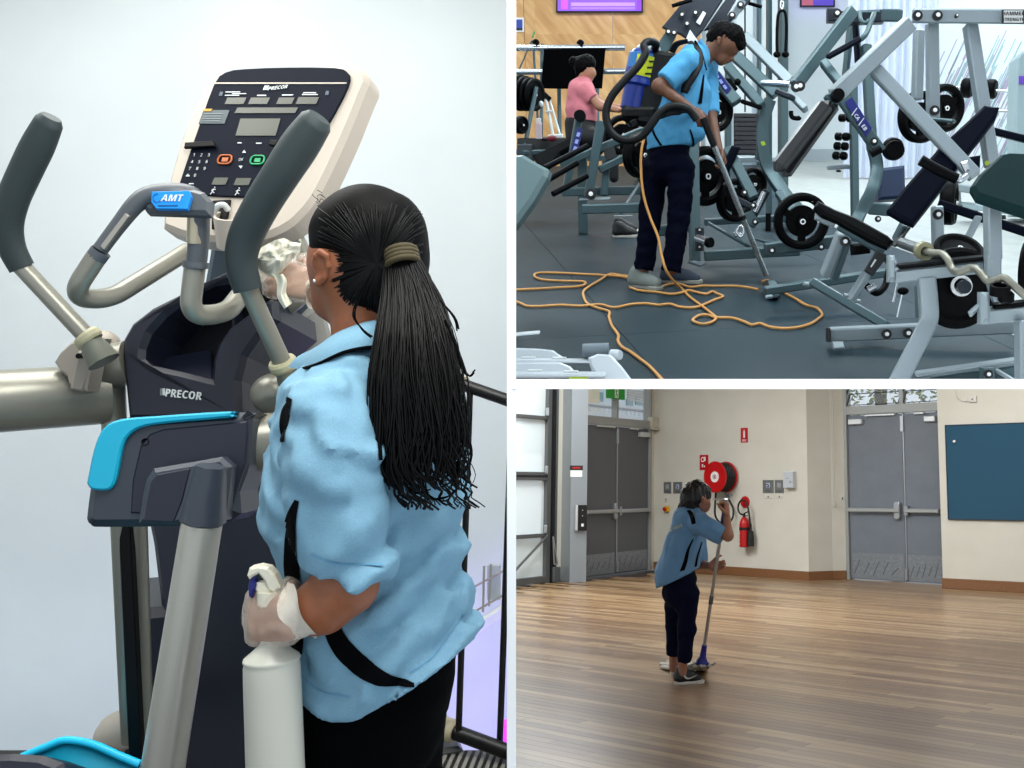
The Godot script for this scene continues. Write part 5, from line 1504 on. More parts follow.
	obj("bar_tube", MB.new().tube(curve(pp(i, [[290, 236, 2.70], [299, 241, 2.70], [303, 254, 2.70], [303, 272, 2.70], [306, 288, 2.70], [300, 300, 2.70], [280, 316, 2.72]]), 4), 0.015, 14), metal, t)
	# ---- crank cover with cyan cap, near the viewer
	var ko := at(1, 165, 470, 2.16)
	var kn := (N + R * 0.10 + U * 0.12).normalized()
	var cov := obj("crank_cover", slab(i, [[84, 519], [88, 488], [96, 448], [104, 430], [116, 423], [140, 419], [246, 412], [251, 418], [251, 430], [248, 464], [238, 492], [228, 522], [106, 527.5], [88, 525]], ko, kn, 0.16, 0.014, 0.0, 3), mat("cover_grey", Color(0.17, 0.195, 0.235), 0.45), t)
	obj("cover_face", slab(i, [[131, 513], [133, 480], [141, 446], [150, 434], [164, 429], [248, 421], [248.5, 430], [246, 464], [238, 489], [228, 520]], ko, kn, 0.01, 0.003, 0.004), navy, cov)
	obj("cyan_cap", slab(i, [[89, 483], [93, 462], [98, 443], [106, 428], [122, 419.5], [160, 416], [231, 411.5], [233.5, 414.5], [231, 417.5], [170, 423], [143, 427.5], [130, 436], [124, 448], [120, 468], [116, 484], [109, 490], [94, 489]], ko, kn, 0.165, 0.0035, 0.012, 3), cyan, cov)
	obj("bolt", MB.new().lathe([Vector2(0, 0.002), Vector2(0.0035, 0.002), Vector2(0.0065, 0.006), Vector2(0.0065, -0.004)], plane_pt(i, 146, 442, ko, kn), kn, 14), mat("ledge_black"), cov)
	obj("bracket", slab(i, [[146, 522], [150, 495], [154, 478], [161, 468], [203, 461], [228, 456.5], [238, 466], [231, 519], [184, 523]], ko, kn, 0.06, 0.008, 0.045), mat("bracket_grey", Color(0.20, 0.225, 0.265), 0.42), t)
	obj("bracket_face", slab(i, [[153, 519], [156, 500], [160, 481], [166, 474], [198, 468], [190, 500], [182, 520]], ko, kn, 0.004, 0.001, 0.048), navy, t)
	var tp := pp(i, [[202, 523, 2.08], [161, 780, 2.10]])
	obj("tube_socket", MB.new().tube([at(1, 211, 466, 2.075), at(1, 203, 522, 2.08)], [0.026, 0.039], 6, true, 1.0, N), mat("bracket_grey"), t)
	obj("leg_tube", MB.new().tube([tp[0], tp[1]], [0.034, 0.037], 28), grain("leg_silver", Color(0.66, 0.65, 0.61), Color(0.72, 0.71, 0.67), 0.28, 0.35, 0.3, 5.0, 0.03, 24), t)
	obj("cross_tube", MB.new().tube(pp(i, [[240, 444, 2.26], [320, 436, 2.34]]), 0.054, 22), metal, t)
	# ---- far leg with a black belt
	obj("leg_tube", MB.new().tube(pp(i, [[119, 515, 2.36], [130, 742, 2.42]]), 0.017, 16), metal, t)
	obj("leg_tube", MB.new().tube(pp(i, [[136, 515, 2.38], [143, 742, 2.44]]), 0.021, 16), metal, t)
	obj("belt", slab(i, [[118, 524], [130, 524], [143, 790], [130, 790]], at(1, 130, 650, 2.35), N, 0.02, 0.002), mat("ledge_black"), t)
	obj("foot_joint", MB.new().tube(curve(pp(i, [[108, 745, 2.46], [118, 732, 2.46], [134, 728, 2.46], [152, 738, 2.46]])), [0.03, 0.034, 0.036, 0.038, 0.038, 0.040, 0.04, 0.04, 0.04, 0.04, 0.04, 0.04, 0.04, 0.04, 0.04, 0.038, 0.036, 0.034, 0.03], 16), cream, t)
	# ---- pedal
	var ped := MB.new()
	var rows := []
	for k in 2:
		var l := PackedVector3Array()
		for q in curve(pp(i, [[22, 757, 2.1 + k * 0.25], [46, 747, 2.1 + k * 0.25], [66, 740, 2.1 + k * 0.25], [92, 744, 2.1 + k * 0.25], [118, 755, 2.1 + k * 0.25], [140, 764, 2.1 + k * 0.25]]), 4): l.push_back(q)
		rows.append(l)
	var low := PackedVector3Array()
	for p in rows[0]: low.push_back(p - U * 0.10)
	rows.push_front(low)
	ped.grid(rows)
	var pd := obj("pedal_rim", ped, cyan, t)
	obj("pedal_lip", MB.new().tube(curve(pp(i, [[22, 757, 2.1], [46, 747, 2.1], [66, 740, 2.1], [92, 744, 2.1], [118, 755, 2.1], [140, 764, 2.1]]), 4), 0.007, 8), mat("cyan_light", Color(0.08, 0.78, 0.95), 0.4), pd)
	obj("pedal", slab(i, [[-30, 756], [10, 753], [40, 755], [60, 762], [72, 790], [-30, 790]], at(1, 20, 770, 2.0), (N + U * 0.5).normalized(), 0.12, 0.012), navy, t)
	# ---- base frame on the floor
	var bf := MB.new()
	var f0 := base + Vector3(0, 0.05, 0)
	bf.box(f0, Vector3(0.55, 0.10, 0.9), 0.02)
	obj("base_frame", bf, metal, t)
	obj("column_foot", MB.new().box(base + Vector3(0, 0.35, -0.05), Vector3(0.28, 0.62, 0.3), 0.02), navy, t)
func cloth_sheet(fn: Callable, nu: int, nv: int, th: float) -> MB:
	var rows := []; var back := []
	for a in nu + 1:
		var l := PackedVector3Array()
		for b in nv + 1: l.push_back(fn.call(float(a) / nu, float(b) / nv))
		rows.append(l)
	var m := MB.new().grid(rows)
	return m
func cardio_person():
	var i := 1
	var R := vr(i); var U := vu(i); var N := vn(i)
	var P := func(x: float, y: float, d: float) -> Vector3: return at(1, x, y, d)
	var D := 1.88
	var S := F / D     # picture units in a metre at her distance
	var skin := grain("skin_cardio", Color(0.50, 0.285, 0.165), Color(0.57, 0.335, 0.20), 0.5, 0.0, 0.05, 4.0, 0.0, 31)
	var blue := grain("polo_cardio", Color(0.41, 0.57, 0.655), Color(0.46, 0.625, 0.71), 0.85, 0.0, 0.15, 6.0, 0.12, 32)
	var blk := mat("stripe_black"); var hairm := mat("hair_black", Color(0.008, 0.006, 0.006), 0.6, 0.0, {"metallic_specular": 0.2})
	var jean := grain("trousers_black", Color(0.005, 0.006, 0.011), Color(0.010, 0.011, 0.019), 0.9, 0.0, 0.2, 6.0, 0.3, 33)
	jean.metallic_specular = 0.15
	var base: Vector3 = P.call(372, 700, D); base.y = 0
	var t := thing("person", i, base, "person with a long black ponytail and a light blue polo shirt wiping the trainer", "person")
	var ns := FastNoiseLite.new(); ns.seed = 14; ns.frequency = 1.0; ns.fractal_octaves = 3
	# ---- body: head, neck, arms, trunk, legs in one skin
	var c0: Vector3 = P.call(365, 450, D)
	var fd := Field.new().start(c0 - Vector3(0.42, 1.36, 0.62), c0 + Vector3(0.36, 0.44, 0.36), 0.012)
	fd.bone(P.call(372, 360, D + 0.01), P.call(372, 440, D), 0.07, 0.08); fd.bone(P.call(372, 440, D), P.call(380, 680, D), 0.08, 0.08)
	for s in [-1.0, 1.0]:
		fd.bone(P.call(380 - s * 18, 690, D - s * 0.06), P.call(374 - s * 18, 960, D - s * 0.06), 0.04, 0.04); fd.bone(P.call(374 - s * 18, 960, D - s * 0.06), P.call(378 - s * 18, 1140, D - s * 0.06), 0.05, 0.036)
	fd.bone(P.call(338, 410, D - 0.12), P.call(350, 565, D - 0.16), 0.035, 0.036)
	fd.bone(P.call(392, 405, D + 0.18), P.call(370, 330, D + 0.42), 0.045, 0.038); fd.bone(P.call(370, 330, D + 0.42), P.call(320, 288, D + 0.56), 0.034, 0.026)
	var body := MB.new(); fd.mesh(body)
	var hd: Vector3 = P.call(350, 262, D)
	var g := Field.new().start(hd - Vector3(0.16, 0.19, 0.16), hd + Vector3(0.16, 0.14, 0.16), 0.005)
	g.bone(P.call(366, 255, D), P.call(358, 262, D), 0.078, 0.076, 0.03)
	g.bone(P.call(350, 262, D + 0.02), P.call(339, 288, D + 0.02), 0.060, 0.042, 0.02)
	g.bone(P.call(346, 248, D + 0.0), P.call(340, 262, D + 0.0), 0.044, 0.038, 0.02)
	g.bone(P.call(322, 272, D + 0.07), P.call(318, 276, D + 0.08), 0.012, 0.010, 0.015)
	g.bone(P.call(330, 303, D + 0.02), P.call(326, 300, D + 0.05), 0.026, 0.022, 0.02)
	g.bone(P.call(366, 290, D), P.call(368, 380, D + 0.01), 0.050, 0.056, 0.03)
	g.bone(P.call(352, 300, D - 0.03), P.call(352, 350, D - 0.03), 0.020, 0.024, 0.03)
	# ear
	g.mesh(body)
	var eo: Vector3 = P.call(321, 268, D - 0.066)
	var er := Field.new().start(eo - Vector3(0.035, 0.045, 0.04), eo + Vector3(0.035, 0.045, 0.03), 0.0022)
	var E := func(x: float, y: float, z: float) -> Vector3: return P.call(x, y, D - z)
	er.bone(E.call(316, 262, 0.058), E.call(316.5, 256, 0.066), 0.0042, 0.0048, 0.004); er.bone(E.call(316.5, 256, 0.066), E.call(321, 252.5, 0.070), 0.0048, 0.0052, 0.004); er.bone(E.call(321, 252.5, 0.070), E.call(327, 256, 0.072), 0.0052, 0.0048, 0.004)
	er.bone(E.call(327, 256, 0.072), E.call(329, 266, 0.070), 0.0048, 0.0045, 0.004); er.bone(E.call(329, 266, 0.070), E.call(325, 277, 0.064), 0.0045, 0.005, 0.004); er.bone(E.call(325, 277, 0.064), E.call(318, 283, 0.058), 0.0055, 0.0065, 0.004)
	er.bone(E.call(322, 259, 0.058), E.call(321, 278, 0.052), 0.010, 0.009, 0.006); er.bone(E.call(325, 262, 0.064), E.call(324, 272, 0.062), 0.0038, 0.0035, 0.004); er.bone(E.call(322, 262, 0.05), E.call(330, 275, 0.03), 0.016, 0.016, 0.006)
	er.mesh(body)
	# near forearm
	var wr: Vector3 = P.call(292, 619, D - 0.19)
	var fa := Field.new().start(wr - Vector3(0.12, 0.10, 0.12), wr + Vector3(0.22, 0.14, 0.14), 0.006)
	fa.bone(P.call(346, 545, D - 0.18), P.call(347, 582, D - 0.18), 0.034, 0.036, 0.02)
	fa.bone(P.call(347, 585, D - 0.18), P.call(322, 606, D - 0.185), 0.040, 0.036, 0.03); fa.bone(P.call(322, 606, D - 0.18), wr, 0.037, 0.026, 0.02)
	fa.mesh(body)
	# near hand on the bottle neck
	var hw: Vector3 = P.call(294, 620, D - 0.205)
	var hfw := -R * 0.8 - N * 0.5 - U * 0.08; var hnr := N * 0.8 - R * 0.5 + U * 0.2
	var hc := [0.55, 1.1, 0.9]
	var hf := Field.new().start(hw - Vector3(0.16, 0.11, 0.16), hw + Vector3(0.08, 0.11, 0.08), 0.0042)
	hand_bones(hf, hw, hfw, hnr, U - N * 0.2, hc, 0.90, 0.8, 0.5)
	hf.mesh(body)
	# far hand on the cloth
	var fw: Vector3 = P.call(320, 288, D + 0.56)
	var hg := Field.new().start(fw - Vector3(0.2, 0.12, 0.16), fw + Vector3(0.12, 0.15, 0.12), 0.0045)
	hand_bones(hg, fw, -R + U * 0.25 - N * 0.1, N * 0.8 + U * 0.3, U, [0.5, 0.8, 0.5], 0.95, 0.6, 0.6)
	hg.mesh(body)
	obj("body", body, skin, t)
	# ---- gloves
	var glm := mat("glove_film", Color(0.93, 0.87, 0.80, 0.28), 0.28, 0.0, {"transparency": BaseMaterial3D.TRANSPARENCY_ALPHA})
	for s in 2:
		var gf := Field.new().start((hw if s == 0 else fw) - Vector3(0.2, 0.12, 0.16), (hw if s == 0 else fw) + Vector3(0.12, 0.15, 0.12), 0.005)
		if s == 0: hand_bones(gf, hw, hfw, hnr, U - N * 0.2, hc, 0.94, 0.8, 0.5)
		else: hand_bones(gf, fw, -R + U * 0.25 - N * 0.1, N * 0.8 + U * 0.3, U, [0.5, 0.8, 0.5], 1.02, 0.6, 0.6)
		for k in gf.f.size(): gf.f[k] -= 0.0045
		gf.warp(ns, 0.0035, Vector3(45, 45, 45))
		var gl := obj("glove", gf.mesh(MB.new()), glm, t)
		var ax: Vector3 = (wr - P.call(330, 600, D - 0.17)).normalized() if s == 0 else (P.call(305, 282, D + 0.56) - P.call(370, 330, D + 0.42)).normalized()
		var oc: Vector3 = P.call(286.5, 618, D - 0.195) if s == 0 else P.call(319, 288, D + 0.56)
		var x := ax.cross(U).normalized(); var y := x.cross(ax)
		var cr := []
		for rg in 6:
			var ring := PackedVector3Array()
			for k in 36:
				var an := TAU * k / 36
				ring.append(oc - ax * (rg * 0.0055 - 0.004) + (x * cos(an) + y * sin(an)) * (0.0285 + rg * 0.0022 + 0.0022 * sin(an * 7 + rg * 1.3) + (0.004 if rg == 5 else 0.0)) + ax * 0.004 * sin(an * 3 + rg))
			cr.append(ring)
		obj("cuff", MB.new().grid(cr, true), mat("glove_cuff", Color(0.86, 0.83, 0.77, 0.8), 0.35, 0.0, {"transparency": BaseMaterial3D.TRANSPARENCY_ALPHA}), gl)
	# ---- shirt
	var sh := Field.new().start(c0 - Vector3(0.30, 0.46, 0.34), c0 + Vector3(0.32, 0.26, 0.34), 0.0075)
	sh.bone(P.call(366, 425, D), P.call(364, 500, D), 0.138, 0.148, 0.03, N, 1.1)
	sh.bone(P.call(364, 500, D), P.call(373, 600, D), 0.148, 0.138, 0.03, N, 1.05)
	sh.bone(P.call(373, 600, D), P.call(386, 660, D), 0.138, 0.147, 0.03, N, 1.05)
	sh.bone(P.call(386, 660, D), P.call(386, 760, D), 0.147, 0.149, 0.03, N, 1.05)
	sh.bone(P.call(364, 380, D + 0.01), P.call(336, 408, D - 0.09), 0.056, 0.066, 0.03); sh.bone(P.call(374, 380, D + 0.01), P.call(418, 412, D + 0.08), 0.060, 0.070, 0.03)
	sh.bone(P.call(395, 400, D - 0.02), P.call(410, 470, D - 0.02), 0.085, 0.085, 0.05)
	sh.bone(P.call(303, 462, D + 0.04), P.call(308, 500, D + 0.04), 0.052, 0.058, 0.03)
	var s1: Vector3 = P.call(336, 415, D - 0.15); var e1: Vector3 = P.call(350, 575, D - 0.18)
	sh.bone(s1, P.call(334, 465, D - 0.175), 0.068, 0.072, 0.016)
	sh.bone(P.call(334, 465, D - 0.175), e1 + R * 0.004 - U * 0.06, 0.072, 0.061, 0.012, Vector3.ZERO, 1.0, [[e1, (R * -0.26 - U * 0.965).normalized()]])
	# folds: broad noise plus slanting drape
	sh.warp(ns, 0.010, Vector3(11, 7, 11), [[e1, 0.12]])
	for kk in sh.nz:
		for jj in sh.ny:
			for ii in sh.nx:
				var id := (kk * sh.ny + jj) * sh.nx + ii
				if absf(sh.f[id]) < 0.03:
					var p := sh.lo + Vector3(ii, jj, kk) * sh.cell - c0
					var a := p.dot(R); var b := p.dot(U)
					var w := smoothstep(-0.02, -0.12, b) * smoothstep(-0.02, 0.06, a)
					sh.f[id] += 0.010 * w * sin((a * 0.72 - b * 0.9) * 95.0 + 3.0 * ns.get_noise_3dv(p * 9.0)) + 0.0045 * sin((a * 0.5 + b) * 70.0 + 5.0 * ns.get_noise_3dv(p * 7.0)) * (1.0 - w) * smoothstep(0.05, 0.12, (p + c0).distance_to(e1))
	sh.cutp(P.call(358, 716, D - 0.11), (R * 0.50 - U * 0.86).normalized()); sh.cutp(P.call(345, 720, D - 0.12), (R * -0.36 - U * 0.93).normalized()); sh.cutp(P.call(335, 719, D - 0.13), (R * 0.06 - U).normalized())
	var shirt := obj("polo_shirt", sh.mesh(MB.new()), blue, t)
	var view := (c0 - eye(1)).normalized()
	var rib := func(ln: Array, m: Material, lift := 0.0022, called := "dark_stripe"):
		var line := []; var wid := []
		for q in ln:
			line.append(P.call(q[0], q[1], D - 0.22)); wid.append(q[2] / S)
		line = curve(line, 8); wid = curvef(wid, 8)
		var side := []
		for k in line.size():
			var d: Vector3 = line[mini(k + 1, line.size() - 1)] - line[maxi(k - 1, 0)]
			side.append(d.cross(N).normalized())
		obj(called, ribbon(sh, line, wid, side, view, lift, 6), m, shirt)
	rib.call([[290, 398, 3], [284, 408, 5], [281, 420, 5], [281, 432, 4], [283, 442, 2]], blk)
	rib.call([[298, 500, 2], [292, 520, 5], [289.5, 545, 7], [289, 575, 7.5], [291, 605, 7.5], [293, 650, 7.5], [296, 665, 4]], blk)
	rib.call([[331, 622, 7], [333, 640, 8.5], [344, 658, 9.5], [360, 674, 9], [382, 686, 7], [400, 692, 4], [416, 695, 1.5]], blk)
	rib.call([[371, 349, 1.6], [373, 375, 2.4], [377, 420, 2.4], [380, 460, 1.6]], blk)
	# sleeve and lower hem seams
	rib.call([[312, 553, 0.9], [340, 562, 0.9], [383, 566, 0.9]], mat("seam_blue", Color(0.36, 0.56, 0.68), 0.85), 0.0018, "hem_seam")
	rib.call([[290, 680, 0.8], [315, 700, 0.8], [350, 706, 0.8]], mat("seam_blue"), 0.0018, "hem_seam")
	rib.call([[412, 684, 0.8], [440, 668, 0.8], [474, 632, 0.8]], mat("seam_blue"), 0.0018, "hem_seam")
	rib.call([[300, 625, 0.6], [303, 655, 0.6], [309, 690, 0.6]], mat("seam_blue"), 0.0018, "hem_seam")
	# collar
	var outer := curve(pp(i, [[288, 367, D - 0.02], [300, 369, D - 0.05], [318, 364, D - 0.105], [345, 352, D - 0.115], [374, 347, D - 0.10], [392, 350, D - 0.06]]), 6)
	var inner := curve(pp(i, [[312, 350, D - 0.01], [320, 344, D - 0.03], [334, 334, D - 0.06], [352, 326, D - 0.068], [374, 320, D - 0.06], [392, 322, D - 0.03]]), 6)
	var rows := []
	for k in 7:
		var l := PackedVector3Array()
		for j in outer.size(): l.push_back(outer[j].lerp(inner[j], k / 6.0) + N * 0.010 * sin(PI * k / 6.0) + U * 0.004 * sin(PI * k / 6.0))
		rows.append(l)
	for k in 3:
		var l := PackedVector3Array()
		for j in outer.size(): l.push_back(inner[j] - N * 0.012 * (k + 1) - U * 0.016 * (k + 1))
		rows.append(l)
	obj("collar", MB.new().grid(rows), blue, shirt)
	var pe := []
	for p in outer: pe.append(p + N * 0.001)
	obj("collar_piping", MB.new().tube(pe.slice(6), 0.0028, 6), blk, shirt)
	# ---- trousers
	var tr := Field.new().start(c0 - Vector3(0.30, 1.36, 0.34), c0 + Vector3(0.32, -0.26, 0.34), 0.012)
	tr.bone(P.call(382, 660, D), P.call(374, 720, D), 0.115, 0.108, 0.03, N, 1.0)
	for s in [-1.0, 1.0]:
		var kx: float = 372 - s * 20
		var kd: float = D - s * 0.06
		var e: Vector3 = P.call(kx + 6, 1130, kd)
		tr.bone(P.call(kx, 712, kd), P.call(kx, 950, kd), 0.086, 0.066, 0.02); tr.bone(P.call(kx, 950, kd), e, 0.066, 0.055, 0.03, Vector3.ZERO, 1.0, [[e, -U]])
	tr.warp(ns, 0.006, Vector3(9, 16, 9))
	obj("trousers", tr.mesh(MB.new()), jean, t)
	for s in [-1.0, 1.0]:
		var ht: Vector3 = P.call(392 - s * 20, 1160, D - s * 0.06); ht.y = 0.0
		trainer(1, ht, ht - R * 0.25 - N * 0.05, mat("trainer_black"), mat("trainer_sole"), t)
	# ---- hair
	var hr := Field.new().start(hd - Vector3(0.14, 0.14, 0.16), hd + Vector3(0.22, 0.17, 0.16), 0.006)
	hr.bone(P.call(363, 233, D + 0.0), P.call(372, 240, D), 0.074, 0.082, 0.02)
	hr.bone(P.call(372, 240, D), P.call(380, 262, D), 0.082, 0.076, 0.02)
	hr.bone(P.call(374, 285, D + 0.0), P.call(380, 300, D + 0.01), 0.066, 0.05, 0.03)
	hr.bone(P.call(345, 272, D - 0.03), P.call(354, 298, D - 0.016), 0.034, 0.034, 0.02)
	hr.bone(P.call(346, 236, D + 0.0), P.call(344, 248, D - 0.01), 0.054, 0.048, 0.02)
	# clear the ear and the cheek
	hr.bone(P.call(309, 272, D - 0.06), P.call(320, 306, D - 0.06), 0.022, 0.034, 0.0, Vector3.ZERO, 1.0, [], true)
	var hair := obj("hair", hr.mesh(MB.new()), hairm, t)
	var tie: Vector3 = P.call(401, 254, D - 0.062)
	var rr := RandomNumberGenerator.new(); rr.seed = 4
	var lay := MB.new()
	for k in 420:
		var st: Vector3 = P.call(314 + rr.randf() * 116, 182 + rr.randf() * 132, D - 0.2)
		var pts := []
		for q in 9:
			var p := st.lerp(tie - N * -0.14, q / 8.0)
			var h := hr.hit(p, view, 0.5)
			if h == Vector3.INF: continue
			pts.append(h + hr.nrm(h) * 0.0012)
		if pts.size() >= 4: lay.tube(pts, 0.0007 + rr.randf() * 0.0008, 4)
	obj("strands", lay, grain("hair_strand", Color(0.006, 0.005, 0.005), Color(0.020, 0.015, 0.013), 0.5, 0.0, 0.3, 9.0), hair)
	mats["hair_strand"].metallic_specular = 0.3
	# loose short hairs at the temple
	var fz := MB.new()
	for k in 14:
		var a: Vector3 = P.call(318 + rr.randf() * 10, 192 + rr.randf() * 34, D)
		fz.tube(curve([a, a - R * 0.006 + U * 0.004, a - R * (0.007 + rr.randf() * 0.006) + U * rr.randf_range(-0.002, 0.010)], 3), 0.0005, 4)
	obj("loose_hairs", fz, hairm, hair)
	# ---- tie and tail
	var tb: Vector3 = P.call(402, 258, D - 0.066)
	var tax := (P.call(404, 290, D - 0.075) - P.call(396, 246, D - 0.05)).normalized() as Vector3
	var tx := (R - tax * R.dot(tax)).normalized(); var ty := tax.cross(tx)
	var tie_m := MB.new()
	for rg in 4:
		var ring := []
		for k in 25: ring.append(tb + tax * (rg * 0.0062 - 0.010) + tx * cos(TAU * k / 24) * (0.0215 + 0.001 * (rg % 2)) + ty * sin(TAU * k / 24) * 0.022)
		tie_m.tube(ring, 0.0052, 8, false)
	obj("hair_tie", tie_m, grain("tie_olive", Color(0.20, 0.17, 0.085), Color(0.29, 0.25, 0.13), 0.8, 0.0, 0.2, 12.0, 0.3, 36), t)
	var path := curve(pp(i, [[401, 256, D - 0.064], [409, 290, D - 0.085], [414, 330, D - 0.13], [416, 380, D - 0.155], [419, 430, D - 0.165], [420, 466, D - 0.165], [428, 488, D - 0.16]]), 6)
	var wid := curvef([14.0, 23.0, 31.0, 37.5, 38.0, 35.0, 26.0], 6)
	var core := []
	for q in wid: core.append(q * 0.86 / S)
	var tail := obj("ponytail", MB.new().tube(path.slice(0, path.size() - 7), core.slice(0, path.size() - 7), 20, true, 0.45, R), hairm, t)
	var sm := MB.new()
	for k in 520:
		var an := rr.randf() * TAU; var rad := 0.80 + 0.30 * sqrt(rr.randf())
		var end := path.size() - (rr.randi() % 13 if k < 480 else 0)
		var pts := []; var ph := rr.randf() * 6.0; var cu := rr.randf() * 0.013
		for q in range(0, end, 2):
			var f := float(q) / path.size()
			var w: float = wid[q] / S
			var o := R * cos(an) * w * rad + N * sin(an) * w * 0.5 * rad
			o += R * cu * (0.3 + 2.2 * f * f) * sin(f * (7.0 + 5.0 * cos(an)) + ph)
			pts.append(path[q] + o)
		if k >= 480:
			var lp: Vector3 = pts[-1]
			for z in 4: pts.append(lp + R * (0.006 * sin(z * 1.6 + ph) + 0.004 * (z + 1)) - U * 0.007 * (z + 1))
		sm.tube(curve(pts, 2), 0.0007 + rr.randf() * 0.0012, 4)
	obj("strands", sm, mat("hair_strand"), tail)
	# wisps beside the tail and at the nape
	var wi := MB.new()
	for q in [[[445, 320], [456, 345], [461, 368], [470, 376], [474, 371]], [[448, 400], [455, 440], [452, 470], [458, 488]], [[356, 300], [354, 318], [362, 330], [372, 338]], [[440, 300], [455, 318], [458, 330]], [[420, 470], [428, 495], [445, 498], [456, 490]], [[400, 470], [412, 492], [430, 492]], [[380, 450], [388, 478], [402, 488]]]:
		for k in 3:
			var pts := []
			for z in q: pts.append(P.call(z[0] + rr.randfn(0, 1.0), z[1] + rr.randfn(0, 1.0), D - 0.15))
			wi.tube(curve(pts, 5), 0.0012, 5)
	obj("wisps", wi, hairm, tail)
	obj("earring", MB.new().ball(P.call(314.5, 281, D - 0.07), Vector3.ONE * 0.0028, 10, 8), mat("earring_silver", Color(0.9, 0.9, 0.9), 0.15, 0.9), t)
	# ---- spray bottle
	var bd := D - 0.175
	var nk: Vector3 = P.call(271, 640, bd)
	var up := (U + R * -0.035).normalized()
	var sb := thing("spray_bottle", i, nk - up * 0.28, "white translucent spray bottle with a blue trigger in the gloved hand", "bottle")
	var bs := F / bd
	var plastic := mat("bottle_white", Color(0.78, 0.775, 0.72, 0.88), 0.35, 0.0, {"transparency": BaseMaterial3D.TRANSPARENCY_ALPHA})
	obj("bottle_body", MB.new().lathe([Vector2(0.0, -0.262), Vector2(0.036, -0.262), Vector2(0.0405, -0.256), Vector2(0.0395, -0.06), Vector2(0.0390, -0.036), Vector2(0.0375, -0.030), Vector2(0.0395, -0.028), Vector2(0.0385, -0.024), Vector2(0.026, -0.014), Vector2(0.0145, -0.004), Vector2(0.0135, 0.03), Vector2(0.0135, 0.06)], nk, up, 32, false), plastic, sb)
	obj("liquid", MB.new().lathe([Vector2(0.0, -0.255), Vector2(0.0375, -0.255), Vector2(0.0365, -0.10), Vector2(0.0, -0.10)], nk, up, 28), mat("bottle_liquid", Color(0.70, 0.69, 0.63), 0.2), sb)
	var hdm := mat("trigger_white", Color(0.86, 0.84, 0.76), 0.4)
	var ho: Vector3 = P.call(265, 590, bd)
	obj("spray_head", slab(i, [[246.5, 576], [249, 568], [258, 566], [268, 568], [274, 575], [280, 588], [274, 594], [268, 590], [264, 581], [258, 574], [252, 577], [249, 580]], ho + N * 0.012, N, 0.024, 0.003), hdm, sb)
	obj("pump", slab(i, [[255, 590], [256, 583], [264, 582], [272, 592], [270, 603], [261, 603], [259, 597]], ho + N * 0.008, N, 0.018, 0.003), hdm, sb)
	obj("trigger", slab(i, [[252, 569.5], [255, 572], [254, 580], [256.5, 585], [253, 593], [251, 599], [248, 596], [247.5, 585], [250, 578]], ho + N * 0.008, N, 0.016, 0.003), mat("trigger_blue", Color(0.04, 0.09, 0.42), 0.4), sb)
	obj("collar", MB.new().lathe([Vector2(0.016, 0.05), Vector2(0.017, 0.052), Vector2(0.017, 0.07), Vector2(0.0, 0.07)], nk, up, 20), hdm, sb)
	# ---- cleaning cloth
	var cl := thing("cleaning_cloth", i, P.call(270, 270, D + 0.57), "crumpled white cloth pressed on the trainer by the far gloved hand", "cloth")
	var cm := mat("cloth_white", Color(0.88, 0.87, 0.80), 0.9)
	var outl := [[253, 262], [254, 254], [262, 247], [275, 240], [284, 238], [292, 242], [301, 243], [300, 252], [290, 262], [282, 272], [272, 277], [262, 272]]
	var qd := D + 0.535
	var f := func(a: float, b: float) -> Vector3:
		var k := a * outl.size()
		var j := int(k) % outl.size()
		var o: Array = outl[j]; var o2: Array = outl[(j + 1) % outl.size()]
		var fr := k - int(k)
		var x := lerpf(276, lerpf(o[0], o2[0], fr), b); var y := lerpf(257, lerpf(o[1], o2[1], fr), b)
		return P.call(x, y, qd - 0.03 + 0.03 * b * b + 0.020 * ns.get_noise_2d(x * 0.09, y * 0.09))
	obj("fold", cloth_sheet(f, 48, 8, 0.002), cm, cl)
	var f2 := func(a: float, b: float) -> Vector3:
		var x := lerpf(lerpf(272, 283, a), lerpf(283, 291, a), b) + (2.0 * sin(b * 7.0)); var y := lerpf(274, 309 - 6 * a, b)
		return P.call(x, y, qd - 0.02 + 0.012 * sin(a * 6.0 + b * 3.0))
	obj("tail", cloth_sheet(f2, 8, 10, 0.002), cm, cl)
# ================================================================= the weights floor
var GN := Vector3.ZERO
func gb(t: Node3D, called: String, m: Material, x0: float, y0: float, d0: float, x1: float, y1: float, d1: float, w: float, th := 0.06, bev := 0.007) -> MeshInstance3D:
	# a rectangular steel bar: ends by sight line and distance, width as seen, thickness away from the viewer
	var a := at(2, x0, y0, d0); var b := at(2, x1, y1, d1)
	var ws := maxf(w * (d0 + d1) * 0.5 / F - th * 0.08, w * 0.5 * d0 / F)
	return obj(called, MB.new().bar(a, b, ws, th, (GN + vr(2) * 0.24 - vu(2) * 0.2).normalized(), bev), m, t)
func gt(t: Node3D, called: String, m: Material, pts: Array, r: float, k := 5, seg := 12) -> MeshInstance3D:
	var p := pp(2, pts)
	return obj(called, MB.new().tube(curve(p, k) if p.size() > 2 and k > 0 else p, r, seg), m, t)
func gs(t: Node3D, called: String, m: Material, pts: Array, d: float, n: Vector3, thick: float, bev := 0.01, rd := 0) -> MeshInstance3D:
	return obj(called, slab(2, pts, at(2, pts[0][0], pts[0][1], d), n, thick, bev, 0.0, rd), m, t)
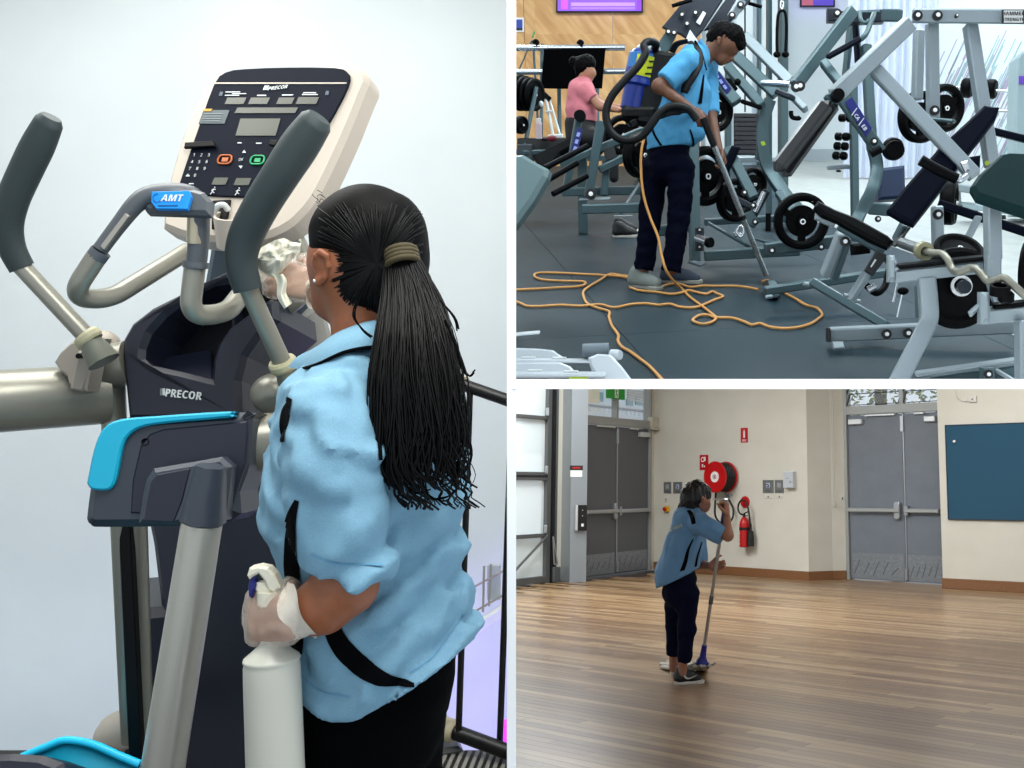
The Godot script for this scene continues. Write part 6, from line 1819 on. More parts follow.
func bolt(t: Node3D, x: float, y: float, d: float, r := 0.022):
	var o := at(2, x, y, d)
	var b := obj("bolt", MB.new().lathe([Vector2(0, 0.016), Vector2(r * 0.5, 0.016), Vector2(r * 0.5, 0.008), Vector2(r, 0.006), Vector2(r, -0.01)], o, GN, 14), mat("bolt_black", Color(0.02, 0.02, 0.025), 0.4), t)
	if b: obj("bolt_head", MB.new().lathe([Vector2(0, 0.022), Vector2(r * 0.42, 0.020), Vector2(r * 0.42, 0.01)], o, GN, 10), mat("bolt_silver", Color(0.62, 0.64, 0.65), 0.3, 0.8), b)
func plate_parts(t: Node3D, o: Vector3, ax: Vector3, r: float, th := 0.05, slots := true):
	var bl := mat("plate_rubber", Color(0.008, 0.009, 0.015), 0.5, 0.0, {"metallic_specular": 0.2})
	ax = ax.normalized()
	obj("rim", MB.new().lathe([Vector2(r * 0.70, -th * 0.4), Vector2(r * 0.92, -th * 0.5), Vector2(r, -th * 0.3), Vector2(r, th * 0.3), Vector2(r * 0.92, th * 0.5), Vector2(r * 0.80, th * 0.5), Vector2(r * 0.70, th * 0.25), Vector2(r * 0.70, -th * 0.4)], o, ax, 40), bl, t)
	obj("disc", MB.new().lathe([Vector2(0, -th * 0.3), Vector2(r * (0.56 if slots else 0.71), -th * 0.3), Vector2(r * (0.56 if slots else 0.71), th * 0.2), Vector2(r * 0.22, th * 0.25), Vector2(r * 0.20, th * 0.5), Vector2(0, th * 0.5)], o, ax, 36), bl, t)
	if slots:
		var x := ax.cross(Vector3.UP).normalized(); var y := x.cross(ax)
		for k in 3:
			var an := TAU * k / 3.0 + 0.5
			var d := x * cos(an) + y * sin(an)
			obj("web", MB.new().box(o + d * r * 0.62, Vector3(r * 0.26, r * 0.62, th * 0.5), 0.004, Basis(ax.cross(d), d, ax.cross(d).cross(d))), bl, t)
	obj("hub_ring", MB.new().lathe([Vector2(r * 0.06, th * 0.5), Vector2(r * 0.06, th * 0.62), Vector2(r * 0.10, th * 0.62), Vector2(r * 0.10, th * 0.45)], o, ax, 20), mat("bolt_silver"), t)
func plate(x: float, y: float, d: float, rpx: float, ax: Vector3, label: String, th := 0.05, slots := true, group := "weight plates on the weights floor") -> Node3D:
	var o := at(2, x, y, d)
	var t := thing("weight_plate", 2, o, label, "weight plate", group)
	plate_parts(t, o, ax, rpx * d / F, th, slots)
	return t

func gym():
	GN = vn(2)
	gym_room()
	gym_back()
	gym_machines()
	gym_front()
	gym_people()

func gym_room():
	var i := 2
	# rubber tiles
	var t := struct("floor_gym", i, Vector3(0, 0, -9), "dark speckled rubber tile floor of the weights area", "floor")
	var rub := []
	for k in 3:
		var m := grain("rubber_%d" % k, Color(0.07 + 0.005 * k, 0.145 + 0.005 * k, 0.18 + 0.005 * k), Color(0.15 + 0.005 * k, 0.23 + 0.005 * k, 0.26 + 0.005 * k), 0.46, 0.0, 0.35, 2.2, 0.35, 50 + k)
		m.metallic_specular = 0.28
		rub.append(m)
	var a := fl(2, 517, 215); var b := fl(2, 570, 275)
	var u := (a - b).normalized(); var v := Vector3.UP.cross(u)
	var s := 1.9
	for p in range(-8, 9):
		for q in range(-7, 10):
			var o := b + u * (p + 0.5) * s + v * (q + 0.5) * s
			if o.z > -3.6 or o.z < -19.0 or o.x < -5.5 or o.x > 8.0: continue
			if o.z > -7.2 and o.x < -1.7: continue
			var m := MB.new()
			m.box(o + Vector3(0, -0.02, 0), Vector3(s - 0.003, 0.04, s - 0.003), 0.001, Basis(v, Vector3.UP, v.cross(Vector3.UP)))
			obj("rubber_tile", m, rub[absi(p * 7 + q * 3) % 3], t)
	var sub := MB.new(); sub.box(Vector3(1.5, -0.06, -12.6), Vector3(14, 0.03, 13.0))
	obj("subfloor", sub, mat("subfloor_gym", Color(0.06, 0.07, 0.08), 0.9), t)
	# pale strip flooring behind the machines
	t = struct("floor_pale", i, Vector3(3, 0, -12), "pale vinyl floor behind the weight machines", "floor")
	var pts := [fl(2, 781, 160), fl(2, 784, 212), fl(2, 860, 236), fl(2, 935, 262), fl(2, 1000, 328), fl(2, 1040, 352), Vector3(9, 0, -6.5), Vector3(9, 0, -20), Vector3(2.0, 0, -20)]
	var pl := []
	for p in pts: pl.append(Vector2(p.x, -p.z))
	var fm := MB.new(); fm.xf = Transform3D(Basis(Vector3.RIGHT, Vector3(0, 0, -1), Vector3.UP), Vector3.ZERO)
	fm.prism(poly(pl), 0.0005, 0.006)
	obj("vinyl", fm, grain("vinyl_pale", Color(0.64, 0.655, 0.64), Color(0.71, 0.725, 0.71), 0.4, 0.0, 0.03, 0.6, 0.0, 55), t)
	# timber wall at the back left: sheets with slanting grain
	var zw := -17.0
	t = struct("wall_timber", i, Vector3(-2, 0, zw), "honey timber sheet wall with slanting grain behind the lifting rack", "wall")
	var tex := FastNoiseLite.new(); tex.seed = 61; tex.frequency = 0.02; tex.fractal_octaves = 5
	for k in 5:
		var wm := StandardMaterial3D.new(); wm.roughness = 0.55
		var im := Image.create(256, 256, false, Image.FORMAT_RGB8)
		for y in 256: for x in 256:
			var n := 0.5 + 0.5 * tex.get_noise_2d((x - y * 0.8) * 1.6 + k * 900, (x * 0.8 + y) * 0.22)
			n = clampf(n * 1.3 - 0.15, 0, 1)
			im.set_pixel(x, y, Color(0.72, 0.51, 0.30).lerp(Color(0.90, 0.73, 0.51), n))
		wm.albedo_texture = ImageTexture.create_from_image(im); wm.uv1_triplanar = true; wm.uv1_scale = Vector3.ONE * 0.55
		var m := MB.new(); m.box(Vector3(-5.2 + k * 1.22, 2.2, zw), Vector3(1.215, 5.2, 0.06), 0.004)
		obj("timber_sheet", m, wm, t)
	# white wall and full height windows to the right
	t = struct("wall_white", i, Vector3(4, 0, -19), "bright white wall behind the weight machines", "wall")
	var wp := mat("gym_white", Color(0.86, 0.89, 0.90), 0.7)
	var wx := at(2, 778, 60, 18.0).x; var wx2 := at(2, 846, 60, 18.0).x
	var m2 := MB.new(); m2.box(Vector3((wx + wx2) * 0.5, 2.2, -17.9), Vector3(wx2 - wx, 5.2, 0.1))
	obj("plaster", m2, wp, t)
	t = struct("baseboard_white", i, Vector3(wx, 0, -17.84), "pale grey skirting of the bright white wall", "baseboard")
	obj("board", MB.new().box(Vector3((wx + wx2) * 0.5, 0.09, -17.84), Vector3(wx2 - wx, 0.18, 0.03), 0.004), mat("skirt_pale", Color(0.66, 0.70, 0.72), 0.5), t)
	# pleated pale curtain
	var cx0 := at(2, 843, 60, 15).x; var cx1 := at(2, 932, 60, 15).x
	t = thing("curtain", i, Vector3(cx0, 0, -15), "tall pale pleated curtain behind the press machine", "curtain")
	var rows := []
	for r in 2:
		var l := PackedVector3Array()
		for k in 120: l.push_back(Vector3(lerpf(cx0, cx1, k / 119.0), 0.03 + r * 4.4, -15.0 + 0.03 * sin(k * 0.62) + 0.02 * sin(k * 0.23)))
		rows.append(l)
	obj("cloth", MB.new().grid(rows), mat("curtain_cloth", Color(0.78, 0.81, 0.87), 0.85, 0.0, {"backlight_enabled": true, "backlight": Color(0.4, 0.42, 0.46)}), t)
	obj("rail", MB.new().tube([Vector3(cx0, 4.45, -15), Vector3(cx1, 4.45, -15)], 0.03, 8), mat("bolt_silver"), t)
	# wall with printed slanting stripes, far right
	t = struct("wall_striped", i, Vector3(5, 0, -16), "white wall with fine slanting printed stripes", "wall")
	var sx := at(2, 930, 60, 15.6).x
	obj("plaster", MB.new().box(Vector3(sx + 2.5, 2.2, -15.8), Vector3(5.0, 5.2, 0.1)), wp, t)
	var st := MB.new(); var st2 := MB.new()
	var rr := RandomNumberGenerator.new(); rr.seed = 9
	for k in 150:
		var x := 936.0 + rr.randf() * 100.0; var y := 30.0 + rr.randf() * 110
		var L := 18.0 + rr.randf() * 34.0
		var q := at(2, x, y, 15.55); var e := at(2, x - L * 0.42, y + L, 15.55); q.z = -15.748; e.z = -15.748
		(st if k % 2 else st2).bar(q, e, 0.012, 0.003, Vector3(0, 0, 1), 0.0)
	var so := obj("stripe_print", st, mat("stripe_teal", Color(0.60, 0.73, 0.75), 0.7), t); so.set_meta("kind", "stuff")
	so = obj("stripe_print", st2, mat("stripe_plum", Color(0.68, 0.63, 0.73), 0.7), t); so.set_meta("kind", "stuff")
	# glazing between timber and white wall
	var gx0 := -5.2 + 5 * 1.22 - 0.6
	for k in 3:
		var w0 := lerpf(gx0, wx, k / 3.0); var w1 := lerpf(gx0, wx, (k + 1) / 3.0)
		var wn := struct("window_%d" % (3 + k), i, Vector3(w0, 0, -17.2), "tall bright window behind the man with the vacuum", "window")
		var fr := MB.new()
		fr.box(Vector3(w0 + 0.03, 2.2, -17.2), Vector3(0.06, 4.6, 0.08)); fr.box(Vector3(w1 - 0.03, 2.2, -17.2), Vector3(0.06, 4.6, 0.08)); fr.box(Vector3((w0 + w1) * 0.5, 0.05, -17.2), Vector3(w1 - w0, 0.1, 0.08))
		obj("frame", fr, mat("win_frame", Color(0.62, 0.68, 0.72), 0.5), wn)
		obj("pane", MB.new().box(Vector3((w0 + w1) * 0.5, 2.25, -17.2), Vector3(w1 - w0 - 0.12, 4.3, 0.008)), mat("frosted_glass"), wn)
	# side wall, ceiling
	t = struct("ceiling_gym", i, Vector3(2, 4.45, -11), "white ceiling over the weights floor", "ceiling")
	obj("panel", MB.new().box(Vector3(1.6, 4.6, -11.6), Vector3(15, 0.1, 13.0)), mat("ceiling_white"), t)
	t = struct("wall_gym_side", i, Vector3(8, 0, -11), "white side wall of the weights floor", "wall")
	obj("plaster", MB.new().box(Vector3(8.6, 2.2, -11.0), Vector3(0.1, 5.0, 11.0)), wp, t)

func zpt(px: float, py: float, z: float) -> Vector3:
	var r := ray(2, px, py)
	return eye(2) + r * (z / r.z)
func screen(px0: float, py0: float, px1: float, py1: float, z: float, label: String, hue: int):
	var o := zpt(px0, py1, z); var n := Vector3(0, 0, 1)
	var t := thing("television", 2, o, label, "television")
	where[t].append(true)
	obj("case", slab(2, px_rect(px0, py0, px1, py1), o, n, 0.06, 0.006), mat("tv_black", Color(0.02, 0.02, 0.03), 0.35), t)
	var b := 1.6
	var em := func(c: Color) -> Material: return mat("scr_" + c.to_html(), c, 0.3, 0.0, {"emission_enabled": true, "emission": c, "emission_energy_multiplier": 0.75})
	obj("screen", slab(2, px_rect(px0 + b, py0 + b, px1 - b, py1 - b), o, n, 0.005, 0.0, 0.003), em.call(Color(0.48, 0.30, 0.78) if hue == 0 else Color(0.30, 0.24, 0.60)), t)
	if hue == 0:
		obj("screen_block", slab(2, px_rect(px0 + 5, py0, px0 + 12, py1 - 3), o, n, 0.004, 0.0, 0.005), em.call(Color(0.72, 0.30, 0.85)), t)
		obj("screen_block", slab(2, px_rect(px0 + 15, py1 - 10, px1 - 8, py1 - 6.5), o, n, 0.004, 0.0, 0.005), em.call(Color(0.66, 0.50, 0.90)), t)
		obj("screen_block", slab(2, px_rect(px0 + 15, py1 - 5.5, px1 - 8, py1 - 3.2), o, n, 0.004, 0.0, 0.005), em.call(Color(0.58, 0.42, 0.86)), t)
		obj("screen_block", slab(2, px_rect(px1 - 6, py0, px1 - 2, py1 - 2), o, n, 0.004, 0.0, 0.005), em.call(Color(0.50, 0.22, 0.85)), t)
	else:
		obj("screen_block", slab(2, px_rect(px0 + 2, py0 + 1, px0 + 13, py1 - 1.6), o, n, 0.004, 0.0, 0.005), em.call(Color(0.62, 0.32, 0.36)), t)
	var l := AreaLight3D.new(); l.name = "screen_light"; l.area_size = Vector2(0.8, 0.4); l.light_energy = 0.04; l.light_color = Color(0.6, 0.45, 0.95); l.shadow_enabled = true; l.area_range = 20.0
	t.add_child(l); l.position = zpt((px0 + px1) * 0.5, (maxf(py0, 0) + py1) * 0.5, z) + Vector3(0, 0, 0.05) - o

func gym_back():
	var slate := grain("frame_slate", Color(0.25, 0.335, 0.355), Color(0.30, 0.385, 0.405), 0.38, 0.3, 0.3, 3.0, 0.04, 70)
	var silver := grain("frame_silver", Color(0.53, 0.575, 0.595), Color(0.59, 0.635, 0.655), 0.36, 0.35, 0.3, 3.0, 0.04, 71)
	mat("edge_dark", Color(0.05, 0.06, 0.08), 0.45)
	var chrome := mat("chrome", Color(0.82, 0.84, 0.86), 0.2, 0.85)
	var blk := mat("pad_black", Color(0.009, 0.011, 0.018), 0.5, 0.0, {"metallic_specular": 0.2})
	var navy := mat("pad_navy", Color(0.024, 0.042, 0.095), 0.5, 0.0, {"metallic_specular": 0.15})
	screen(556, -10, 643, 12.5, -16.9, "wide wall television with a violet picture on the timber wall", 0)
	screen(800, -14, 835, 7, -17.78, "small television with a purple and orange picture on the white wall", 1)
	# poster
	var t := thing("poster", 2, zpt(516, 32, -16.95), "small blue and white poster on the timber wall", "poster")
	where[t].append(true)
	obj("sheet", slab(2, px_rect(509, 17.5, 524, 32), zpt(516, 32, -16.95), Vector3(0, 0, 1), 0.012), mat("sign_white"), t)
	obj("picture", slab(2, px_rect(511, 19.5, 522.5, 28), zpt(516, 32, -16.95), Vector3(0, 0, 1), 0.004, 0, 0.003), mat("poster_blue", Color(0.20, 0.28, 0.62), 0.5), t)
	obj("picture", slab(2, px_rect(511, 28, 522.5, 30.5), zpt(516, 32, -16.95), Vector3(0, 0, 1), 0.004, 0, 0.003), mat("poster_dark", Color(0.08, 0.09, 0.14), 0.5), t)
	# ---- lifting rack with bars at the timber wall
	t = thing("lifting_rack", 2, fl(2, 545, 165), "steel lifting rack with two long bars in front of the timber wall", "rack")
	gt(t, "bar", chrome, [[516, 48, 12.4], [625, 47.5, 12.4]], 0.032, 0, 12)
	gt(t, "bar", chrome, [[516, 72, 12.4], [655, 71, 12.4]], 0.030, 0, 12)
	gb(t, "post", slate, 542, 44, 12.5, 541, 160, 12.5, 3.5)
	gb(t, "post", slate, 559, 88, 12.6, 560, 160, 12.6, 4)
	gb(t, "post", slate, 597, 88, 12.6, 598, 160, 12.6, 4)
	gb(t, "post", slate, 533, 40, 12.6, 540, 160, 12.6, 2.5)
	gb(t, "brace", slate, 532, 40, 12.6, 518, 72, 12.6, 1.6, 0.03)
	for q in [[535.5, 42.5], [580, 43]]: obj("hook", MB.new().tube(curve(pp(2, [[q[0] - 2.5, q[1] + 1, 12.35], [q[0], q[1] - 2, 12.35], [q[0] + 2.5, q[1], 12.35], [q[0], q[1] + 2.5, 12.35]]), 4), 0.018, 8), blk, t)
	gb(t, "marker", mat("marker_green", Color(0.25, 0.55, 0.30), 0.6), 534.5, 31, 12.5, 532.5, 38, 12.5, 2.0, 0.02)
	gb(t, "base", slate, 518, 158, 12.4, 606, 158, 12.4, 6)
	# black board hung on the rack
	t = thing("black_mat", 2, at(2, 573, 88, 12.2), "large black rectangular mat hung over the lifting rack", "mat")
	gs(t, "sheet", mat("mat_black", Color(0.004, 0.004, 0.007), 0.9, 0.0, {"metallic_specular": 0.15}), [[544, 49], [605.5, 48], [602, 88], [566, 88.5], [541, 88]], 12.2, GN, 0.03, 0.004)
	# stored plates at the left
	for k in 4:
		plate(521 + k * 4.6, 93 + k * 0.6, 11.4 - k * 0.025, 18 - k * 0.6, Vector3(1, 0, 0.55), "black plate in the row stored on the rack at the timber wall", 0.032, false, "plates stored at the timber wall")
	plate(521, 125, 11.0, 9, Vector3(1, 0, 0.6), "small black plate low on the rack at the timber wall", 0.06, false)
	t = thing("plate_tree", 2, fl(2, 528, 165), "slate steel plate stand at the timber wall", "stand")
	gb(t, "upright", slate, 536, 88, 11.3, 524, 150, 11.0, 4.5)
	gb(t, "foot", slate, 517, 152, 11.0, 560, 150, 11.2, 7, 0.3)
	gt(t, "peg", chrome, [[517, 94, 11.4], [541, 96, 11.6]], 0.02, 0)
	# white folding climber behind the woman
	t = thing("stepper", 2, fl(2, 555, 168), "white framed stepping machine behind the woman in pink", "exercise machine")
	gb(t, "leg", mat("gloss_white", Color(0.84, 0.86, 0.86), 0.3), 545, 95, 11.5, 553, 135, 11.4, 3, 0.03)
	gb(t, "leg", mat("gloss_white"), 548, 95, 11.6, 560, 135, 11.5, 2.4, 0.03)
	gb(t, "cross_bar", mat("gloss_white"), 545, 112, 11.4, 552, 111, 11.4, 2.5, 0.03)
	gb(t, "shroud", blk, 541, 92, 11.5, 550, 100, 11.5, 6)
	gb(t, "foot", mat("gloss_white"), 548, 137, 11.4, 563, 136, 11.4, 5, 0.1)
	obj("knob", MB.new().ball(at(2, 541, 104, 11.4), Vector3(0.025, 0.03, 0.025), 10, 8), mat("gloss_white"), t)
	# water bottle and shoes on the low shelf
	t = thing("low_shelf", 2, fl(2, 540, 170), "dark low platform under the water bottle", "platform")
	gs(t, "deck", mat("deck_dark", Color(0.06, 0.075, 0.09), 0.5), [[517, 138], [575, 137], [575, 152], [517, 155]], 11.0, GN, 0.3, 0.01)
	gs(t, "edge", mat("deck_slate", Color(0.15, 0.19, 0.22), 0.5), [[517, 144], [532, 144], [532, 160], [517, 162]], 10.9, GN, 0.2, 0.01)
	t = thing("water_bottle", 2, at(2, 539, 138, 10.8), "pale pink water bottle standing on the dark low platform", "bottle")
	var wb := at(2, 539, 138.5, 10.8)
	obj("bottle_body", MB.new().lathe([Vector2(0, 0), Vector2(0.028, 0), Vector2(0.028, 0.13), Vector2(0.022, 0.15)], wb, Vector3.UP, 16), mat("bottle_pink", Color(0.83, 0.74, 0.76), 0.4), t)
	obj("cap", MB.new().lathe([Vector2(0.022, 0.15), Vector2(0.023, 0.18), Vector2(0, 0.182)], wb, Vector3.UP, 16), mat("sign_white"), t)
	t = thing("clothes_bundle", 2, at(2, 551, 140, 10.8), "red and black bundle lying beside the water bottle", "bag")
	obj("bundle", MB.new().ball(at(2, 552, 138.5, 10.8), Vector3(0.05, 0.03, 0.04), 12, 8), mat("bundle_red", Color(0.45, 0.06, 0.14), 0.6), t)
	obj("bundle", MB.new().ball(at(2, 545, 139, 10.9), Vector3(0.04, 0.02, 0.04), 12, 8), mat("bundle_black", Color(0.03, 0.03, 0.05), 0.6), t)
	# ---- plate loaded machine behind the vacuum man
	t = thing("leg_machine", 2, fl(2, 600, 205), "slate plate loaded leg machine behind the man with the vacuum", "exercise machine")
	gb(t, "upright", slate, 580, 112, 9.2, 566, 190, 9.2, 8)
	gs(t, "decal", mat("decal_blue", Color(0.06, 0.09, 0.42), 0.45), [[577, 128], [583, 129], [577, 154], [570, 154]], 9.13, GN, 0.01, 0.001)
	for k in 3: gs(t, "decal_mark", mat("decal_mark", Color(0.55, 0.60, 0.82), 0.5), [[577.5 - k * 1.6, 132 + k * 7], [580.5 - k * 1.6, 133 + k * 7], [579 - k * 1.6, 137 + k * 7], [576 - k * 1.6, 136 + k * 7]], 9.115, GN, 0.003, 0.0)
	obj("pivot", MB.new().lathe([Vector2(0, 0.03), Vector2(0.045, 0.03), Vector2(0.045, -0.03), Vector2(0, -0.03)], at(2, 580, 116, 9.1), GN, 16), blk, t)
	gb(t, "front_upright", slate, 601, 121, 8.9, 588, 198, 8.9, 9)
	gb(t, "beam", slate, 560, 165, 9.0, 660, 123, 9.0, 8)
	gb(t, "beam", slate, 599, 170, 8.95, 640, 150, 8.95, 8)
	gb(t, "leg", slate, 606, 160, 9.0, 604, 196, 9.0, 8)
	gb(t, "base", slate, 562, 192, 9.1, 645, 190, 9.1, 9)
	gb(t, "base", slate, 582, 209, 8.7, 660, 207, 8.7, 10)
	gb(t, "stay", silver, 641, 182, 8.8, 619, 215, 8.75, 3, 0.04)
	gb(t, "foot_plate", silver, 614, 215, 8.7, 633, 215, 8.7, 2, 0.1)
	gb(t, "foot_plate", silver, 579, 199.5, 8.85, 610, 198, 8.85, 2, 0.1)
	bolt(t, 591, 194, 8.8, 0.04)
	for q in [[588, 146, 545, 168], [577, 163, 541, 184], [587, 176, 553, 194]]:
		gt(t, "padded_bar", blk, [[q[0], q[1], 8.8], [q[2], q[3], 8.6]], 0.022, 0)
	gs(t, "seat_pad", blk, [[533, 155], [574, 135], [582, 140], [560, 152], [545, 172], [541, 168]], 9.3, (GN + Vector3.UP).normalized(), 0.05, 0.01)
	gs(t, "warning_label", mat("sticker_lime", Color(0.62, 0.72, 0.05), 0.5), [[622, 158], [626, 156.5], [627.5, 160], [624, 161.5]], 8.88, GN, 0.006, 0.0)
	gs(t, "weight_horn_label", mat("deck_dark"), [[603, 150], [614, 146], [617, 157], [606, 161]], 8.95, GN, 0.02, 0.002)
	plate(641, 155, 8.7, 23, Vector3(1, 0, 0.9), "black plate on the leg machine behind the vacuum man", 0.08, true)
	plate(622, 135, 9.6, 20, Vector3(0.6, 0, 1), "black plate behind the hose on the leg machine", 0.06, true)
	# ---- cable column with rope handle
	t = thing("cable_column", 2, fl(2, 782, 222), "tall slate cable column with a black rope handle", "exercise machine")
	gb(t, "upright", slate, 783, -12, 11.0, 783, 215, 11.0, 9, 0.1)
	gb(t, "upright", slate, 769, -12, 11.2, 769, 215, 11.2, 5, 0.08)
	gb(t, "base", slate, 764, 219, 10.6, 800, 219, 10.6, 5, 0.3)
	var rope := thing("rope_handle", 2, at(2, 781, 55, 10.8), "black looped rope handle hanging on the cable column", "handle")
	gt(rope, "rope", blk, [[777, 52, 10.8], [777, 30, 10.8], [778.5, 14, 10.8], [782, 10.5, 10.8], [785.5, 14, 10.8], [786.5, 30, 10.8], [785.5, 52, 10.8]], 0.014)
	for x in [777, 785.5]: obj("stopper", MB.new().ball(at(2, x, 54.5, 10.8), Vector3(0.035, 0.03, 0.03), 10, 8), blk, rope)
	obj("carabiner", MB.new().tube(curve(pp(2, [[782, 10, 10.8], [780.5, 6, 10.8], [781.5, 1, 10.8], [783.5, 4, 10.8], [782, 10, 10.8]]), 4), 0.008, 8), chrome, rope)
	# ---- selector stack
	t = thing("weight_stack", 2, fl(2, 748, 165), "dark stack of selector plates in a slate frame", "exercise machine")
	for k in 9: gs(t, "stack_plate", mat("stack_navy", Color(0.04, 0.055, 0.10), 0.4), px_rect(734, 113 + k * 4.6, 757, 117.2 + k * 4.6), 12.0, GN, 0.12, 0.004)
	gb(t, "upright", slate, 728, -10, 12.0, 728, 165, 12.0, 6)
	gb(t, "upright", slate, 759, -10, 12.1, 759, 165, 12.1, 4)
	gb(t, "base", silver, 733, 160, 11.8, 760, 159, 11.8, 6)
	gt(t, "cable", blk, [[745, 112, 12.0], [745, -10, 12.0]], 0.008, 0)
	# ---- dumbbell rack
	t = thing("dumbbell_rack", 2, fl(2, 850, 215), "slim slate dumbbell rack in front of the white wall", "rack")
	gb(t, "upright", slate, 853, 70, 9.8, 855, 218, 9.8, 8)
	gb(t, "foot", silver, 827, 167.5, 9.9, 850, 166.5, 9.9, 5)
	gb(t, "foot_cap", blk, 836, 171, 9.8, 841, 171, 9.8, 2.5)
	for k in 4:
		var o := at(2, 843.5 - k * 1.2, 127 + k * 9.6, 9.8)
		var dl: String = ["topmost small black dumbbell on the slim rack", "second black dumbbell down on the slim rack", "third black dumbbell down on the slim rack", "lowest black dumbbell on the slim rack"][k]
		if k == 0:
			o = at(2, 846, 118, 9.8)
		var db := thing("dumbbell", 2, o, dl, "dumbbell", "dumbbells on the slim rack")
		var ax := Vector3(1, 0, 0.5).normalized()
		for s in [-1.0, 1.0]: obj("head", MB.new().lathe([Vector2(0, -0.028), Vector2(0.026, -0.028), Vector2(0.034, -0.018), Vector2(0.034, 0.018), Vector2(0.026, 0.028), Vector2(0, 0.028)], o + ax * 0.032 * s - ax * 0.0, ax, 6), blk, db)
		obj("grip", MB.new().tube([o - ax * 0.05, o + ax * 0.05], 0.012, 8), chrome, db)
	# ---- barbell on stands at the striped wall
	t = thing("barbell", 2, at(2, 985, 90, 12.0), "barbell with black end weights at the striped wall", "barbell")
	gt(t, "bar", chrome, [[935, 86, 12.2], [1030, 93, 12.0]], 0.014, 0)
	for q in [[991.5, 89], [967, 88]]:
		obj("head", MB.new().lathe([Vector2(0, -0.05), Vector2(0.085, -0.05), Vector2(0.10, -0.03), Vector2(0.10, 0.03), Vector2(0.085, 0.05), Vector2(0, 0.05)], at(2, q[0], q[1], 12.1), Vector3(1, -0.05, 0.5), 12), blk, t)
	t = thing("machine_shroud", 2, fl(2, 1020, 205), "pale grey rounded machine shroud with a purple badge", "exercise machine")
	gs(t, "shroud", mat("shroud_grey", Color(0.60, 0.68, 0.70), 0.45), [[1017, 58], [1020, 53], [1024, 50], [1050, 50], [1050, 215], [1016, 215], [1015, 120]], 11.0, GN, 0.3, 0.02)
	gs(t, "badge", mat("badge_purple", Color(0.40, 0.24, 0.72), 0.5), px_rect(1019, 76, 1026, 84), 10.98, GN, 0.01, 0.001)
	gt(t, "handle_bar", chrome, [[990, 111, 11.4], [1018, 111, 11.2]], 0.014, 0)
	gb(t, "base", mat("shroud_grey"), 960, 205, 11.0, 1040, 214, 11.0, 8, 0.3)
	gb(t, "foot", silver, 948, 186, 11.0, 978, 190, 11.0, 10, 0.3)
	gb(t, "stem", silver, 956, 180, 11.0, 958, 205, 11.0, 6)
	gs(t, "step", mat("edge_dark"), px_rect(962, 205, 978, 212), 10.9, GN, 0.1, 0.004)
	gs(t, "vent", mat("edge_dark"), px_rect(1000, 215, 1006, 219), 10.8, GN, 0.05, 0.002)
func decal_word(t: Node3D, s: String, size: float, x: float, y: float, d: float, ang: float, m: Material):
	var b := Basis(vr(2), vu(2), GN) * Basis(Vector3(0, 0, 1), ang)
	obj("lettering", MB.new().text(s, size, Transform3D(b, at(2, x, y, d)), 0.002, "Droid Sans", 700), m, t)

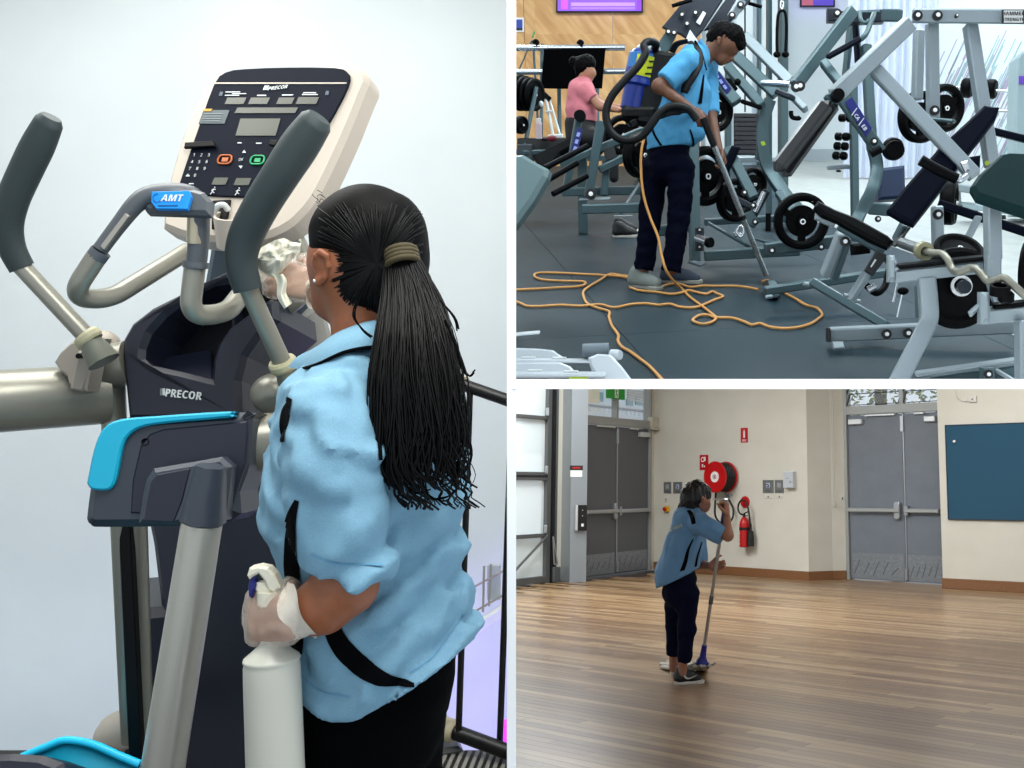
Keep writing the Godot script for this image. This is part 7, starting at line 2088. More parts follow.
func gym_machines():
	var slate := mat("frame_slate"); var silver := mat("frame_silver"); var chrome := mat("chrome")
	var blk := mat("pad_black"); var navy := mat("pad_navy")
	var dark := mat("frame_dark", Color(0.115, 0.145, 0.19), 0.4, 0.2)
	# ---- lever machine just beyond the man: dark head plates and sloping arms
	var t := thing("lever_row_machine", 2, fl(2, 700, 262), "slate lever machine with dark pivot plates beyond the man with the vacuum", "exercise machine")
	gs(t, "pivot_plate", dark, [[662, 27], [672, 15], [684, 0], [692, -12], [730, -12], [716, 10], [703, 30], [692, 42], [680, 34], [668, 30]], 8.6, GN, 0.05, 0.008)
	gs(t, "pivot_plate", dark, [[704, 30], [722, 4], [736, -12], [760, -12], [744, 8], [726, 26]], 8.9, GN, 0.05, 0.008)
	for q in [[682, 15], [695.5, 13], [687, 24], [674, 33], [668.5, 32]]: bolt(t, q[0], q[1], 8.55, 0.024)
	gs(t, "plate_slot", mat("sign_white"), [[696, 22], [703, 11], [706, 13], [700, 25]], 8.57, GN, 0.01, 0.001)
	gt(t, "rod", blk, [[672, 6, 8.5], [692, 0, 8.5]], 0.014, 0)
	gt(t, "rod", blk, [[748, 3, 9.0], [762, 7, 9.0]], 0.014, 0)
	gs(t, "side_plate", slate, [[660, 40], [668, 28], [676, 36], [668, 52], [658, 54]], 8.7, GN, 0.04, 0.006)
	gb(t, "upper_arm", silver, 742, 0, 8.8, 731, 18, 8.8, 9)
	for q in [[740.5, 5], [732, 15.5]]: bolt(t, q[0], q[1], 8.72, 0.028)
	gb(t, "upper_arm", silver, 744, 36, 8.7, 790, 82, 8.5, 11)
	gb(t, "lower_arm", slate, 727, 48, 8.6, 777, 95, 8.4, 12)
	gb(t, "lower_arm", slate, 727, 66, 8.5, 762, 106, 8.3, 10)
	gb(t, "inner_arm", slate, 715, 76, 8.4, 737, 103, 8.3, 12)
	gs(t, "decal", mat("decal_blue"), [[712, 72], [718, 70], [731, 88], [727, 95]], 8.3, GN, 0.01, 0.001)
	for k in 3: gs(t, "decal_mark", mat("decal_mark"), [[714.5 + k * 4, 74.5 + k * 5.5], [717 + k * 4, 73.5 + k * 5.5], [719.5 + k * 4, 77 + k * 5.5], [717 + k * 4, 78.5 + k * 5.5]], 8.285, GN, 0.003, 0.0)
	gs(t, "stop_pad", blk, [[722, 78], [731, 78], [738, 88], [732, 94]], 8.35, GN, 0.06, 0.01)
	obj("knob", MB.new().ball(at(2, 737.5, 82, 8.3), Vector3(0.025, 0.025, 0.025), 12, 8), blk, t)
	gt(t, "hand_grip", chrome, [[762, 83, 8.3], [790, 84.5, 8.2]], 0.022, 0)
	gb(t, "link", mat("frame_dark"), 777, 92, 8.3, 793, 98, 8.2, 6)
	gt(t, "hook", blk, [[791, 111, 8.2], [792, 117, 8.2], [798, 118.5, 8.2], [800, 117, 8.2]], 0.016)
	gb(t, "hanger", silver, 789, 93, 8.3, 806, 110, 8.2, 7)
	gb(t, "column", slate, 765, 103, 8.9, 760, 160, 9.0, 10)
	# curved rear leg
	var path := curve(pp(2, [[770, 100, 8.4], [763, 124, 8.4], [763, 150, 8.4], [770, 172, 8.4], [786, 196, 8.3], [800, 212, 8.2]]), 5)
	obj("curved_leg", MB.new().sweep(path, rrect(0.085, 0.06, 0.008, 1), 1.0, true, vr(2)), slate, t)
	gs(t, "warning_label", mat("sticker_lime"), [[760.5, 142], [764, 141], [766, 144.5], [762.5, 146]], 8.33, GN, 0.006, 0.0)
	gb(t, "pad_arm", blk, 741, 101, 8.3, 762, 108, 8.3, 5)
	gb(t, "leg", slate, 693, 128, 8.5, 695, 262, 8.3, 11)
	gb(t, "leg", slate, 727, 148, 8.4, 754, 198, 8.3, 11)
	gs(t, "backrest_pad", navy, [[732, 145], [741, 147], [726, 178], [718, 172]], 8.3, GN, 0.08, 0.015)
	gb(t, "seat_arm", dark, 736, 199, 8.2, 752, 207, 8.2, 7)
	gb(t, "seat_arm", dark, 767, 190, 8.2, 750, 222, 8.2, 7)
	gs(t, "hub_plate", slate, [[742, 214], [752, 210], [760, 222], [754, 228], [744, 224]], 8.15, GN, 0.05, 0.008)
	gt(t, "shock", chrome, [[755, 212, 8.1], [764, 192, 8.1]], 0.018, 0)
	for q in [[744.5, 192.5], [753, 205.5], [755, 222]]: bolt(t, q[0], q[1], 8.05, 0.022)
	gt(t, "peg", chrome, [[698, 238, 8.2], [709, 242, 8.0]], 0.03, 0, 16)
	obj("peg_cap", MB.new().lathe([Vector2(0, 0.01), Vector2(0.034, 0.01), Vector2(0.034, -0.02)], at(2, 710, 242.5, 7.98), vr(2) + GN, 14), blk, t)
	gs(t, "peg_plate", dark, px_rect(695, 228, 704, 251), 8.2, GN, 0.02, 0.004)
	for q in [[699.5, 230], [699.5, 247]]: bolt(t, q[0], q[1], 8.17, 0.018)
	gb(t, "base", slate, 704, 222, 9.0, 800, 217, 9.0, 7)
	gb(t, "base", slate, 704, 255.5, 8.25, 800, 250, 8.25, 11)
	gb(t, "base_diagonal", slate, 710, 224, 8.9, 748, 246, 8.4, 4)
	gb(t, "base_diagonal", slate, 752, 238, 8.5, 770, 243, 8.4, 3)
	gs(t, "foot_plate", silver, [[688, 261], [694, 260], [706, 262], [700, 265]], 8.2, (GN + Vector3.UP * 2.0).normalized(), 0.02, 0.003)
	gb(t, "base", slate, 658, 231, 8.8, 694, 226, 8.8, 11)
	gt(t, "cable_loop", chrome, [[736, 232, 8.1], [740, 226, 8.1], [744, 230, 8.1], [741, 237, 8.1], [736, 232, 8.1]], 0.01)
	gs(t, "chrome_lug", chrome, [[733, 232], [741, 231], [743, 236], [735, 237]], 8.1, GN, 0.04, 0.008)
	gs(t, "stand_block", blk, px_rect(766, 213, 771, 231), 8.0, GN, 0.06, 0.006)
	for q in [[716, 112, 8.8, 20.0, "black plate behind the hand on the lever machine"], [705, 176, 8.6, 30.0, "large black plate beside the vacuum man's legs on the lever machine"], [735, 200, 8.7, 22.0, "black plate low on the lever machine behind the wand"], [752, 184, 8.9, 17.0, "black plate on the lever machine below the warning label"]]:
		plate(q[0], q[1], q[2], q[3], Vector3(0.75, 0, 1), q[4], 0.07, true)
	# ---- free standing big plate on the floor machine
	t = thing("plate_loaded_base", 2, fl(2, 790, 245), "slate base beam carrying the large plate near the wand", "exercise machine")
	gb(t, "base", slate, 764, 249, 7.9, 838, 241, 7.9, 13)
	gb(t, "leg", slate, 778, 192, 8.1, 800, 222, 8.0, 9)
	for q in [[772, 250.5], [821, 247]]: bolt(t, q[0], q[1], 7.83, 0.024)
	gt(t, "peg", chrome, [[811, 223, 7.8], [803, 221, 8.0]], 0.024, 0, 14)
	plate(801.5, 221, 7.75, 28.5, Vector3(0.18, 0.0, 1), "large black plate with three openings by the floor seat", 0.06, true)
	gs(where.keys()[-1], "rim_label", mat("label_pale", Color(0.80, 0.76, 0.76), 0.5), [[801, 197.5], [808, 197], [815, 200], [813, 202], [806, 199.5]], 7.71, GN, 0.004, 0.0)
	# ---- overhead frame behind the press
	t = thing("chest_press_frame", 2, fl(2, 870, 232), "slate chest press frame with dark top bar behind the silver press", "exercise machine")
	gs(t, "top_bar", dark, [[827.5, 8], [838, 8], [838, 11], [884, 9], [884, 22], [850, 23], [846, 21], [827.5, 21]], 7.4, GN, 0.08, 0.006)
	gb(t, "top_bar_tube", slate, 858, 12.5, 7.35, 880, 12, 7.35, 4, 0.05)
	for q in [[837, 13.5], [886, 15.5]]: bolt(t, q[0], q[1], 7.32, 0.03)
	gb(t, "top_bar_end", slate, 884, 15.5, 7.3, 900, 15.5, 7.2, 13)
	gb(t, "swing_arm", slate, 853, 10, 7.2, 795, 86, 7.0, 13)
	gb(t, "handle_pad", navy, 826, 58, 6.9, 862, 38, 6.9, 6.5, 0.05, 0.015)
	gt(t, "handle_rod", slate, [[860, 40, 6.9], [866, 34, 6.9], [871, 22, 7.0], [874, 14, 7.1]], 0.016)
	gt(t, "handle_rod", slate, [[860, 12, 7.1], [861, 20, 7.05], [866, 23, 7.0], [869, 20, 7.0]], 0.012)
	gb(t, "stay", slate, 823, 62, 7.0, 842, 86, 6.9, 9)
	gb(t, "rear_post", slate, 851, 22, 7.7, 845, 80, 7.7, 6)
	gb(t, "rear_post", slate, 856, 24, 7.6, 860, 66, 7.6, 4)
	gb(t, "front_post", slate, 866, 45, 7.5, 872, 150, 7.4, 10)
	gb(t, "mid_post", navy, 855, 24, 7.55, 858, 70, 7.5, 4)
	path = curve(pp(2, [[873, 148, 7.4], [877, 168, 7.4], [872, 190, 7.3], [860, 214, 7.3], [852, 232, 7.2]]), 5)
	obj("curved_leg", MB.new().sweep(path, rrect(0.075, 0.06, 0.008, 1), 1.0, true, vr(2)), slate, t)
	gb(t, "decal_beam", slate, 838, 92, 6.9, 880, 152, 6.9, 13)
	gs(t, "decal", mat("decal_blue"), [[845, 102], [852, 97], [872, 128], [866, 137]], 6.85, GN, 0.008, 0.001)
	for k in 2: decal_word(t, ["CA", "EB"][k], 0.030, 857 + k * 7.2, 117 + k * 10.4, 6.84, -0.98, mat("print_white"))
	for k in 2: gb(t, "decal_line", mat("print_white"), 851.5 + k * 7.0, 115.5 + k * 10, 6.84, 857 + k * 7, 108 + k * 10, 6.84, 1.0, 0.002, 0.0)
	bolt(t, 874, 141.5, 6.84, 0.024)
	gt(t, "stop", blk, [[871, 154, 6.8], [881, 149, 6.8]], 0.024, 0)
	for q in [[796, 87], [800, 86]]: bolt(t, q[0], q[1], 6.9, 0.03)
	obj("counterweight", MB.new().lathe([Vector2(0, 0.02), Vector2(0.055, 0.02), Vector2(0.06, 0.0), Vector2(0.06, -0.04)], at(2, 895, 150, 7.3), GN, 18), blk, t)
	gs(t, "shroud", mat("shroud_blue", Color(0.13, 0.19, 0.30), 0.45), [[881, 168], [905, 165], [906, 198], [878, 200]], 8.2, GN, 0.3, 0.02)
	gb(t, "cross", slate, 868, 208, 7.6, 902, 211, 7.6, 13)
	bolt(t, 878, 219, 7.5, 0.02)
	gb(t, "base", slate, 850, 238, 7.4, 900, 244, 7.3, 6)
	plate(920, 117, 7.2, 26, Vector3(0.55, 0, 1), "large black plate on the peg behind the silver diagonal arm", 0.07, true)
	plate(944, 108, 7.6, 24, Vector3(0.5, 0, 1), "black plate behind the silver upright of the press", 0.06, true)
	plate(893, 149, 7.5, 11.5, Vector3(0.4, 0, 1), "small black plate beside the curved slate leg", 0.05, true)
	plate(949, 203, 7.4, 22, Vector3(1, 0, 0.35), "black plate on the lower peg behind the dark backrest", 0.09, true)

func gym_front():
	var slate := mat("frame_slate"); var silver := mat("frame_silver"); var chrome := mat("chrome")
	var blk := mat("pad_black"); var navy := mat("pad_navy"); var edge := mat("edge_dark")
	var dark := mat("frame_dark")
	# ---- silver press with its bench
	var t := thing("incline_press", 2, fl(2, 850, 342), "silver incline press with a dark padded bench and a long top beam", "exercise machine")
	gb(t, "top_beam", silver, 912, 15.8, 6.1, 1040, 17.0, 6.0, 15.5, 0.08)
	for q in [[917.5, 15.5], [937.5, 15.5]]: bolt(t, q[0], q[1], 6.02, 0.026)
	bolt(t, 956.5, 16, 6.0, 0.010)
	gs(t, "name_plate", mat("tag_frame", Color(0.10, 0.11, 0.13), 0.4), px_rect(1002, 9.5, 1030, 23.5), 5.94, GN, 0.01, 0.001)
	gs(t, "name_plate_field", mat("sign_white"), px_rect(1004, 10.5, 1023, 22.5), 5.93, GN, 0.004, 0.0)
	decal_word(t, "HAMMER", 0.026, 1013.5, 13.5, 5.925, 0.0, edge)
	decal_word(t, "STRENGTH", 0.022, 1013.5, 19.5, 5.925, 0.0, edge)
	gb(t, "post", silver, 932, 23, 6.15, 933, 119, 6.15, 12)
	gb(t, "post", silver, 919, 30, 6.4, 917, 100, 6.4, 10)
	gb(t, "post", silver, 970, 25, 6.1, 992, 167, 6.0, 14.5)
	bolt(t, 934.5, 110.5, 6.07, 0.026)
	gs(t, "warning_label", mat("sticker_lime"), [[984.5, 163], [987, 160], [990, 163], [987, 166]], 5.94, GN, 0.004, 0.0)
	gb(t, "press_arm", silver, 910, 23, 6.0, 834, 96, 5.9, 17)
	gb(t, "press_arm", silver, 875, 70, 6.0, 975, 176, 5.8, 15)
	obj("end_knob", MB.new().lathe([Vector2(0, 0.05), Vector2(0.028, 0.045), Vector2(0.034, 0.02), Vector2(0.034, -0.02)], at(2, 837.5, 95.5, 5.85), GN, 18), blk, t)
	gb(t, "roller_cap", slate, 829, 93, 5.9, 836, 104, 5.9, 14)
	gb(t, "roller_pad", mat("pad_charcoal", Color(0.10, 0.10, 0.11), 0.32), 829, 101, 5.86, 776, 171, 5.83, 17, 0.10, 0.03)
	gb(t, "roller_pad", mat("pad_charcoal"), 836, 104, 5.90, 784, 177, 5.87, 10, 0.09, 0.03)
	gs(t, "bolt_block", chrome, [[961, 162], [968, 160], [971, 170], [966, 172]], 5.72, GN, 0.04, 0.01)
	gs(t, "joint_block", navy, [[969, 157], [981, 155], [980, 174], [974, 178]], 5.85, GN, 0.08, 0.01)
	gt(t, "hand_grip", blk, [[920.5, 160, 5.6], [938, 170, 5.6], [957, 179, 5.6]], 0.026, 4)
	gt(t, "hand_grip_rod", chrome, [[955, 177, 5.62], [960, 180, 5.62], [966, 176, 5.66]], 0.016)
	# bench
	gs(t, "backrest_pad", navy, [[887, 209], [905, 186], [940, 146], [985, 104], [1000, 106], [996, 117], [964, 158], [932, 200], [914, 223], [902, 218]], 5.75, (GN + Vector3.UP * 0.5 + Vector3.LEFT * 0.1).normalized(), 0.07, 0.015)
	gb(t, "pad_bracket", slate, 931, 119, 6.05, 955, 121.5, 6.0, 5)
	gb(t, "pad_mount", slate, 905, 224, 5.9, 896, 242, 5.95, 9)
	gb(t, "pad_mount", edge, 909, 226, 5.88, 893, 246, 5.9, 3)
	gs(t, "seat_pad", blk, [[814, 206], [818, 199], [835, 208], [856, 216], [888, 234], [894, 240], [888, 246], [870, 238], [838, 220], [822, 213]], 5.9, (GN + Vector3.UP * 0.6).normalized(), 0.06, 0.015)
	gs(t, "seat_plate", silver, [[816, 212], [836, 222], [834, 228], [815, 219]], 5.95, GN, 0.05, 0.006)
	gb(t, "seat_beam", slate, 838, 226, 5.98, 884, 252, 5.95, 9)
	gb(t, "front_leg", silver, 841, 233, 6.1, 824, 276, 6.2, 9)
	gb(t, "front_leg_shade", slate, 848, 238, 6.16, 833, 280, 6.24, 8)  # darker strip: shaded side of the silver leg put into the colour
	bolt(t, 845, 241.5, 6.05, 0.026)
	gb(t, "seat_post", silver, 880, 252, 5.95, 851, 299, 6.05, 8)
	gs(t, "post_sleeve", edge, [[878, 250], [888, 256], [873, 276], [865, 271]], 5.90, GN, 0.05, 0.006)
	gs(t, "sleeve_mark", mat("print_white"), [[875, 259], [876.5, 260], [871.5, 267.5], [870.5, 266.5]], 5.88, GN, 0.004, 0.0)
	gb(t, "rear_link", edge, 876, 248, 5.98, 888, 262, 5.95, 5)
	gs(t, "pedal_block", blk, [[852, 244], [870, 242], [871, 253], [853, 255]], 6.0, GN, 0.1, 0.012)
	# base rails
	gb(t, "base_rail", slate, 764, 291, 7.1, 888, 272, 7.3, 9)
	gb(t, "base_rail", slate, 814, 283, 7.0, 888, 327, 6.3, 10)
	gb(t, "cross_rail", silver, 829, 334.5, 6.25, 1015, 326, 6.25, 14.5)
	gs(t, "rail_cap", edge, px_rect(827.5, 328, 830.5, 342), 6.18, GN, 0.08, 0.004)
	for q in [[886.5, 334], [908, 333]]: bolt(t, q[0], q[1], 6.18, 0.026)
	gs(t, "floor_tab", silver, [[832, 341], [843, 341], [845, 347], [834, 348]], 6.15, (GN + Vector3.UP * 2.0).normalized(), 0.02, 0.004)
	gs(t, "floor_tab", silver, [[765, 295], [772, 294], [773, 296], [766, 297]], 7.05, (GN + Vector3.UP * 2.0).normalized(), 0.02, 0.004)
	for q in [[847, 295], [858, 300.5], [806.5, 283.5]]: gs(t, "lug", silver, [[q[0] - 3, q[1] - 2], [q[0] + 3, q[1] - 1], [q[0] + 3, q[1] + 3], [q[0] - 3, q[1] + 2]], 6.3, GN, 0.05, 0.006)
	gt(t, "pin_cord", chrome, [[893, 302, 6.0], [896, 288, 6.0], [898, 270, 6.0], [893, 256, 6.0]], 0.006)
	obj("pin_knob", MB.new().ball(at(2, 903, 291, 6.0), Vector3(0.03, 0.02, 0.02), 12, 8), blk, t)
	gb(t, "pin", chrome, 902, 294, 6.0, 897, 318, 6.0, 1.8, 0.01)
	gt(t, "cable", blk, [[866, 285, 6.1], [876, 293, 6.1], [885, 286, 6.15], [889, 270, 6.2]], 0.018)
	gt(t, "cable_end", chrome, [[868, 290, 6.05], [876, 286, 6.05]], 0.018, 0)
	# far side frame
	gb(t, "side_rail", navy, 940, 204, 6.5, 1040, 237, 6.1, 10)
	gb(t, "side_post", silver, 937, 206, 6.4, 938, 252, 6.4, 11)
	bolt(t, 938, 214.5, 6.3, 0.028)
	gb(t, "side_stay", silver, 979, 216, 6.3, 965, 244, 6.3, 5)
	gb(t, "side_rail", navy, 992, 131, 6.4, 1040, 143, 6.2, 8)
	# ---- preacher bench with its bar rests
	t = thing("preacher_bench", 2, fl(2, 960, 378), "silver preacher curl bench with a green pad and bar rests", "bench")
	var gp := mat("pad_green", Color(0.045, 0.15, 0.155), 0.5, 0.0, {"metallic_specular": 0.2})
	gs(t, "arm_pad", gp, [[970, 185], [979, 172], [1001, 152], [1010, 150], [1060, 152], [1060, 222], [1024, 211], [976, 195]], 5.0, (GN + Vector3.UP * 0.9 + Vector3.LEFT * 0.2).normalized(), 0.07, 0.02)
	gb(t, "pad_post", silver, 992, 204, 5.1, 993, 260, 5.1, 16)
	path_post(t, [[993, 255, 5.1], [993, 275, 5.1], [999, 296, 5.1], [1010, 318, 5.1]], 0.065, silver)
	gb(t, "bar_rest", silver, 893, 276, 5.2, 982, 266, 5.2, 14)
	gb(t, "rest_strip", blk, 897, 266.5, 5.17, 986, 257.5, 5.17, 5.5, 0.06)
	gs(t, "rest_end", silver, px_rect(889.5, 255, 895.5, 282), 5.1, GN, 0.10, 0.02)
	path_post(t, [[926, 278, 5.2], [928, 300, 5.2], [928, 322, 5.2], [917, 345, 5.15], [898, 382, 5.1]], 0.078, silver)
	gb(t, "post_shade", slate, 918, 285, 5.24, 919, 318, 5.24, 3, 0.07)  # slate strip paints the shaded side of the silver post
	gb(t, "bar_rest", silver, 983, 316, 4.9, 1040, 310, 4.9, 16)
	gb(t, "rest_strip", blk, 992, 306, 4.88, 1040, 301.5, 4.88, 6, 0.06)
	gs(t, "rest_end", silver, px_rect(982, 292, 991, 324.5), 4.8, GN, 0.10, 0.022)
	gs(t, "rest_hook", silver, [[970, 312], [980, 303], [983, 307], [972, 317]], 4.85, GN, 0.05, 0.01)
	gb(t, "front_post", silver, 1022, 320, 4.85, 1023, 400, 4.85, 13)
	gb(t, "foot_rail", silver, 915, 374, 5.35, 1016, 360, 5.3, 4.5)
	gb(t, "foot_rail_shade", slate, 930, 382, 5.4, 1016, 370, 5.35, 14)  # slate colour stands for the shaded side of the silver foot rail
	gs(t, "foot_block", slate, px_rect(983, 368, 995, 384), 5.2, GN, 0.08, 0.008)
	bolt(t, 988, 374, 5.13, 0.02)
	gb(t, "foot_tube", silver, 996, 370, 5.15, 1016, 382, 5.1, 5)
	# ---- plate stored on the bench side
	var pt := plate(957, 288, 5.55, 41, Vector3(0.12, 0.05, 1), "very large black plate leaning at the preacher bench", 0.06, false)
	obj("peg", MB.new().tube(pp(2, [[961, 286, 5.6], [965, 287, 5.35]]), 0.03, 16), mat("peg_dark", Color(0.16, 0.18, 0.22), 0.4, 0.4), pt)
	obj("peg_ring", MB.new().lathe([Vector2(0.036, 0.0), Vector2(0.048, 0.0), Vector2(0.048, 0.02), Vector2(0.036, 0.02)], at(2, 961, 286, 5.5), GN, 22), mat("bolt_silver"), pt)
	plate(959, 252, 5.7, 26, Vector3(0.1, 0.9, 0.5), "black plate lying flat above the bar rest", 0.05, false)
	plate(1030, 268, 5.2, 28, Vector3(1, 0, 0.5), "black plate half hidden at the preacher bench's far end", 0.06, false)
	# ---- curl bar
	t = thing("curl_bar", 2, at(2, 960, 285, 5.05), "bent silver curl bar lying on the preacher bench rests", "barbell")
	var steel := mat("bar_steel", Color(0.52, 0.51, 0.46), 0.3, 0.7)
	gt(t, "sleeve", mat("sleeve_dark", Color(0.35, 0.38, 0.38), 0.3, 0.7), [[902, 243, 5.5], [921, 250, 5.3]], 0.025, 0, 16)
	obj("collar", MB.new().lathe([Vector2(0.022, -0.02), Vector2(0.042, -0.02), Vector2(0.042, 0.015), Vector2(0.022, 0.015)], at(2, 924, 251, 5.27), at(2, 921, 250, 5.3) - at(2, 902, 243, 5.5), 20), mat("collar_brass", Color(0.62, 0.60, 0.48), 0.35, 0.6), t)
	gt(t, "bar", steel, [[922, 250, 5.28], [934, 253, 5.22], [942, 254, 5.18], [948, 260, 5.14], [953, 270, 5.1], [960, 272, 5.05], [972, 268, 5.0], [980, 272, 4.95], [988, 281, 4.9], [996, 280, 4.86], [1004, 278, 4.84], [1014, 286, 4.8], [1030, 300, 4.76]], 0.017, 5)
	t = thing("bar_clamp", 2, at(2, 1000, 290, 4.8), "black spring clamp hanging under the curl bar", "clamp")
	obj("ring", MB.new().lathe([Vector2(0.03, -0.02), Vector2(0.042, -0.02), Vector2(0.042, 0.02), Vector2(0.03, 0.02), Vector2(0.03, -0.02)], at(2, 1000, 290, 4.82), vu(2) + GN * 0.3, 20), blk, t)
	obj("jaw", MB.new().box(at(2, 1006, 297, 4.82), Vector3(0.06, 0.05, 0.05), 0.01), blk, t)
	# ---- bench at the left edge
	t = thing("leather_bench", 2, fl(2, 516, 232), "slate framed padded bench end at the edge of the rubber floor", "bench")
	gs(t, "pad", mat("pad_grey_green", Color(0.34, 0.42, 0.43), 0.35), [[500, 155], [522, 153], [533, 160], [548, 168], [546, 176], [532, 200], [516, 222], [500, 240]], 7.6, (GN + Vector3.UP * 0.5 - vr(2) * 0.3).normalized(), 0.10, 0.025)
	gs(t, "pad_band", navy, [[538, 166], [544, 169], [526, 198], [508, 224], [504, 216], [522, 192]], 7.52, (GN + Vector3.UP * 0.5 - vr(2) * 0.3).normalized(), 0.01, 0.002)
	gb(t, "leg", slate, 545, 180, 7.6, 505, 236, 7.4, 7)
	# ---- silver machine end at the front
	t = thing("silver_rail_machine", 2, fl(2, 560, 378), "pale silver rail machine end with a grey roller", "exercise machine")
	var pale := mat("rail_pale", Color(0.76, 0.79, 0.81), 0.35, 0.2)
	gs(t, "side_panel", pale, [[506, 347], [540, 348.5], [553, 350], [560, 355], [570, 360], [506, 362]], 5.75, (GN + Vector3.UP * 0.3).normalized(), 0.05, 0.008)
	gs(t, "side_panel", pale, [[506, 362], [560, 362], [570, 366], [577, 373], [506, 375]], 5.55, (GN + Vector3.UP * 0.3).normalized(), 0.05, 0.008)
	gb(t, "rail", pale, 506, 360.5, 5.68, 596, 361.5, 5.68, 4.5)
	gb(t, "rail", pale, 506, 374.5, 5.5, 606, 375, 5.5, 5.5)
	gs(t, "end_block", pale, [[588, 357], [598, 353], [611, 354], [622, 366], [634, 382], [600, 382], [590, 366]], 5.55, (GN + Vector3.UP * 0.4).normalized(), 0.10, 0.012)
	gt(t, "roller", mat("roller_grey", Color(0.42, 0.47, 0.50), 0.4), [[583, 351, 5.7], [609, 350, 5.7]], 0.035, 0, 18)
	obj("roller_knob", MB.new().lathe([Vector2(0, 0.02), Vector2(0.022, 0.02), Vector2(0.026, 0.0), Vector2(0.026, -0.03)], at(2, 617, 355, 5.62), vr(2) + GN * 0.6, 18), pale, t)
	for q in [[526, 357.5], [557, 358], [533, 370.5], [569, 371.5]]: gs(t, "clip", mat("gloss_white"), px_rect(q[0] - 5, q[1] - 1, q[0] + 9, q[1] + 1.2), 5.6 if q[1] < 365 else 5.42, GN, 0.02, 0.003)
	gs(t, "lettering_strip", mat("sticker_lime"), px_rect(569, 376.8, 588, 379), 5.4, GN, 0.004, 0.0)
	gb(t, "rod", pale, 500, 336, 6.1, 540, 332.5, 6.1, 3)

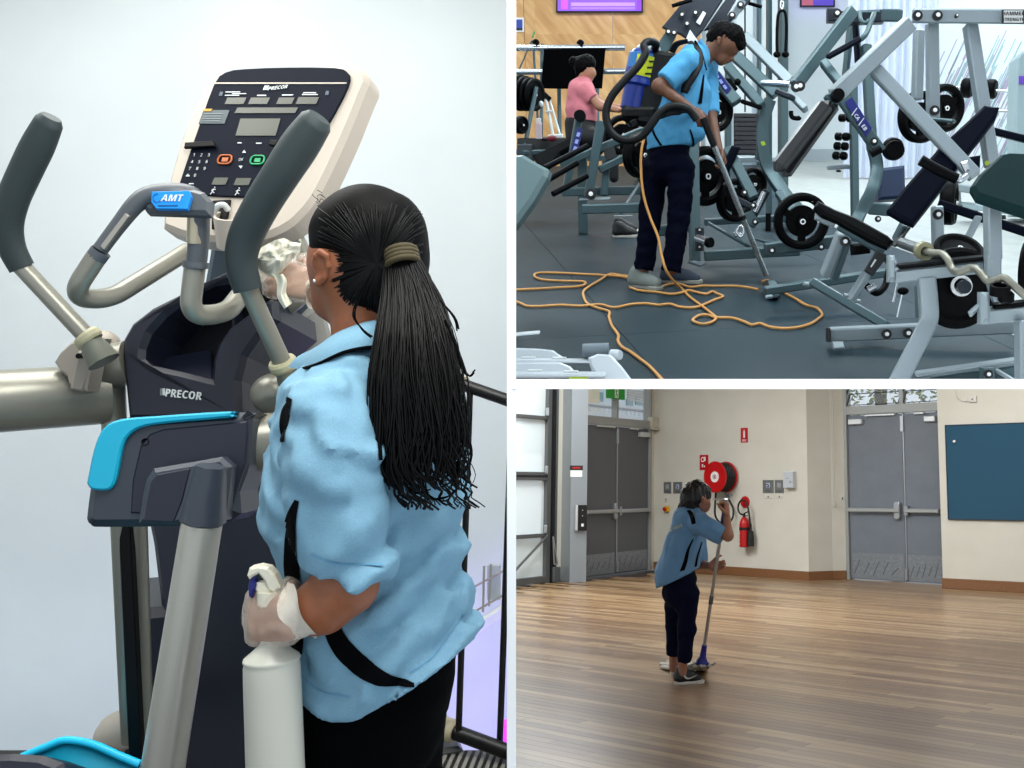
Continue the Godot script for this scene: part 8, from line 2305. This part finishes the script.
func path_post(t: Node3D, pts: Array, w: float, m: Material):
	obj("curved_post", MB.new().sweep(curve(pp(2, pts), 5), rrect(w, w * 0.9, 0.010, 1), 1.0, true, vr(2)), m, t)
func gym_people():
	var P := func(x: float, y: float, d: float) -> Vector3: return at(2, x, y, d)
	var R := vr(2); var U := vu(2); var N := vn(2)
	var D := 7.82
	var skin := grain("skin_gym", Color(0.36, 0.215, 0.135), Color(0.43, 0.265, 0.17), 0.5, 0.0, 0.05, 4.0, 0.0, 91)
	var blue := grain("polo_gym", Color(0.25, 0.54, 0.71), Color(0.30, 0.60, 0.77), 0.85, 0.0, 0.12, 5.0, 0.15, 92)
	var navy := grain("trousers_gym", Color(0.018, 0.026, 0.08), Color(0.03, 0.042, 0.11), 0.85, 0.0, 0.12, 5.0, 0.3, 93)
	navy.metallic_specular = 0.15
	var blk := mat("stripe_black"); var hairm := mat("hair_black")
	var base := fl(2, 662, 288)
	var t := thing("person", 2, base, "person in a bright blue polo shirt vacuuming with a backpack vacuum", "person")
	var ns := FastNoiseLite.new(); ns.seed = 24; ns.frequency = 1.0; ns.fractal_octaves = 3
	var lo := base + Vector3(-0.45, -0.02, -0.75); var hi := base + Vector3(0.75, 1.95, 0.75)
	var fd := Field.new().start(lo, hi, 0.0115)
	fd.bone(P.call(690, 60, D), P.call(670, 140, D), 0.07, 0.07)
	fd.bone(P.call(703, 56, D), P.call(713, 48, D), 0.052, 0.052)
	# near arm to the wand grip
	fd.bone(P.call(688, 62, D - 0.18), P.call(659, 86, D - 0.24), 0.050, 0.043); fd.bone(P.call(659, 86, D - 0.24), P.call(692, 110, D - 0.26), 0.042, 0.029)
	# far arm down the wand
	fd.bone(P.call(708, 62, D + 0.17), P.call(710, 112, D + 0.05), 0.048, 0.042); fd.bone(P.call(710, 112, D + 0.05), P.call(719, 150, D - 0.06), 0.040, 0.027)
	for s in [[656, 150, 648, 215, 643, 272, 0.07], [680, 150, 678, 215, 672, 270, -0.06]]:
		fd.bone(P.call(s[0], s[1], D + s[6]), P.call(s[2], s[3], D + s[6]), 0.045, 0.035); fd.bone(P.call(s[2], s[3], D + s[6]), P.call(s[4], s[5], D + s[6]), 0.04, 0.035)
	var body := fd.mesh(MB.new())
	var hd: Vector3 = P.call(724, 44, D)
	var g := Field.new().start(hd - Vector3(0.17, 0.19, 0.16), hd + Vector3(0.17, 0.18, 0.16), 0.006)
	g.bone(P.call(724, 39, D), P.call(727, 43, D), 0.088, 0.084, 0.03)
	g.bone(P.call(722, 48, D), P.call(722, 57, D), 0.062, 0.044, 0.03); g.bone(P.call(722, 57, D), P.call(721, 61, D), 0.036, 0.030, 0.02)
	g.bone(P.call(728.5, 54, D), P.call(731.5, 59, D), 0.014, 0.017, 0.015)
	g.bone(P.call(727, 60.5, D), P.call(728, 61.5, D), 0.013, 0.012, 0.012)
	g.bone(P.call(731, 50, D), P.call(734, 51.5, D), 0.030, 0.024, 0.03)
	g.bone(P.call(719, 38.5, D - 0.085), P.call(718.5, 43.5, D - 0.085), 0.013, 0.011, 0.008)
	g.bone(P.call(712, 48, D), P.call(704, 58, D), 0.052, 0.056, 0.03)
	g.mesh(body)
	var w1: Vector3 = P.call(693, 110, D - 0.26)
	var g1 := Field.new().start(w1 - Vector3(0.12, 0.16, 0.12), w1 + Vector3(0.16, 0.12, 0.12), 0.0048)
	hand_bones(g1, w1, R * 0.55 - U * 0.7 + N * 0.1, N + R * 0.3, R * 0.6 + U * 0.6, [0.7, 1.0, 0.7], 1.0, 0.6, 0.5)
	g1.mesh(body)
	var w2: Vector3 = P.call(719.5, 150, D - 0.06)
	var g2 := Field.new().start(w2 - Vector3(0.12, 0.16, 0.14), w2 + Vector3(0.14, 0.1, 0.12), 0.0048)
	hand_bones(g2, w2, R * 0.25 - U * 0.9, R * 0.8 - N * 0.4, N, [0.7, 1.0, 0.7], 1.0, 0.6, 0.5)
	g2.mesh(body)
	obj("body", body, skin, t)
	# shirt
	var sh := Field.new().start(lo + Vector3(0, 0.8, 0), hi, 0.0105)
	sh.bone(P.call(694, 62, D), P.call(684, 95, D), 0.105, 0.125, 0.04, N, 1.45); sh.bone(P.call(684, 95, D), P.call(671, 135, D), 0.125, 0.145, 0.04, N, 1.25)
	sh.bone(P.call(671, 135, D), P.call(668, 170, D), 0.145, 0.15, 0.04, N, 1.2)
	sh.bone(P.call(697, 54, D), P.call(688, 60, D - 0.13), 0.065, 0.07, 0.05); sh.bone(P.call(699, 55, D), P.call(704, 64, D + 0.14), 0.062, 0.065, 0.05)
	sh.bone(P.call(697, 92, D - 0.03), P.call(692, 130, D - 0.03), 0.09, 0.09, 0.05)
	var s1: Vector3 = P.call(686, 62, D - 0.19); var e1: Vector3 = P.call(666, 82, D - 0.24)
	sh.bone(s1, e1, 0.080, 0.074, 0.03, Vector3.ZERO, 1.0, [[e1, (e1 - s1).normalized()]])
	var s2: Vector3 = P.call(707, 64, D + 0.17); var e2: Vector3 = P.call(711.5, 114, D + 0.05)
	sh.bone(s2, e2, 0.072, 0.056, 0.03, Vector3.ZERO, 1.0, [[e2, (e2 - s2).normalized()]])
	sh.warp(ns, 0.014, Vector3(9, 6, 9), [[e1, 0.13], [e2, 0.1]])
	sh.cutp(P.call(668, 148.5, D), (-U + R * 0.10).normalized())
	var shirt := obj("polo_shirt", sh.mesh(MB.new()), blue, t)
	var view: Vector3 = (P.call(680, 100, D) - eye(2)).normalized()
	for ln in [[[650, 122, 0.8], [654, 135, 1.2], [661, 146, 1.2]], [[690, 130, 0.7], [693, 140, 1.2], [693.5, 148, 1.0]], [[704, 74, 0.8], [702, 90, 1.6], [700, 104, 2.0]]]:  # last line: a dark strip between shirt front and far sleeve
		var line := []; var wid := []; var side := []
		for q in ln:
			line.append(P.call(q[0], q[1], D - 0.3)); wid.append(q[2] / 153.0); side.append(Vector3(1, 0.2, 0).normalized())
		obj("dark_stripe", ribbon(sh, curve(line, 5), curvef(wid, 5), curve(side, 5), view, 0.004), blk, shirt)
	obj("collar", MB.new().tube(curve(pp(2, [[700, 40, D - 0.07], [704, 50, D - 0.085], [707, 60, D - 0.07], [708, 66, D - 0.02]]), 5), 0.018, 8, true, 0.5), blue, shirt)
	obj("collar_piping", MB.new().tube(curve(pp(2, [[695, 41, D - 0.10], [701, 52, D - 0.125], [704, 62, D - 0.12], [706, 70, D - 0.09]]), 5), 0.008, 6), blk, shirt)
	# trousers
	var tr := Field.new().start(lo, hi - Vector3(0, 0.8, 0), 0.0115)
	tr.bone(P.call(669, 142, D), P.call(668, 165, D), 0.135, 0.135, 0.04, N, 1.15)
	for s in [[655, 168, 650, 218, 644, 270, 0.07, 0.094, 0.074, 0.064], [681, 168, 679, 218, 671, 271, -0.06, 0.090, 0.072, 0.066]]:
		var k0: Vector3 = P.call(s[2], s[3], D + s[6]); var k1: Vector3 = P.call(s[4], s[5], D + s[6])
		tr.bone(P.call(s[0], s[1], D + s[6]), k0, s[7], s[8], 0.035); tr.bone(k0, k1, s[8], s[9], 0.02, Vector3.ZERO, 1.0, [[k1, (k1 - k0).normalized()]])
	tr.warp(ns, 0.013, Vector3(8, 12, 8))
	obj("trousers", tr.mesh(MB.new()), navy, t)
	# hair
	var hr := Field.new().start(hd - Vector3(0.18, 0.14, 0.18), hd + Vector3(0.2, 0.2, 0.18), 0.006)
	hr.bone(P.call(723, 35, D), P.call(731, 37, D), 0.094, 0.088, 0.03)
	hr.bone(P.call(733, 38, D), P.call(740, 44, D), 0.072, 0.040, 0.03)
	hr.bone(P.call(714, 38, D), P.call(712, 44, D), 0.05, 0.04, 0.03)
	hr.bone(P.call(738, 44, D - 0.03), P.call(742, 49, D - 0.03), 0.022, 0.008, 0.02)
	hr.warp(ns, 0.010, Vector3(45, 30, 45))
	obj("hair", hr.mesh(MB.new()), hairm, t)
	# shoes
	var suede := mat("suede_grey", Color(0.46, 0.49, 0.47), 0.8); var sole := mat("sole_pale", Color(0.62, 0.62, 0.58), 0.7)
	trainer(2, fl(2, 630, 286), fl(2, 663, 290.5), suede, sole, t, 1.15)
	trainer(2, fl(2, 661, 282), fl(2, 703, 283.5), mat("suede_blue", Color(0.20, 0.24, 0.30), 0.8), sole, t, 1.1)
	# ---- backpack vacuum
	var v := thing("backpack_vacuum", 2, P.call(640, 115, D + 0.1), "blue and yellow backpack vacuum with a thick black hose on the man's back", "vacuum")
	var a: Vector3 = P.call(634, 112, D + 0.06); var b: Vector3 = P.call(646, 52, D + 0.06)
	var ax := (b - a).normalized(); var L := (b - a).length()
	var vb := mat("vac_blue", Color(0.05, 0.16, 0.48), 0.3); var vy := mat("vac_yellow", Color(0.72, 0.74, 0.04), 0.4)
	obj("canister", MB.new().lathe([Vector2(0, 0), Vector2(0.08, 0), Vector2(0.095, 0.02), Vector2(0.10, L * 0.40), Vector2(0.118, L * 0.44), Vector2(0.112, L * 0.52), Vector2(0.105, L * 0.95), Vector2(0.09, L), Vector2(0, L)], a, ax, 24), vb, v)
	obj("upper_sleeve", MB.new().lathe([Vector2(0.107, L * 0.53), Vector2(0.110, L * 0.55), Vector2(0.108, L * 0.93), Vector2(0.10, L * 0.96)], a, ax, 24), mat("vac_sky", Color(0.16, 0.42, 0.66), 0.35), v)
	var lab := MB.new(); var lr := []
	for k in 2:
		var l := PackedVector3Array()
		for j in 9:
			var an := lerpf(-0.4, 1.25, j / 8.0)
			var x := (R - ax * R.dot(ax)).normalized(); var z := x.cross(ax)
			if z.dot(N) < 0: z = -z
			l.push_back(a + ax * L * (0.56 if k == 0 else 0.90) + (z * cos(an) + x * sin(an)) * 0.1125)
		lr.append(l)
	obj("yellow_label", lab.grid(lr), vy, v)
	for k in 3:
		var mk := MB.new(); var x := (R - ax * R.dot(ax)).normalized(); var z := x.cross(ax)
		if z.dot(N) < 0: z = -z
		var q := a + ax * L * (0.62 + 0.1 * k) + (z * cos(0.5) + x * sin(0.5)) * 0.114
		mk.box(q, Vector3(0.06 - k * 0.012, 0.012, 0.003), 0.0, Basis(Vector3.UP.cross(z + x * 0.5).normalized(), ax, (z + x * 0.5).normalized()))
		obj("label_print", mk, mat("bolt_black"), v)
	obj("cap", MB.new().ball(P.call(648, 50, D + 0.06), Vector3(0.085, 0.05, 0.08), 18, 10), mat("vac_grey", Color(0.55, 0.58, 0.60), 0.4), v)
	obj("motor_base", MB.new().box(P.call(640, 112, D + 0.05), Vector3(0.24, 0.10, 0.18), 0.03), mat("vac_black", Color(0.012, 0.014, 0.022), 0.45, 0.0, {"metallic_specular": 0.35}), v)
	obj("buckle", MB.new().box(P.call(634, 123, D - 0.02), Vector3(0.05, 0.045, 0.02), 0.006, Basis(Vector3(0, 0, 1), 0.5)), mat("vac_black"), v)
	obj("back_frame", MB.new().bar(P.call(664, 52, D + 0.02), P.call(650, 128, D + 0.02), 0.10, 0.22, R, 0.03), mat("vac_black"), v)
	obj("neck_tag", slab(2, [[685, 41], [690, 29.5], [698, 41], [692, 42.5]], P.call(690, 40, D - 0.05), N, 0.01, 0.002), mat("gloss_white"), v)
	var hose := curve(pp(2, [[654, 50, D + 0.02], [656, 44, D - 0.06], [650, 41.5, D - 0.14], [644, 45, D - 0.18], [645, 54, D - 0.2], [638, 66, D - 0.22], [625, 80, D - 0.24], [612, 96, D - 0.25], [606, 112, D - 0.26], [609, 128, D - 0.27], [618, 138, D - 0.28], [630, 140.5, D - 0.29], [642, 136, D - 0.30], [652, 124, D - 0.31], [661, 112, D - 0.31], [674, 106, D - 0.31], [688, 109, D - 0.31], [697, 120, D - 0.30]]), 10)
	var rd := []
	for k in hose.size(): rd.append(0.0245 + (0.002 if k % 2 == 0 else 0.0))
	obj("hose", MB.new().tube(hose, rd, 14), mat("hose_black", Color(0.008, 0.008, 0.012), 0.45, 0.0, {"metallic_specular": 0.35}), v)
	for ln in [[[690, 42, -0.09], [698, 50, -0.16], [700, 62, -0.19], [694, 76, -0.22], [687, 86, -0.22]], [[672, 52, -0.04], [677, 44, -0.08], [688, 41, -0.10]], [[655, 118, -0.22], [672, 112, -0.23], [690, 112, -0.20], [699, 108, -0.1]], [[687, 80, -0.2], [684, 92, -0.21], [688, 86, -0.215]]]:
		var p := []
		for q in ln: p.append(P.call(q[0], q[1], D + q[2] + 0.01))
		obj("strap", MB.new().tube(curve(p, 5), 0.022, 8, true, 0.4, R), mat("vac_black"), v)
	# ---- wand and floor head
	var w := thing("vacuum_wand", 2, fl(2, 765, 292), "long silver vacuum wand with a black grip and floor head", "vacuum wand")
	var wa: Vector3 = P.call(703, 118, D - 0.29); var wm: Vector3 = P.call(714, 146, D - 0.24); var we := fl(2, 766, 284) + Vector3(0, 0.06, 0)
	obj("grip_tube", MB.new().tube([wa, wm], 0.022, 14), mat("vac_black"), w)
	obj("tube", MB.new().tube([wm, we], 0.0185, 14), mat("wand_silver", Color(0.74, 0.76, 0.77), 0.22, 0.8), w)
	obj("tube_joint", MB.new().tube([wm.lerp(we, 0.52), wm.lerp(we, 0.55)], 0.022, 14), mat("edge_dark"), w)
	obj("floor_head", MB.new().box(fl(2, 768, 296) + Vector3(0.02, 0.04, 0), Vector3(0.09, 0.08, 0.3), 0.02), mat("vac_black"), w)
	obj("head_edge", MB.new().box(fl(2, 768, 297) + Vector3(0.03, 0.055, 0.02), Vector3(0.06, 0.06, 0.30), 0.012), mat("head_slate", Color(0.36, 0.44, 0.47), 0.4), w)
	# ---- orange cord
	var c := thing("extension_cord", 2, fl(2, 640, 300), "orange extension cord looping over the rubber floor round the man's shoes", "cord")
	var oc := mat("cord_orange", Color(0.80, 0.57, 0.30), 0.5)
	var run := func(pts: Array, lead: Array):
		var p := lead.duplicate()
		for q in pts: p.append(fl(2, q[0], q[1], 0.012))
		obj("run", MB.new().tube(curve(p, 5), 0.0085, 8), oc, c)
	run.call([[682, 289], [690, 297], [700, 304.5], [711, 313], [716, 318], [712, 322], [704, 324], [696, 322.5], [693, 319.5], [699, 315.5], [708, 315], [716, 317.5], [732, 318], [745, 322], [752, 325], [760, 323.5], [770, 327], [785, 328.5], [800, 327], [812, 323], [819, 318], [822, 314.5], [817, 308], [806, 305], [796, 299], [784, 292.5], [777, 286], [769, 280.5], [762, 281.5]],
		pp(2, [[646, 132, D - 0.14], [641.5, 150, D - 0.24], [641, 172, D - 0.24], [643.5, 195, D - 0.22], [650, 217, D - 0.22], [658, 237, D - 0.25], [661.5, 255, D - 0.28], [666, 270, D - 0.3], [673, 280.5, D - 0.2]]))
	run.call([[510, 290], [535, 289], [560, 287.5], [578, 286.5], [585, 284], [583, 281.5], [565, 281], [545, 280], [536, 277.5], [534.5, 274.5], [541, 272.8], [560, 273], [580, 274], [600, 275], [622, 276.5], [632, 279]], [])
	run.call([[662, 286.5], [670, 284], [680, 284], [690, 287], [702, 285.8], [715, 286], [735, 286], [748, 287.5], [758, 289.5]], [])
	run.call([[508, 299], [520, 303], [527, 306], [540, 306.3], [560, 305], [580, 306], [600, 304.5], [614, 307.5], [630, 304.5], [645, 303.5], [658, 305], [670, 304], [680, 307], [694, 307.5], [704, 304.5], [714, 300], [723, 296.5], [717, 293.5], [712, 291.5], [706, 294], [696, 292], [688, 290.5], [680, 293], [670, 294], [656, 292], [640, 290.5], [630, 287.5]], [])
	run.call([[638, 277], [622, 275.5], [610, 274], [600, 280], [590, 286], [583.5, 291.5], [584, 298], [588, 304], [598, 308], [609, 311.5], [609, 317], [612, 326], [616, 331.5], [618.5, 336], [618, 341], [622, 347], [630, 351.5], [640, 359], [648, 365], [656, 373], [664, 382]], [])
	# ---- woman in pink on a machine
	var D2 := 10.2
	var b2: Vector3 = P.call(583, 150, D2)
	var pt := thing("person", 2, Vector3(b2.x, 0, b2.z), "person in a pink top with a hair bun sitting at the lifting rack", "person")
	var l2 := b2 + Vector3(-0.4, -0.62, -0.45); var h2 := b2 + Vector3(0.7, 1.05, 0.45)
	var f2 := Field.new().start(l2, h2, 0.0125)
	f2.bone(P.call(583, 90, D2), P.call(582, 125, D2), 0.09, 0.10)
	f2.bone(P.call(583, 76, D2), P.call(582, 84, D2), 0.042, 0.048); f2.bone(P.call(585, 66, D2), P.call(588, 72, D2), 0.078, 0.064, 0.03); f2.bone(P.call(590, 74, D2), P.call(589, 79, D2), 0.045, 0.032, 0.02)
	f2.bone(P.call(594, 72, D2), P.call(594.5, 74, D2), 0.013, 0.012, 0.015)
	f2.bone(P.call(586, 90, D2 - 0.14), P.call(600, 106, D2 - 0.18), 0.045, 0.038); f2.bone(P.call(600, 106, D2 - 0.18), P.call(619, 110, D2 - 0.2), 0.036, 0.026)
	f2.bone(P.call(588, 90, D2 + 0.14), P.call(602, 106, D2 + 0.18), 0.045, 0.038); f2.bone(P.call(602, 106, D2 + 0.18), P.call(619, 107, D2 + 0.18), 0.036, 0.026)
	var bd2 := f2.mesh(MB.new())
	for s in [[619, 110, -0.2], [619, 107, 0.18]]:
		var ww: Vector3 = P.call(s[0], s[1], D2 + s[2])
		var gg := Field.new().start(ww - Vector3(0.1, 0.12, 0.1), ww + Vector3(0.18, 0.1, 0.12), 0.006)
		hand_bones(gg, ww, R, U, N, [0.6, 0.9, 0.6], 0.95)
		gg.mesh(bd2)
	obj("body", bd2, mat("skin_light", Color(0.66, 0.46, 0.36), 0.5), pt)
	var p2 := Field.new().start(l2, h2, 0.0125)
	p2.bone(P.call(581, 92, D2), P.call(582, 108, D2), 0.118, 0.125, 0.04, N, 1.35); p2.bone(P.call(582, 108, D2), P.call(581, 135, D2), 0.125, 0.138, 0.04, N, 1.2)
	p2.bone(P.call(583, 83, D2), P.call(586, 92, D2 - 0.13), 0.055, 0.062, 0.04); p2.bone(P.call(583, 83, D2), P.call(586, 92, D2 + 0.13), 0.055, 0.062, 0.04)
	
	for sg in [-1.0, 1.0]:
		var q0: Vector3 = P.call(586, 91, D2 + 0.15 * sg); var q1: Vector3 = P.call(593, 99, D2 + 0.165 * sg)
		p2.bone(q0, q1, 0.066, 0.058, 0.03, Vector3.ZERO, 1.0, [[q1, (q1 - q0).normalized()]])
	p2.warp(ns, 0.012, Vector3(10, 7, 10))
	p2.cutp(P.call(582, 122.5, D2), -U)
	obj("pink_top", p2.mesh(MB.new()), grain("top_pink", Color(0.78, 0.43, 0.47), Color(0.84, 0.50, 0.54), 0.85, 0.0, 0.12, 5.0, 0.1, 96), pt)
	var lg := Field.new().start(l2, h2, 0.0125)
	lg.bone(P.call(580, 124, D2), P.call(582, 136, D2), 0.13, 0.14, 0.04, N, 1.15)
	for sg in [-1.0, 1.0]:
		lg.bone(P.call(584, 137, D2 + 0.1 * sg), P.call(612, 138, D2 + 0.14 * sg), 0.085, 0.065, 0.03); lg.bone(P.call(612, 138, D2 + 0.14 * sg), P.call(614, 178, D2 + 0.14 * sg), 0.06, 0.04, 0.03)
	obj("leggings", lg.mesh(MB.new()), mat("leggings_black", Color(0.015, 0.016, 0.024), 0.7), pt)
	var hh := Field.new().start(P.call(583, 68, D2) - Vector3(0.2, 0.2, 0.2), P.call(583, 68, D2) + Vector3(0.2, 0.2, 0.2), 0.008)
	hh.bone(P.call(583.5, 65, D2), P.call(586.5, 63.5, D2), 0.086, 0.080, 0.03); hh.bone(P.call(581, 70, D2), P.call(579, 74, D2), 0.05, 0.03, 0.03); hh.bone(P.call(573.5, 61, D2), P.call(574, 62, D2), 0.040, 0.040, 0.02)
	hh.bone(P.call(596, 74, D2), P.call(594, 80, D2), 0.05, 0.05, 0.0, Vector3.ZERO, 1.0, [], true)
	hh.warp(ns, 0.008, Vector3(40, 40, 40))
	obj("hair", hh.mesh(MB.new()), hairm, pt)
	for sg in [-1.0, 1.0]:
		var hl: Vector3 = P.call(612, 180, D2 + 0.14 * sg); hl.y = 0.0
		trainer(2, hl, hl + R * 0.24, mat("trainer_black"), mat("trainer_sole"), pt)
	var st := thing("workout_stool", 2, Vector3(b2.x, 0, b2.z), "black padded machine seat under the person in pink", "seat")
	var sp: Vector3 = P.call(582, 146, D2)
	obj("seat_pad", MB.new().box(Vector3(sp.x, sp.y - 0.04, sp.z), Vector3(0.36, 0.07, 0.36), 0.02), mat("pad_black"), st)
	obj("seat_post", MB.new().box(Vector3(sp.x, (sp.y - 0.07) * 0.5, sp.z), Vector3(0.08, sp.y - 0.08, 0.08), 0.006), mat("frame_slate"), st)
	var hb := thing("pull_handle", 2, P.call(620, 110, D2), "dark horizontal handle gripped by the person in pink", "handle")
	obj("bar", MB.new().tube([P.call(623, 111, D2 - 0.35), P.call(623, 108, D2 + 0.35)], 0.018, 10), mat("pad_black"), hb)
	obj("post", MB.new().bar(P.call(627, 112, D2), fl(2, 640, 178) , 0.06, 0.06, N), mat("frame_slate"), hb)
